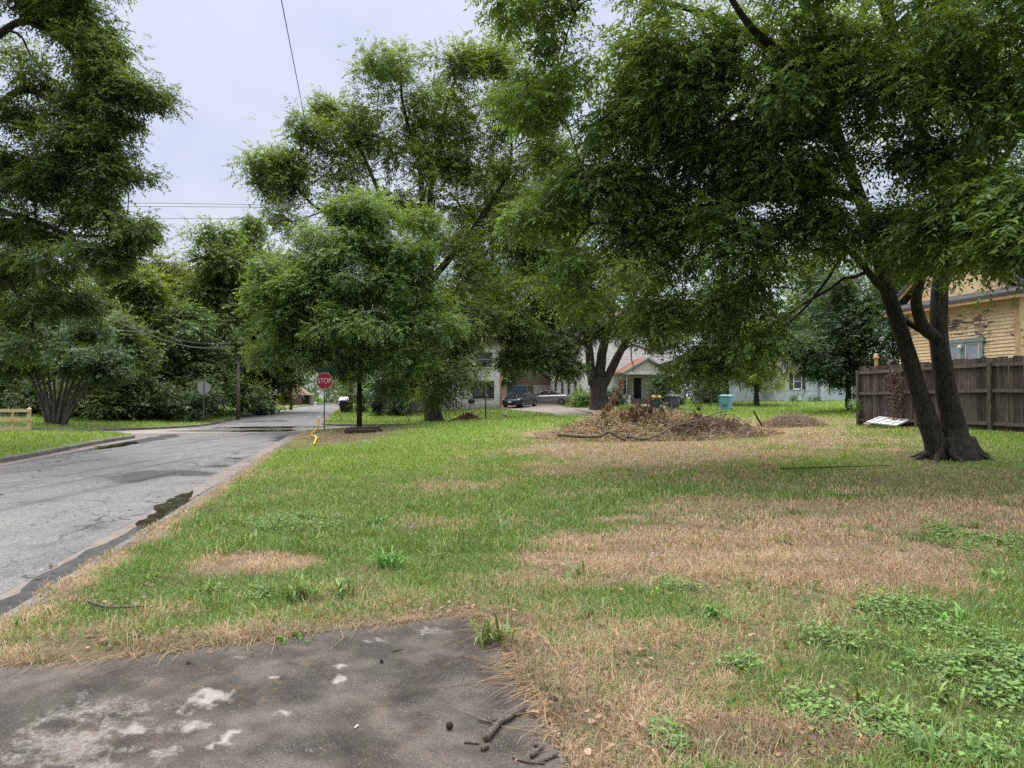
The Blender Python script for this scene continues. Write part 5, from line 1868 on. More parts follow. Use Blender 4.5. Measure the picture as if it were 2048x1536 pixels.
def guy():
    b = PG(636, 29.5)
    rt = empty('guy_wire', b, 0, 'thin guy cable with bent yellow guards anchored beside the stop sign', 'guy wire')
    g = lambda px, py, D=29.5: P(px, py, D) - b
    MB().tube(catmull([(0, 0, -.1), g(636, 858), g(640, 836), g(648, 790, 31), g(656, 745, 33), g(661, 715, 35), g(668, 680, 38), np.array(top4) - b + (0, 0, -3)], 40), .009, 5).build('cable', M['wire_pale'], rt)
    MB().tube(catmull([g(622, 867), g(629, 862), g(634.5, 857), g(636.5, 846), g(638.5, 833)], 14), [.032] * 9 + [.03] * 5, 8).build('yellow_guard', M['yellow_plastic'], rt)
    MB().tube(catmull([GH(621, 868.5, .08) - b, GH(629, 872, .10) - b, GH(632.5, 874, .08) - b, GH(631, 880, .08) - b, GH(628, 888, .06) - b], 12), [.012, .016, .02, .028, .032, .032, .032, .032, .032, .032, .032, .032], 8).build('yellow_guard', M['yellow_plastic'], rt)


guy()
b_ = PG(972, 42)
tag(MB().tube([b_ + (0, 0, -.2), P(971, 800, 42), P(970, 768, 42)], .045, 8).build('metal_post', M['post_green']), 'slim green metal post standing alone on the lawn by the dead twigs', 'post')
b_ = PG(684, 46)
tag(MB().tube([b_ + (.0, 0, -.1), P(681, 829, 46), P(678.5, 815, 46)], .03, 6).build('marker_stake', M['orange_trim']), 'thin leaning marker stake at the far corner kerb', 'stake')

# ------------------------------------------------------------------ bins
def bin_(px, D, rz, body, lid, label, w=.62, d=.72, h=1.0):
    b = PG(px, D)
    rt = empty('wheelie_bin', b, rz, label, 'bin', 'wheelie bins at the kerbs')
    def rect(w_, d_, z, r=.06, oy=0):
        return [(sx * w_ / 2, sy * d_ / 2 + oy, z) for sx, sy in ((-1, -1), (1, -1), (1, 1), (-1, 1))]
    mb = MB()
    mb.hexa(rect(w * .74, d * .70, .03), rect(w * .97, d * .95, h - .08))
    mb.hexa(rect(w * 1.04, d * 1.02, h - .08), rect(w * 1.06, d * 1.04, h - .02))
    mb.build('body', body, rt, bevel=.022)
    lm = MB()
    lm.hexa(rect(w * 1.1, d * 1.08, h - .015), rect(w * 1.06, d * 1.02, h + .05))
    lm.hexa(rect(w * .9, d * .86, h + .052), rect(w * .7, d * .62, h + .10))
    lm.build('lid', lid, rt, bevel=.02)
    MB().tube([(-w * .4, d * .58, h - .06), (w * .4, d * .58, h - .06)], .02, 8).build('handle', body, rt)
    MB().box(-w * .22, w * .22, -d * .475, -d * .44, h * .42, h * .47).build('front_grip', M['black'], rt)
    for s in (-1, 1):
        MB().prism([(d * .30 + .13 * math.cos(t), .13 + .13 * math.sin(t)) for t in np.linspace(0, 2 * math.pi, 15)[:-1]], 'x', s * w * .40 - .035, s * w * .40 + .035).build('wheel', M['rubber'], rt)
    return rt, b


_, bg = bin_(1311, 45, .2, M['bin_green'], M['bin_green'], 'dark green bin with yellow lidded top behind the dead brush pile', .52, .56, .92)
yl = tag(MB().hexa([(-.31, -.30, 0), (-.04, -.32, 0), (-.04, .3, 0), (-.31, .3, 0)], [(-.27, -.24, .13), (-.07, -.26, .16), (-.07, .24, .16), (-.27, .24, .13)])
         .build('yellow_sack', M['yellow_plastic'], bevel=.03), 'bulging yellow sack on the green bin, the one nearer the porch steps', 'sack')
yl.location = tuple(bg + np.array((0, 0, 1.022)))
yr = tag(MB().hexa([(.05, -.30, 0), (.33, -.30, 0), (.33, .3, 0), (.05, .3, 0)], [(.09, -.22, .15), (.28, -.24, .13), (.28, .24, .13), (.09, .24, .15)])
         .build('yellow_sack', M['yellow_plastic'], bevel=.03), 'bulging yellow sack on the green bin, the one nearer the grey bin', 'sack')
yr.location = tuple(bg + np.array((0, 0, 1.022)))
bin_(1346, 45.5, .35, M['bin_grey'], M['bin_grey_lid'], 'slate grey bin with pale lid standing right of the dark green bin', .72, .78, 1.1)
bin_(1452, 46.5, -.55, M['bin_teal'], M['bin_teal_lid'], 'faded teal bin standing alone on the lawn by the blue house', .78, .84, 1.08)
bin_(687, 63, .1, M['bin_black'], M['bin_black'], 'dark charcoal bin standing out on the road edge', .72, .74, 1.08)
bin_(696, 64.5, .0, M['bin_green'], M['bin_green'], 'green bin half hidden behind the charcoal bin near the grey pole', .66, .7, 1.1)

# ------------------------------------------------------------------ cars
def car(name, label, loc, rz, paint, L=4.5, Wd=1.78, Hh=1.45, hatch=True, plate=True):
    """nose towards local -y"""
    rt = empty(name, loc, rz, label, 'car')
    hw = Wd / 2
    # stations along y: y, half width, bottom, shoulder, top
    st = [(-L / 2, .70, .32, .52, .60), (-L / 2 + .06, .83, .24, .55, .66), (-L / 2 + .30, .93, .19, .60, .76), (-L / 2 + .75, .985, .18, .66, .84), (-L / 2 + 1.15, 1.0, .18, .70, .93),
          (-.6, 1.0, .18, .74, .96), (0, 1.0, .18, .75, .97), (.7, 1.0, .18, .77, .98), (1.3, .99, .18, .78, 1.0), (L / 2 - .45, .96, .20, .78, 1.02), (L / 2 - .12, .90, .26, .72, 1.0), (L / 2, .80, .34, .60, .86)]
    V, Fc = [], []
    for y, k, zb, zs, zt in st:
        w = hw * k
        ring = [(-w * .9, zb), (-w, zb + .12), (-w, zs), (-w * .93, zt - .03), (-w * .80, zt), (0, zt + .03), (w * .80, zt), (w * .93, zt - .03), (w, zs), (w, zb + .12), (w * .9, zb), (0, zb - .01)]
        V += [(x, y, z) for x, z in ring]
    n = 12
    for i in range(len(st) - 1):
        for j in range(n):
            Fc.append((i * n + j, i * n + (j + 1) % n, (i + 1) * n + (j + 1) % n, (i + 1) * n + j))
    Fc.append(tuple(range(n))[::-1])
    Fc.append(tuple(range((len(st) - 1) * n, len(st) * n)))
    MB().add(V, [f[::-1] for f in Fc], True).build('body', paint, rt)
    # cabin
    y0, y1, y2, y3 = -.95, -.18, .95 if hatch else .75, (L / 2 - .25) if hatch else 1.55
    wb, wt = hw * .90, hw * .68
    zb, zt = .94, Hh
    gl = MB()
    gl.hexa([(-wb, y0, zb), (wb, y0, zb), (wb, y3, zb), (-wb, y3, zb)], [(-wt, y1, zt - .05), (wt, y1, zt - .05), (wt, y2, zt - .05), (-wt, y2, zt - .05)])
    gl.build('windows', M['car_glass'], rt)
    MB().hexa([(-wt - .02, y1 - .03, zt - .052), (wt + .02, y1 - .03, zt - .052), (wt + .02, y2 + .03, zt - .052), (-wt - .02, y2 + .03, zt - .052)],
              [(-wt * .86, y1 + .12, zt), (wt * .86, y1 + .12, zt), (wt * .86, y2 - .1, zt), (-wt * .86, y2 - .1, zt)]).build('roof', paint, rt, bevel=.01)
    for s in (-1, 1):
        for (ya, yb) in ((y0, y1), (y3, y2), (.30, .38)):
            MB().tube([(s * wb * 1.0, ya, zb), (s * (wt + .012), yb, zt - .04)], .035, 6).build('pillar', paint, rt)
    for s in (-1, 1):
        for yw in (-L / 2 + .85, L / 2 - .82):
            wh = MB().prism([(yw + .315 * math.cos(t), .315 + .315 * math.sin(t)) for t in np.linspace(0, 2 * math.pi, 19)[:-1]], 'x', s * hw - s * .20, s * hw + s * .012).build('wheel', M['rubber'], rt)
            MB().prism([(yw + .20 * math.cos(t), .315 + .20 * math.sin(t)) for t in np.linspace(0, 2 * math.pi, 13)[:-1]], 'x', s * hw + s * .0125, s * hw + s * .022).build('rim', M['rim'], wh)
        MB().hexa([(s * hw * .52, -L / 2 + .07, .60), (s * hw * .86, -L / 2 + .16, .62), (s * hw * .90, -L / 2 + .50, .70), (s * hw * .66, -L / 2 + .40, .68)],
                  [(s * hw * .56, -L / 2 + .10, .68), (s * hw * .88, -L / 2 + .24, .74), (s * hw * .91, -L / 2 + .55, .82), (s * hw * .70, -L / 2 + .46, .80)]).build('headlight', M['lamp_glass'], rt)
        MB().hexa([(s * wb, -.78, .95), (s * (wb + .17), -.80, .96), (s * (wb + .17), -.66, .96), (s * wb, -.66, .95)],
                  [(s * wb, -.77, 1.06), (s * (wb + .16), -.79, 1.08), (s * (wb + .16), -.68, 1.08), (s * wb, -.68, 1.06)]).build('wing_mirror', paint, rt)
        MB().box(s * hw * .62 - .1, s * hw * .62 + .1, L / 2 - .015, L / 2 + .01, .70, .82).build('tail_light', M['red_flower'], rt)
    MB().hexa([(-.50, -L / 2 - .012, .36), (.50, -L / 2 - .012, .36), (.5, -L / 2 + .1, .36), (-.5, -L / 2 + .1, .36)], [(-.58, -L / 2 + .01, .55), (.58, -L / 2 + .01, .55), (.58, -L / 2 + .1, .55), (-.58, -L / 2 + .1, .55)]).build('grille', M['black'], rt)
    if plate:
        MB().box(-.16, .16, -L / 2 - .03, -L / 2 - .014, .40, .55).build('number_plate', M['plate'], rt)
    return rt


def drive_z(p):
    return p + np.array((0, 0, .035))


c1 = drive_z(PG(1040, 61))
car('parked_car', 'charcoal hatchback parked nose out on the driveway by the garage', c1, -.42, M['car_dark'])
c2 = drive_z(PG(1092, 67))
car('parked_car', 'silver saloon parked side on between the dark car and the white house', c2, math.radians(-97), M['car_silver'], 4.7, 1.78, 1.42, False)
c3 = PG(688, 118, 0) + np.array((0, 0, .0))
car('parked_car', 'white car parked far down the road above the kerbside bins', c3, ANG, M['car_white'], 4.6, 1.85, 1.5)

# ------------------------------------------------------------------ houses
def window(rt, x0, x1, z0, z1, y=0.0, frame='white_paint', glass='glass', side=None, fw=.07, rail=True, name='window', mull=0):
    """on the front face (y) or on the left face (side = x, then x0..x1 are y values)"""
    def bx(mb, a0, a1, d0, d1, b0, b1):
        if side is None:
            return mb.box(a0, a1, y - d1, y - d0, b0, b1)
        return mb.box(side - d1, side - d0, a0, a1, b0, b1)
    f = MB()
    bx(f, x0, x0 + fw, .002, .05, z0, z1)
    bx(f, x1 - fw, x1, .002, .05, z0, z1)
    bx(f, x0 + fw, x1 - fw, .002, .047, z1 - fw, z1)
    bx(f, x0 + fw, x1 - fw, .002, .047, z0, z0 + fw)
    if rail:
        zm = (z0 + z1) / 2
        bx(f, x0 + fw, x1 - fw, .002, .043, zm - .025, zm + .025)
    for k in range(mull):
        xm = x0 + (x1 - x0) * (k + 1) / (mull + 1)
        bx(f, xm - .05, xm + .05, .002, .044, z0 + fw, z1 - fw)
    o = f.build(name, M[frame], rt)
    p = MB()
    bx(p, x0 + fw * .9, x1 - fw * .9, .004, .02, z0 + fw * .9, z1 - fw * .9)
    p.build('pane', M[glass], o)
    s = MB()
    bx(s, x0 - .05, x1 + .05, .002, .09, z0 - .06, z0 - .003)
    s.build('sill', M[frame], o)
    return o


def gable_roof(rt, x0, x1, y0, y1, ze, zr, m, ov=.35, along='y', name='roof', th=.14):
    mb = MB()
    if along == 'y':      # ridge runs in y; gables face the front
        xm = (x0 + x1) / 2
        k = (zr - ze) / ((x1 - x0) / 2)
        for s, xe in ((-1, x0 - ov), (1, x1 + ov)):
            z_e = ze - ov * k
            mb.add([(xe, y0 - ov, z_e), (xm, y0 - ov, zr), (xm, y1 + ov, zr), (xe, y1 + ov, z_e), (xe, y0 - ov, z_e + th), (xm, y0 - ov, zr + th), (xm, y1 + ov, zr + th), (xe, y1 + ov, z_e + th)],
                   [(0, 3, 2, 1), (4, 5, 6, 7), (0, 1, 5, 4), (1, 2, 6, 5), (2, 3, 7, 6), (3, 0, 4, 7)])
    else:
        ym = (y0 + y1) / 2
        k = (zr - ze) / ((y1 - y0) / 2)
        for s, ye in ((-1, y0 - ov), (1, y1 + ov)):
            z_e = ze - ov * k
            mb.add([(x0 - ov, ye, z_e), (x0 - ov, ym, zr), (x1 + ov, ym, zr), (x1 + ov, ye, z_e), (x0 - ov, ye, z_e + th), (x0 - ov, ym, zr + th), (x1 + ov, ym, zr + th), (x1 + ov, ye, z_e + th)],
                   [(0, 3, 2, 1), (4, 5, 6, 7), (0, 1, 5, 4), (1, 2, 6, 5), (2, 3, 7, 6), (3, 0, 4, 7)])
    return mb.build(name, M[m], rt)


def wall_block(rt, x0, x1, y0, y1, ze, zr, m, along='y', name='wall', zb=-.6):
    if along == 'y':
        poly = [(x0, zb), (x1, zb), (x1, ze), ((x0 + x1) / 2, zr), (x0, ze)]
        return MB().prism(poly, 'y', y0, y1).build(name, M[m], rt)
    poly = [(y0, zb), (y1, zb), (y1, ze), ((y0 + y1) / 2, zr), (y0, ze)]
    return MB().prism(poly, 'x', x0, x1).build(name, M[m], rt)


def white_house():
    # origin: front left corner
    D = 64.5
    b = PG(1163, D)
    rt = empty('white_house', b, ANG, 'two storey white shingled house with small gabled porch and rusty porch roof', 'house')
    W = 9.6
    wall_block(rt, 0, W, 0, 10.5, 6.1, 9.3, 'shingle_wall')
    gable_roof(rt, 0, W, 0, 10.5, 6.1, 9.3, 'roof_pink', .4)
    MB().box(W - .06, W + .03, -.05, .002, -.3, 6.0).build('corner_board', M['cream'], rt)
    # side windows
    for y0 in (1.2, 3.4, 5.6, 8.0):
        window(rt, y0, y0 + .95, 1.0, 2.45, side=0.0, frame='cream', fw=.06)
    # porch
    px0, px1 = 3.4, 8.0
    MB().box(px0 + .1, px1 - .1, -2.0, -.002, -.5, .58).build('porch_floor', M['step'], rt)
    MB().box(px0 + 1.5, px0 + 3.7, -2.35, -2.002, -.5, .40).box(px0 + 1.45, px0 + 3.75, -2.7, -2.352, -.5, .22).build('steps', M['step'], rt)
    pr = MB()
    xm = (px0 + px1) / 2
    ze, zr = 3.05, 4.35
    for xe in (px0 - .25, px1 + .25):
        pr.add([(xe, -2.4, ze - .12), (xm, -2.4, zr), (xm, -.01, zr), (xe, -.01, ze - .12), (xe, -2.4, ze), (xm, -2.4, zr + .12), (xm, -.01, zr + .12), (xe, -.01, ze)],
               [(0, 3, 2, 1), (4, 5, 6, 7), (0, 1, 5, 4), (1, 2, 6, 5), (2, 3, 7, 6), (3, 0, 4, 7)])
    pr.build('porch_roof', M['roof_orange'], rt)
    MB().prism([(px0, 3.0), (px1, 3.0), (xm, zr - .06)], 'y', -2.2, -2.1).build('porch_gable', M['cream'], rt)
    MB().box(px0 - .02, px1 + .02, -2.3, -2.202, 2.86, 3.06).build('porch_beam', M['white_paint'], rt)
    fa = MB()
    for xe in (px0 - .28, px1 + .28):
        fa.add([(xe, -2.44, ze - .16), (xm, -2.44, zr - .05), (xm, -2.402, zr - .05), (xe, -2.402, ze - .16), (xe, -2.44, ze + .02), (xm, -2.44, zr + .14), (xm, -2.402, zr + .14), (xe, -2.402, ze + .02)],
               [(0, 3, 2, 1), (4, 5, 6, 7), (0, 1, 5, 4), (1, 2, 6, 5), (2, 3, 7, 6), (3, 0, 4, 7)])
    fa.build('porch_fascia', M['grey_trim'], rt)
    for x in (px0 + .3, px1 - .3):
        MB().tube([(x, -2.1, .7), (x, -2.1, 2.86)], .05, 8).build('porch_column', M['grey_trim'], rt)
        MB().box(x - .3, x + .3, -2.3, -1.9, -.5, .9).build('column_pier', M['shingle_wall'], rt)
    MB().box(px0 + .3, px1 - .3, -.03, -.002, .6, 2.86).build('porch_wall', M['cream'], rt)
    dr = MB().box(5.22, 6.02, -.075, -.031, .60, 2.62).build('door', M['dark_door'], rt)
    MB().box(5.92, 5.97, -.12, -.076, 1.52, 1.60).build('door_handle', M['steel'], dr)
    MB().box(5.10, 5.215, -.09, -.031, .6, 2.74).box(6.025, 6.14, -.09, -.031, .6, 2.74).box(5.215, 6.025, -.088, -.031, 2.625, 2.74).build('door_frame', M['white_paint'], rt)
    window(rt, 4.05, 4.75, .95, 2.45, y=-.03, frame='cream', fw=.06)
    window(rt, 6.85, 8.85, 5.1, 5.95, frame='white_paint', glass='blind_glass', fw=.08, rail=False, mull=1)
    window(rt, 7.35, 8.35, 1.0, 2.5, frame='cream', fw=.07)
    MB().box(.3, .9, -.02, .3, 9.0, 10.2).build('chimney', M['brown_boards'], rt)


white_house()


def left_white_house():
    D = 61
    b = PG(1002, D)    # front right corner
    rt = empty('white_house', b, ANG, 'two storey white shingled house left of the driveway with orange brown corner board', 'house')
    wall_block(rt, -10.5, 0, 0, 9, 6.0, 8.8, 'shingle_wall', 'x')
    gable_roof(rt, -10.5, 0, 0, 9, 6.0, 8.8, 'roof_pink', .4, 'x')
    MB().box(-.10, .03, -.04, -.002, -.3, 5.95).build('corner_board', M['orange_trim'], rt)
    window(rt, -2.55, -.65, .95, 2.4, frame='dark_door', fw=.06, mull=1)
    window(rt, -2.3, -.75, 3.6, 5.0, frame='grey_trim', fw=.07)
    window(rt, -6.5, -5.2, .9, 2.3, frame='cream', fw=.07)
    window(rt, -9.0, -7.9, .9, 2.3, frame='cream', fw=.07)
    MB().box(-9.2, -7.6, -1.2, -.002, -.5, .45).build('stoop', M['path'], rt)


left_white_house()


def garage():
    D = 74.5
    b = PG(1002, D)
    rt = empty('garage', b, ANG, 'brown gabled garage with blue and pale doors behind the parked cars', 'garage')
    wall_block(rt, 0, 6.6, 0, 6, 2.45, 4.7, 'brown_boards')
    MB().box(0, 6.6, -.02, -.002, -.4, 2.2).build('lower_siding', M['tan_boards'], rt)
    gable_roof(rt, 0, 6.6, 0, 6, 2.45, 4.7, 'roof_pink', .3)
    f = MB()
    for xe in (-.33, 6.93):
        f.add([(xe, -.36, 2.1), (3.3, -.36, 4.55), (3.3, -.305, 4.55), (xe, -.305, 2.1), (xe, -.36, 2.4), (3.3, -.36, 4.88), (3.3, -.305, 4.88), (xe, -.305, 2.4)],
              [(0, 3, 2, 1), (4, 5, 6, 7), (0, 1, 5, 4), (1, 2, 6, 5), (2, 3, 7, 6), (3, 0, 4, 7)])
    f.build('fascia', M['grey_trim'], rt)
    MB().box(.7, 2.9, -.06, -.022, -.3, 2.12).build('door', M['blue_door'], rt, )
    MB().box(3.7, 6.3, -.06, -.022, -.3, 2.12).build('door', M['pale_door'], rt)
    MB().box(3.0, 3.6, -.05, -.022, -.3, 2.15).build('door_post', M['step'], rt)


garage()


def blue_house():
    D = 62
    b = PG(1572, D)      # front left corner
    rt = empty('blue_house', b, ANG, 'single storey pale blue house with dark brown shutters and brown roof', 'house')
    wall_block(rt, 0, 13, 0, 7.0, 2.75, 4.6, 'blue_brick', 'x')
    gable_roof(rt, 0, 13, 0, 7.0, 2.75, 4.6, 'roof_dark', .35, 'x')
    MB().box(-.37, -.352, -.35, 7.35, 2.6, 2.68).build('gable_trim', M['white_paint'], rt)
    MB().box(-.02, 13, -.03, -.002, -.3, .97).build('lower_band', M['blue_brick'], rt)
    MB().box(-.02, 13, -.055, -.002, .975, 1.03).build('band_course', M['grey_trim'], rt)
    window(rt, .72, 1.62, 1.12, 2.55, frame='white_paint', fw=.08)
    for x0, x1 in ((.36, .70), (1.64, 1.98)):
        MB().box(x0, x1, -.05, -.002, 1.10, 2.58).build('shutter', M['shutter'], rt)
    window(rt, 4.3, 5.6, 1.15, 2.35, frame='white_paint', fw=.08)
    MB().box(3.35, 3.75, -.30, -.056, -.3, 2.5).build('pilaster', M['blue_brick'], rt)
    MB().box(.95, 1.45, -.08, -.056, .12, .38).build('vent', M['white_paint'], rt)
    # wing set back on the left
    MB().box(-5.5, -.004, 3.2, 7.5, -.6, 2.6).build('wing_wall', M['blue_brick'], rt)
    MB().hexa([(-5.9, 2.8, 2.6), (-.36, 2.8, 2.6), (-.36, 8.0, 2.6), (-5.9, 8.0, 2.6)], [(-4.5, 5.2, 4.0), (-.36, 5.2, 4.0), (-.36, 5.6, 4.0), (-4.5, 5.6, 4.0)]).build('wing_roof', M['roof_dark'], rt)


blue_house()


def yellow_house():
    # near corner of the wall that faces the lot; local x runs away from the camera along the wall, -y faces the lot
    D = 20.6
    base = PG(2042, D)
    rt = empty('yellow_house', base, ANG + math.pi / 2, 'old peeling yellow clapboard house behind the weathered board fence', 'house')
    L, ze, zr = 4.7, 3.85, 5.95
    # wall facing the lot: lapped clapboards, local +y faces the lot here (rotated 90 degrees)
    V, Fq = [], []
    z, k = -.4, 0
    while z < ze:
        z2 = min(z + .115, ze)
        o = len(V)
        V += [(0, .026, z), (L, .026, z), (L, .004, z2), (0, .004, z2), (0, .004, z), (L, .004, z)]
        Fq += [(o, o + 3, o + 2, o + 1), (o, o + 1, o + 5, o + 4)]
        z = z2
    MB().add(V, Fq).build('clapboard_wall', M['yellow'], rt)
    MB().box(0, L, -9, .003, -.5, ze).build('wall', M['yellow'], rt)
    MB().box(-.03, .12, .0275, .06, -.4, ze).build('corner_board', M['tan_trim'], rt)
    MB().prism([(0, ze + .002), (L, ze + .002), (L / 2, zr)], 'y', -.3, .02).build('gable', M['yellow'], rt)
    MB().box(-.35, L + .35, .021, .40, ze + .05, ze + .14).hexa([(-.35, .021, ze + .141), (L + .35, .021, ze + .141), (L + .35, .40, ze + .141), (-.35, .40, ze + .141)], [(-.2, .021, ze + .34), (L + .2, .021, ze + .34), (L + .2, .05, ze + .34), (-.2, .05, ze + .34)]).build('pent_roof', M['roof_grey'], rt)
    MB().box(-.32, L + .32, .021, .37, ze - .06, ze + .045).build('eave_board', M['tan_trim'], rt)
    # rake boards and roof of the gable
    rk, rf = MB(), MB()
    for xe in (-.4, L + .4):
        zz = ze + .1
        rk.add([(xe, .1, zz), (L / 2, .1, zr), (L / 2, .16, zr), (xe, .16, zz), (xe, .1, zz + .22), (L / 2, .1, zr + .22), (L / 2, .16, zr + .22), (xe, .16, zz + .22)],
               [(0, 3, 2, 1), (4, 5, 6, 7), (0, 1, 5, 4), (1, 2, 6, 5), (2, 3, 7, 6), (3, 0, 4, 7)])
        rf.add([(xe, -9.2, zz + .1), (L / 2, -9.2, zr + .1), (L / 2, .2, zr + .1), (xe, .2, zz + .1), (xe, -9.2, zz + .26), (L / 2, -9.2, zr + .26), (L / 2, .2, zr + .26), (xe, .2, zz + .26)],
               [(0, 3, 2, 1), (4, 5, 6, 7), (0, 1, 5, 4), (1, 2, 6, 5), (2, 3, 7, 6), (3, 0, 4, 7)])
    rk.build('rake_board', M['tan_trim'], rt)
    rf.build('roof', M['roof_grey'], rt)
    # main roof behind, rising to the right
    MB().hexa([(-4.5, -9, ze), (-.42, -9, ze), (-.42, -2.2, ze), (-4.5, -2.2, ze)], [(-3.5, -8, zr + 1.2), (-1.4, -8, zr + 1.2), (-1.4, -3.6, zr + 1.2), (-3.5, -3.6, zr + 1.2)]).build('main_roof', M['roof_grey'], rt)
    MB().box(-4.3, -.031, -9, -2.4, -.5, ze - .004).build('front_wall', M['yellow'], rt)
    # paired window
    f = MB()
    x0, x1, z0, z1 = 1.22, 2.75, 1.15, 2.72
    for a, b in ((x0, x0 + .12), (x1 - .12, x1), ((x0 + x1) / 2 - .09, (x0 + x1) / 2 + .09)):
        f.box(a, b, .027, .075, z0, z1 - .13)
    f.box(x0 - .05, x1 + .05, .027, .085, z1 - .128, z1).box(x0, x1, .027, .07, z0 - .1, z0 - .002)
    w = f.build('window', M['blue_trim'], rt)
    for a, b in ((x0 + .122, (x0 + x1) / 2 - .092), ((x0 + x1) / 2 + .092, x1 - .122)):
        MB().box(a, b, .0275, .034, z0, z1 - .13).build('pane', M['blind_glass'], w)
        MB().box(a, a + .05, .0345, .05, z0, z1 - .13).box(b - .05, b, .0345, .05, z0, z1 - .13).box(a + .05, b - .05, .0345, .048, z1 - .19, z1 - .131).box(a + .05, b - .05, .0345, .048, z0, z0 + .05).build('sash', M['cream'], w)
    MB().lathe([(.02, 0), (.06, .02), (.07, .09), (.03, .13)], 10, ((x0 + x1) / 2, .15, z1 - .34)).tube([((x0 + x1) / 2, .075, z1 - .2), ((x0 + x1) / 2, .15, z1 - .2)], .015, 6).build('flood_light', M['white_paint'], rt)
    MB().tube([(5.3, .5, -.5), (5.3, .5, 2.2), (5.3, .52, 2.35)], .06, 8).lathe([(.10, 0), (.12, .05), (.07, .09), (.09, .16), (.02, .2)], 10, (5.3, .5, 2.25)).build('vent_pipe', M['tan_trim'], rt)


yellow_house()

# ------------------------------------------------------------------ fences
def board_fence():
    A = PG(1716, 22.6)
    rot = ANG - math.pi / 2         # local x runs towards the camera along the line
    rt = empty('board_fence', A, rot, 'weathered brown picket board fence with rails and posts beside the yellow house', 'fence')
    r = np.random.default_rng(81)
    dirv = np.array((math.cos(rot), math.sin(rot)))
    def gzl(x):
        return hz(A[0] + dirv[0] * x, A[1] + dirv[1] * x) - A[2]
    seg = [0, 2.42, 4.84, 7.26, 9.68, 12.1]
    zs = [gzl(x) for x in seg]
    Hf = 1.93
    for i in range(5):
        V, Q, SH = [], [], []
        x = seg[i] + .01
        while x < seg[i + 1] - .02:
            w = r.uniform(.125, .145)
            g = zs[i] + (zs[i + 1] - zs[i]) * (x - seg[i]) / 2.42
            top = g + Hf + r.normal(0, .018)
            dy = r.normal(0, .006)
            o = len(V)
            t = r.normal(0, .006)
            V += [(x, .062 + dy, g + .03), (x + w, .062 + dy, g + .03), (x + w + t, .062 + dy, top), (x + t, .062 + dy, top), (x, .082 + dy, g + .03), (x + w, .082 + dy, g + .03), (x + w + t, .082 + dy, top), (x + t, .082 + dy, top)]
            Q += [(o, o + 1, o + 2, o + 3), (o + 4, o + 7, o + 6, o + 5), (o, o + 3, o + 7, o + 4), (o + 1, o + 5, o + 6, o + 2), (o + 3, o + 2, o + 6, o + 7)]
            SH += [r.random()] * 8
            x += w + r.uniform(.003, .014)
        me = np_mesh('picket_panel', V, quads=np.array(Q), attrs={'shade': SH})
        link('picket_panel', me, M['fence_old'], rt)
        for zr_ in (.16, 1.02, 1.70):
            a, b = zs[i] + zr_, zs[i + 1] + zr_
            x0, x1 = seg[i] + .055, seg[i + 1] - .055
            MB().add([(x0, -.005, a), (x1, -.005, b), (x1, .05, b), (x0, .05, a), (x0, -.005, a + .09), (x1, -.005, b + .09), (x1, .05, b + .09), (x0, .05, a + .09)],
                     [(0, 3, 2, 1), (4, 5, 6, 7), (0, 1, 5, 4), (1, 2, 6, 5), (2, 3, 7, 6), (3, 0, 4, 7)]).build('rail', M['rail_old'], rt)
    for i, x in enumerate(seg):
        MB().box(x - .05, x + .05, -.045, .056, zs[i] - .3, zs[i] + Hf - .1).build('post', M['post_old'], rt, bevel=.006)
    return rt


board_fence()


def vine():
    # dead creeper hanging on the fence
    r = np.random.default_rng(83)
    A = PG(1716, 22.6)
    rot = ANG - math.pi / 2
    x0 = 1.75
    base = A + np.array((math.cos(rot) * x0, math.sin(rot) * x0, 0))
    root = empty('dried_vine', base, rot, 'brown dried vine clinging to the weathered board fence', 'vine')
    n = 900
    zz = 1.86 - r.gamma(2.0, .42, n).clip(0, 1.7)
    xx = r.normal(0, .17, n) + .12 * np.sin(zz * 3) - .12 * (zz < 1.0)
    c = np.column_stack([xx, -.07 - r.random(n) * .06, zz])
    f = unit(np.column_stack([r.normal(0, .5, n), r.normal(-.1, .3, n), -np.abs(r.normal(.7, .4, n))]))
    nr = unit(np.column_stack([r.normal(0, .5, n), -np.ones(n), r.normal(0, .5, n)]))
    ln = r.uniform(.04, .09, n)
    V = leaf_quads(c, f, nr, ln, ln * .6, .2)
    C = np.repeat(np.array((.085, .05, .04)) * r.uniform(.5, 1.9, (n, 1)), 4, 0)
    link('leaves', np_mesh('leaves', V, np.arange(len(V)).reshape(-1, 4), None, C), M['deadleaf'], root)
    mb = MB()
    for k in range(7):
        xs = r.normal(0, .14)
        mb.tube(catmull([(xs * .3, -.04, 0), (xs, -.06, .6), (xs * 1.2 + r.normal(0, .1), -.06, 1.2), (xs * 1.6 + r.normal(0, .1), -.06, 1.8)], 12), .008, 5)
    mb.build('stems', M['stick'], root)


vine()


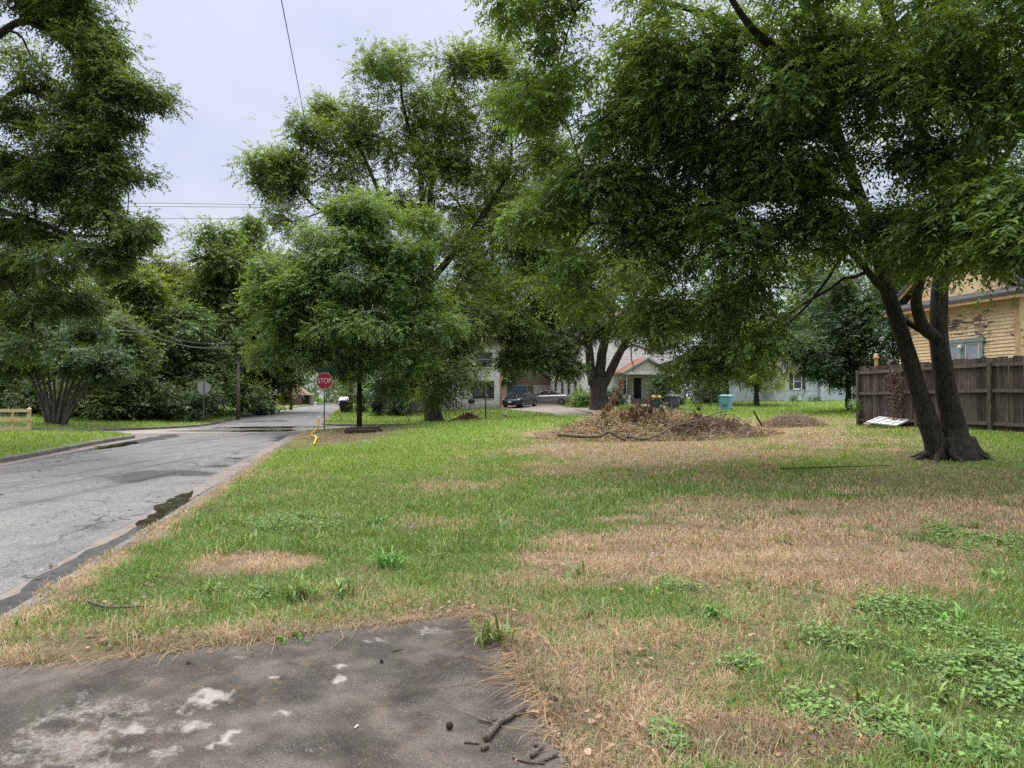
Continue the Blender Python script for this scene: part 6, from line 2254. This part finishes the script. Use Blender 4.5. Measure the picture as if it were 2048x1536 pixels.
def rail_fence():
    A = PG(62, 29)
    # runs to the left and slightly towards the camera, parallel to the side street
    rot = ANG + math.pi
    rt = empty('rail_fence', A, rot, 'new pale pine three rail fence with wire mesh on the near left lawn', 'fence')
    for i, x in enumerate((.06, 1.30, 2.54, 3.78)):
        MB().box(x - .06, x + .06, -.06, .06, -.3, .93).add([(x - .07, -.07, .931), (x + .07, -.07, .931), (x + .07, .07, .931), (x - .07, .07, .931), (x, 0, 1.01)], [(0, 3, 2, 1), (0, 1, 4), (1, 2, 4), (2, 3, 4), (3, 0, 4)]).build('post', M['pine'], rt)
    for x in (.68, 1.92, 3.16):
        MB().box(x - .035, x + .035, -.03, .03, -.1, .80).build('stile', M['pine'], rt)
    for z in (.02, .43, .80):
        MB().box(-.05, 3.95, .062, .10, z, z + .135).build('rail', M['pine'], rt)
    m = MB()
    for k in range(40):
        x = k * .1
        m.tube([(x, .0, .0), (x, .0, .80)], .0025, 4, cap=False)
    for k in range(9):
        m.tube([(0, .0, k * .1), (3.9, .0, k * .1)], .0025, 4, cap=False)
    m.build('wire_mesh', M['steel'], rt)


rail_fence()


def far_fences():
    b = PG(571, 128)
    rt = empty('plank_fence', b, ANG, 'reddish cedar plank fence far down the left of the road', 'fence')
    MB().box(-.9, .9, -.03, .03, -.3, 1.85).build('boards', M['red_fence'], rt)
    for z in (.4, 1.5):
        MB().box(-.9, .9, -.08, -.032, z, z + .09).build('rail', M['red_fence'], rt)
    for x in (-.86, .86):
        MB().box(x - .05, x + .05, -.10, -.082, -.3, 1.9).build('post', M['red_fence'], rt)
    b = PG(592, 126)
    rt = empty('plank_fence', b, ANG, 'dark brown plank fence beyond the pale tan pole', 'fence')
    MB().box(-1.0, 1.0, -.03, .03, -.3, 1.75).build('boards', M['brown_fence'], rt)
    for x in (-.96, .96):
        MB().box(x - .05, x + .05, -.08, -.032, -.3, 1.8).build('post', M['brown_fence'], rt)
    b = PG(592, 136)
    rt = empty('far_house', b, ANG, 'distant house with tan roof behind the dark brown plank fence', 'house')
    MB().box(-3.5, 3.0, 0, 6, -.5, 1.9).build('wall', M['brown_boards'], rt)
    MB().hexa([(-4, -.5, 1.9), (2.8, -.5, 1.9), (2.8, 6.5, 1.9), (-4, 6.5, 1.9)], [(-2.4, 2.4, 4.2), (0, 2.4, 4.2), (0, 3.6, 4.2), (-2.4, 3.6, 4.2)]).build('roof', M['roof_tan'], rt)
    MB().box(1.2, 2.6, -.04, -.002, -.4, 1.7).build('carport_shade', M['dark_door'], rt)  # near-black sheet painted in for the shade of the carport opening
    b = PG(631, 112)
    rt = empty('fire_hydrant', b, 0, 'small white fire hydrant on the far left verge', 'hydrant')
    MB().lathe([(.16, 0), (.16, .05), (.11, .06), (.11, .5), (.15, .51), (.15, .56), (.12, .62), (.05, .72), (.03, .78)], 12).build('barrel', M['hydrant'], rt)
    MB().tube([(-.2, 0, .42), (.2, 0, .42)], .06, 8).build('nozzle', M['hydrant'], rt)


far_fences()


def grill():
    b = PG(943, 59.2)
    rt = empty('kettle_grill', b, 0, 'black covered grill standing at the left white house wall', 'grill')
    MB().lathe([(.05, .5), (.22, .55), (.30, .68), (.30, .72), (.27, .86), (.15, .96), (.03, 1.0)], 14).build('bowl', M['black'], rt)
    for k in range(3):
        a = k * 2.1
        MB().tube([(.15 * math.cos(a), .15 * math.sin(a), .55), (.32 * math.cos(a), .32 * math.sin(a), 0)], .018, 6).build('leg', M['black'], rt)
    MB().tube([(-.06, 0, 1.0), (-.05, 0, 1.05), (.05, 0, 1.05), (.06, 0, 1.0)], .012, 6).build('handle', M['steel'], rt)


grill()

# ------------------------------------------------------------------ things lying about
def panels():
    A = PG(1775, 21.0)
    rt = empty('old_window_sash', A, ANG - math.pi / 2 + .2, 'flat white painted window sash lying in the grass at the fence foot', 'window sash')
    f = MB()
    for x in (-.55, -.27, .0, .27, .52):
        f.box(x, x + .05, -.28, .28, .07, .105)
    for y in (-.28, -.03, .23):
        f.box(-.5, .52, y, y + .05, .0705, .1035)
    f.build('frame', M['panel_white'], rt)
    MB().box(-.53, .55, -.27, .27, .05, .07).build('backing', M['panel_white'], rt)
    rt.rotation_euler = (math.radians(17), math.radians(3), ANG - math.pi / 2 + .1)
    rt.location.z += .12
    B = PG(1747, 21.6)
    o = tag(MB().box(-.30, .30, -.07, .07, .02, .06).box(-.25, .28, .09, .2, .03, .065).build('broken_board', M['tan_boards']), 'broken pale board beside the white sash at the fence foot', 'board')
    o.location = tuple(B + (0, 0, .06))
    o.rotation_euler = (.1, -.06, .5)


panels()


def timbers():
    b = PG(728, 30.5)
    r = np.random.default_rng(85)
    for k in range(5):
        D = 29.4 + k * .55
        c = PG(728 + r.uniform(-6, 6), D)
        o = MB().box(-.68 + r.uniform(-.1, .1), .68 + r.uniform(-.12, .12), -.12, .12, -.03, .11 + r.uniform(0, .04)).build('timber', M['timber'], bevel=.012)
        o.location = tuple(c + (0, 0, .02))
        o.rotation_euler = (0, 0, .10 + r.normal(0, .03))
        tag(o, ('nearest', 'second nearest', 'middle', 'second farthest', 'farthest')[k] + ' dark brown timber lying in the row of five beyond the sign', 'timber', 'row of old timbers on the lawn corner')


timbers()


def straw(n, cx, cy, rx, ry, hfun, r, ln=(.15, .5), w=.007, tone=(.32, .235, .14), up=.5, dark=None):
    a = r.uniform(0, 2 * np.pi, n)
    q = np.sqrt(r.random(n))
    x = np.cos(a) * q * rx
    y = np.sin(a) * q * ry
    z = hfun(x, y)
    az = r.uniform(0, 2 * np.pi, n)
    el = r.normal(.25, up, n)
    d = np.column_stack([np.cos(az) * np.cos(el), np.sin(az) * np.cos(el), np.abs(np.sin(el))])
    L = r.uniform(*ln, n)
    s = unit(np.cross(d, r.normal(0, 1, (n, 3))))
    p = np.column_stack([x, y, z])
    W = s * w * r.uniform(.6, 1.4, n)[:, None]
    mid = p + d * (L * .55)[:, None]
    tip = p + d * L[:, None] - np.array((0, 0, 1.)) * (L * .18)[:, None]
    V = np.stack([p - W, p + W, mid + W * .8, mid - W * .8, tip], 1).reshape(-1, 3)
    i = np.arange(n)[:, None] * 5
    c = np.array(tone) * r.uniform(.35, 1.4, (n, 1))
    if dark is not None:
        k = dark(x, y)[:, None]
        c = c * (1 - k) + np.array((.15, .098, .075)) * r.uniform(.5, 1.6, (n, 1)) * k
    return V, i + np.array([[0, 1, 2, 3]]), i + np.array([[3, 2, 4]]), np.repeat(c, 5, 0)


def mound(name, label, cat, px, D, rx, ry, h, n, seed, tone, darkf=None, peaks=(), ln=(.15, .5), col=(.12, .08, .05), w=.007, twigs=0, nleaf=0):
    r = np.random.default_rng(seed)
    b = PG(px, D)
    def hf(x, y):
        q = np.sqrt((x / rx) ** 2 + (y / ry) ** 2)
        z = h * np.clip(1 - q ** 1.8, 0, 1) * (.55 + .9 * fbm(x * 1.3 + seed, y * 1.3, 4, seed))
        for (ux, uy, ur, uh) in peaks:
            z = z + uh * np.exp(-((x - ux) ** 2 + (y - uy) ** 2) / ur ** 2)
        return H(x + b[0], y + b[1]) - b[2] + z
    rt = empty(name, b, 0, label, cat)
    g = np.stack(np.meshgrid(np.linspace(-1.05, 1.05, 46), np.linspace(-1.05, 1.05, 30)), -1).reshape(-1, 2)
    x, y = g[:, 0] * rx, g[:, 1] * ry
    z = hf(x, y) - .03
    nx, ny = 46, 30
    q = np.array([(j * nx + i, j * nx + i + 1, (j + 1) * nx + i + 1, (j + 1) * nx + i) for j in range(ny - 1) for i in range(nx - 1)])
    nn = fbm(x * 3, y * 3, 4, seed + 2)[:, None]
    link('heap', np_mesh('heap', np.column_stack([x, y, z]), quads=q, cols=np.array(col) * (.5 + nn), smooth=True), M['ground'], rt)
    V, Q, T, C = straw(n, 0, 0, rx * 1.12, ry * 1.15, hf, r, ln, w, tone, dark=darkf)
    link('straw', np_mesh('straw', V, Q, T, C), M['grass'], rt)
    if nleaf:
        a = r.uniform(0, 6.28, nleaf)
        q = np.sqrt(r.random(nleaf))
        lx, ly = .25 * rx + np.cos(a) * q * rx * .62, .05 + np.sin(a) * q * ry * .8
        kk = fbm(lx * 1.9, ly * 1.9, 3, 55) > .45
        lx, ly = lx[kk], ly[kk]
        m = len(lx)
        c_ = np.column_stack([lx, ly, hf(lx, ly) + r.gamma(1.6, .07, m)])
        l_ = r.uniform(.05, .13, m)
        V = leaf_quads(c_, unit(r.normal(0, 1, (m, 3)) - (0, 0, .6)), unit(r.normal(0, 1, (m, 3))), l_, l_ * .45, .2)
        link('dead_leaves', np_mesh('dead_leaves', V, np.arange(len(V)).reshape(-1, 4), None, np.repeat(np.array((.105, .064, .046)) * r.uniform(.4, 1.7, (m, 1)), 4, 0)), M['deadleaf'], rt)
    if twigs:
        tw_ = MB()
        for k in range(twigs):
            x0, y0 = r.uniform(-.85, .85) * rx, r.uniform(-.8, .5) * ry
            az, ll = r.uniform(0, 6.28), r.uniform(.4, 1.3)
            z0 = float(hf(np.array([x0]), np.array([y0]))[0])
            e = (x0 + math.cos(az) * ll, y0 + math.sin(az) * ll, z0 + r.uniform(.02, .4) * ll)
            m_ = ((x0 + e[0]) / 2 + r.normal(0, .06), (y0 + e[1]) / 2 + r.normal(0, .06), (z0 + e[2]) / 2 + r.uniform(-.03, .1))
            tw_.tube(catmull([(x0, y0, z0 - .05), m_, e], 8), np.linspace(r.uniform(.006, .014), .003, 8), 5)
        tw_.build('twigs', M['bark_grey'], rt)
    return rt, b, hf


pile, pb, phf = mound('brush_pile', 'long heap of straw coloured and brown dead brush on the lawn', 'brush pile', 1308, 20.9, 3.3, 1.5, .50, 20000, 91, (.41, .325, .23),
                      lambda x, y: sstep(-.2, 1.2, x + .5 * np.sin(y * 4)) * (.25 + .6 * sstep(.40, .6, fbm(x * 1.6, y * 1.6, 3, 92))), [(-1.55, .3, .75, .26), (.3, .3, .9, .16)], ln=(.08, .40), col=(.17, .13, .09), twigs=120, nleaf=4200, w=.012)
mound('brush_pile', 'smaller greyish brown mound of dead clippings nearest the board fence', 'brush pile', 1583, 24.0, 1.0, .8, .34, 4200, 93, (.34, .27, .22), lambda x, y: .35 + 0 * x, ln=(.1, .4), col=(.16, .125, .10))
mound('twig_heap', 'little heap of dead brown leaves by the trunk of the tallest pecan', 'brush pile', 932, 40.5, .9, .5, .16, 900, 94, (.24, .15, .11), lambda x, y: .45 + 0 * x, [(.2, 0, .35, .3)], ln=(.12, .4), w=.03)


def branch_obj(name, label, cat, paths, mat_='stick', leaves=None, seg=9):
    base = np.array(paths[0][0][0], float)
    rt = empty(name, base, 0, label, cat) if leaves is not None else None
    mb = MB()
    off = base
    for pts, r0, r1 in paths:
        n = max(6, 5 * len(pts))
        q = catmull(pts, n) - off
        mb.tube(q, np.linspace(r0, r1, n), seg, jit=.08)
    if leaves is None:
        o = mb.build(name, M[mat_])
        o.location = tuple(base)
        return tag(o, label, cat)
    mb.build('wood', M[mat_], rt)
    V, C = leaves(off)
    link('dead_leaves', np_mesh('dead_leaves', V, np.arange(len(V)).reshape(-1, 4), None, C), M['deadleaf'], rt)
    return rt


def g(px, py, D):
    return P(px, py, D)


Dn = 19.2
branch_obj('fallen_branch', 'long crooked grey branch lying along the front of the straw brush pile', 'branch', [
    ([g(1115, 869, Dn), g(1160, 873, Dn), g(1200, 872, Dn), g(1219, 864, Dn), g(1247, 879, Dn - .1), g(1256, 874, Dn), g(1290, 878, Dn), g(1320, 868, Dn + .1), g(1345, 853, Dn + .4), g(1380, 845, Dn + .6), g(1420, 830, Dn + .8), g(1452, 822, Dn + 1)], .048, .015),
    ([g(1345, 853, Dn + .4), g(1362, 840, Dn + .6), g(1372, 832, Dn + .8)], .022, .006),
    ([g(1380, 845, Dn + .6), g(1430, 838, Dn + .7), g(1460, 828, Dn + .9), g(1500, 850, Dn + .9)], .018, .006),
    ([g(1362, 870, Dn), g(1385, 858, Dn), g(1400, 852, Dn + .1), g(1470, 863, Dn + .2), g(1520, 857, Dn + .4)], .022, .006),
    ([g(1247, 879, Dn - .1), g(1258, 868, Dn), g(1262, 862, Dn)], .03, .008),
    ([g(1219, 864, Dn), g(1240, 862, Dn + .2), g(1262, 866, Dn + .3)], .018, .005),
    ([g(1440, 826, Dn + .9), g(1455, 800, Dn + 1), g(1450, 780, Dn + 1)], .01, .003)], seg=10)
branch_obj('dead_branch', 'dark straight broken stick poking up from the brush pile', 'branch', [([g(1524, 852, 20.4), g(1516, 838, 20.4), g(1507, 822, 20.4)], .03, .022)], 'bark')
branch_obj('dead_branch', 'thin bare pale branch arching out of the brush pile before the steps', 'branch', [
    ([g(1345, 830, 20.4), g(1325, 805, 20.5), g(1310, 785, 20.6), g(1303, 770, 20.6), g(1295, 764, 20.7)], .022, .006), ([g(1310, 785, 20.6), g(1306, 795, 20.6), g(1298, 776, 20.8)], .008, .003)])
branch_obj('dead_branch', 'fine bare twig curling above the slate grey bin', 'branch', [([g(1343, 835, 20.2), g(1342, 800, 20.3), g(1338, 785, 20.3), g(1329, 772, 20.3), g(1332, 770, 20.2)], .012, .004)])


def hang_leaves(pts, n, r, ln, wd, col, spread):
    def f(off):
        q = catmull(pts, 60)
        i = r.integers(0, 60, n)
        c = q[i] + r.normal(0, spread, (n, 3)) - off
        fw = unit(np.column_stack([r.normal(0, .35, n), r.normal(0, .35, n), -np.ones(n)]))
        nr = unit(r.normal(0, 1, (n, 3)))
        l = r.uniform(.6, 1.3, n) * ln
        return leaf_quads(c, fw, nr, l, l * wd, .2), np.repeat(np.array(col) * r.uniform(.5, 1.8, (n, 1)), 4, 0)
    return f


r9 = np.random.default_rng(99)
lean_pts = [g(1205, 828, 20.4), g(1216, 812, 20.5), g(1228, 794, 20.6), g(1240, 770, 20.7), g(1243, 756, 20.8)]
branch_obj('dead_bough', 'leaning bough of curled rust brown leaves at the big tree end of the pile', 'branch', [(lean_pts, .03, .01)], leaves=hang_leaves(lean_pts, 330, r9, .12, .4, (.17, .10, .06), .05))
for k, (px, top, bot, nn, lab) in enumerate(((1262, 812, 832, 90, 'dead weed stalk with drooping brown leaves left of the porch steps'), (1277, 806, 833, 110, 'tallest dead weed stalk with drooping brown leaves below the door'),
                                             (1287, 812, 832, 70, 'slim dead weed stalk with drooping brown leaves beside the green bin'), (1301, 790, 834, 150, 'dead stalk with reddish brown leaves hiding the edge of the green bin'),
                                             (1325, 812, 836, 90, 'dead stalk of pale brown leaves between the green and grey bins'), (1396, 826, 842, 130, 'squat clump of dark dead leaves on the pile right of the grey bin'))):
    pts = [g(px + r9.uniform(-2, 2), bot + 6, 20.4), g(px, (top + bot) / 2, 20.5), g(px + r9.uniform(-3, 3), top, 20.5)]
    branch_obj('dead_weed', lab, 'dead plant', [(pts, .012, .005)], leaves=hang_leaves(pts, nn, r9, .12, .42, (.125, .075, .05), .04))
arc = [g(948, 838, 40), g(958, 828, 40), g(975, 826, 40), g(995, 827, 40), g(1012, 832, 40), g(1021, 840, 40)]
branch_obj('fallen_branch', 'thin arching branch with a dead leaf tuft on the lawn behind the metal post', 'branch', [(arc, .03, .012)], leaves=hang_leaves(arc[-2:], 60, r9, .16, .45, (.16, .09, .06), .09))
tw = [g(815, 846, 40), g(822, 832, 40), g(830, 826, 40), g(842, 832, 40)]
branch_obj('fallen_branch', 'wiry bare branch at the foot of the tallest pecan', 'branch', [(tw, .02, .008), ([tw[1], g(812, 822, 40), g(806, 815, 40)], .012, .005), ([g(835, 845, 40), g(833, 838, 40), g(838, 834, 40)], .01, .005)])
branch_obj('fallen_branch', 'thin dark twig lying on the grass in front of the leaning trunks', 'branch', [([PG(1560, 13.2, .03), PG(1640, 13.1, .05), PG(1700, 13.1, .06), PG(1780, 13.3, .03)], .016, .006), ([PG(1690, 13.1, .05), PG(1715, 13.4, .16)], .007, .003)], 'bark')


# sticks on the slab
def SG(px, py, z=.0):
    zz = .012 + z
    D = (EYE - zz) * F / (py - 795)
    for _ in range(3):
        q = P(px, py, D)
        D *= (EYE - zz) / (EYE - q[2])
    q = P(px, py, D)
    return q


branch_obj('stick', 'thickest bent grey stick with cut end lying on the slab corner', 'stick', [([SG(972, 1477, .017), SG(985, 1460, .017), SG(1002, 1442, .018), SG(1014, 1436, .018), SG(1030, 1426, .018), SG(1050, 1414, .02)], .0165, .015)])
branch_obj('stick', 'thin forked twig tucked behind the thickest stick', 'stick', [([SG(985, 1442, .01), SG(1000, 1436, .012), SG(1018, 1429, .012)], .006, .004), ([SG(956, 1438, .01), SG(975, 1443, .01), SG(984, 1446, .01)], .0055, .004), ([SG(980, 1446, .01), SG(977, 1425, .03), SG(973, 1410, .05)], .005, .003)])
branch_obj('stick', 'short stubby stick just below the cut end of the thickest stick', 'stick', [([SG(964, 1498, .011), SG(976, 1491, .011)], .011, .010)])
branch_obj('stick', 'slim short twig left of the thickest stick', 'stick', [([SG(928, 1484, .006), SG(945, 1485, .006), SG(958, 1487, .006)], .005, .004)])
branch_obj('stick', 'dark end short stick lying nearest the dead grass edge', 'stick', [([SG(1063, 1512, .011), SG(1076, 1500, .011), SG(1086, 1493, .011)], .011, .010), ([SG(1081, 1496, .011), SG(1079, 1487, .012)], .008, .006)])
branch_obj('stick', 'small upright looking stub above the dark end short stick', 'stick', [([SG(1072, 1492, .008), SG(1069, 1480, .008)], .008, .007)])
branch_obj('stick', 'pale thin curved twig at the bottom of the slab', 'stick', [([SG(1026, 1514, .006), SG(1045, 1521, .006), SG(1066, 1525, .006), SG(1091, 1526, .006)], .0055, .004)])
branch_obj('stick', 'knobbly pale stick beside the curved twig at the slab bottom', 'stick', [([SG(1080, 1524, .008), SG(1095, 1517, .008), SG(1108, 1511, .009), SG(1114, 1506, .011)], .006, .008)])
branch_obj('stick', 'brown twig lying in the lawn near the gutter end of the slab', 'stick', [([SG(178, 1203, .03), SG(215, 1214, .03), SG(268, 1213, .03), SG(296, 1211, .03)], .012, .006)])
branch_obj('stick', 'short thin dark twig near the middle of the slab', 'stick', [([SG(785, 1302, .005), SG(806, 1297, .005)], .004, .003)])

o = tag(MB().lathe([(.0035, 0), (.0042, .002), (.0042, .030), (.0036, .033)], 10).build('cigarette_end', M['panel_white']), 'tiny white cigarette end on the dark slab', 'litter')
o.location = tuple(SG(716, 1450, .005))
o.rotation_euler = (math.radians(88), 0, math.radians(-15))
o = tag(MB().lathe([(.003, 0), (.013, .004), (.019, .016), (.016, .028), (.007, .034)], 10).build('nut', M['bark']), 'dark fallen nut lying left of the sticks on the slab', 'nut')
o.location = tuple(SG(899, 1458, .0))
o = tag(MB().lathe([(.003, 0), (.010, .004), (.012, .012), (.005, .02)], 8).build('nut', M['bark']), 'small dark nut alone on the upper part of the slab', 'nut')
o.location = tuple(SG(763, 1325, .0))


# wet twigs and leaves washed along the road
def road_debris():
    r = np.random.default_rng(101)
    n = 520
    l = np.concatenate([r.normal(-3.25, .28, 260), r.normal(-8.3, .8, 170), r.uniform(-9, -3, 90)])
    a = np.concatenate([r.uniform(6, 33, 260), r.uniform(16, 33, 170), r.uniform(8, 35, 90)])
    cl = vnoise(a * .9, l * 2, 7) > .45
    l, a = l[cl], a[cl]
    n = len(l)
    x, y = XY(l, a)
    ok = S(x, y) < -.1
    x, y = x[ok], y[ok]
    n = len(x)
    d = -S(x, y)
    z = np.where(d < .47, H(x, y) - .105, H(x, y) - .115 + .09 * (1 - np.exp(-(np.maximum(d, .45) - .45) / 1.3)) + .012)
    az = r.uniform(0, 6.28, n)
    f = np.column_stack([np.cos(az), np.sin(az), np.zeros(n)])
    nr = unit(np.column_stack([r.normal(0, .2, n), r.normal(0, .2, n), np.ones(n)]))
    ln = r.uniform(.03, .13, n)
    V = leaf_quads(np.column_stack([x, y, z]), f, nr, ln, ln * r.uniform(.12, .45, n), .1)
    c = np.array((.035, .035, .018)) * r.uniform(.4, 2.2, (n, 1)) + np.array((.02, .05, .0)) * (r.random((n, 1)) < .3)
    tag(link('road_debris', np_mesh('road_debris', V, np.arange(len(V)).reshape(-1, 4), None, np.repeat(c, 4, 0)), M['deadleaf']), 'wet leaves and twigs washed along the gutter and road edge', 'leaf litter', kind='stuff')


road_debris()

# ------------------------------------------------------------------ sky and light
def sky():
    w = bpy.data.worlds.new('World')
    scene.world = w
    w.use_nodes = True
    nt = w.node_tree
    nt.nodes.clear()
    out = nt.nodes.new('ShaderNodeOutputWorld')
    bg = nt.nodes.new('ShaderNodeBackground')
    sk = nt.nodes.new('ShaderNodeTexSky')
    sk.sky_type = 'NISHITA'
    sk.sun_disc = False
    sk.sun_elevation = SUN_EL
    sk.sun_rotation = SUN_ROT
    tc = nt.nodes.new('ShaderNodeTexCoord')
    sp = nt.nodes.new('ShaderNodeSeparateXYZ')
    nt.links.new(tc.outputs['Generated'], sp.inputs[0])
    # overcast: brighter towards the zenith, stepped up above the view to add light
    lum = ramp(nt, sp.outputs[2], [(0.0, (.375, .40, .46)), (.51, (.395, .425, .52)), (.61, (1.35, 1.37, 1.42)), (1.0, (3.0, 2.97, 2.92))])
    mp = nt.nodes.new('ShaderNodeMapping')
    mp.inputs['Scale'].default_value = (1, 1, 2.2)
    nt.links.new(tc.outputs['Generated'], mp.inputs[0])
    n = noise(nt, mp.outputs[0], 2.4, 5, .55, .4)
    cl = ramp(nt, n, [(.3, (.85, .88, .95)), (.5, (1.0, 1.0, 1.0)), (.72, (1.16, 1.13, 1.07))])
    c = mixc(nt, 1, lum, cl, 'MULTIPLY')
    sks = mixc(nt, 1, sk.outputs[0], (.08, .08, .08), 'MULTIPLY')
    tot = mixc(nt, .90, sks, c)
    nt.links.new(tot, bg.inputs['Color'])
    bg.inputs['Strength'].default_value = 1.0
    nt.links.new(bg.outputs[0], out.inputs['Surface'])


SUN_EL = math.radians(62)
SUN_AZ = math.radians(-35)      # measured from +y towards +x: ahead and to the left
SUN_ROT = SUN_AZ
sky()
L = bpy.data.lights.new('sun', 'SUN')
L.energy = 1.5
L.angle = math.radians(28)
L.color = (1, .975, .93)
so = bpy.data.objects.new('sun', L)
sd = Vector((math.sin(SUN_AZ) * math.cos(SUN_EL), math.cos(SUN_AZ) * math.cos(SUN_EL), math.sin(SUN_EL)))
so.rotation_euler = sd.to_track_quat('Z', 'Y').to_euler()
so.location = (0, 0, 60)
COL.objects.link(so)

scene.view_settings.view_transform = 'Standard'
scene.view_settings.look = 'None'
scene.view_settings.exposure = 0.9
scene.view_settings.gamma = 1.0
scene.render.engine = 'CYCLES'
cy = scene.cycles
cy.max_bounces = 9
cy.diffuse_bounces = 6
cy.glossy_bounces = 3
cy.transmission_bounces = 6
cy.transparent_max_bounces = 4
cy.use_denoising = False
cy.caustics_reflective = False
cy.caustics_refractive = False
cy.sample_clamp_indirect = 4
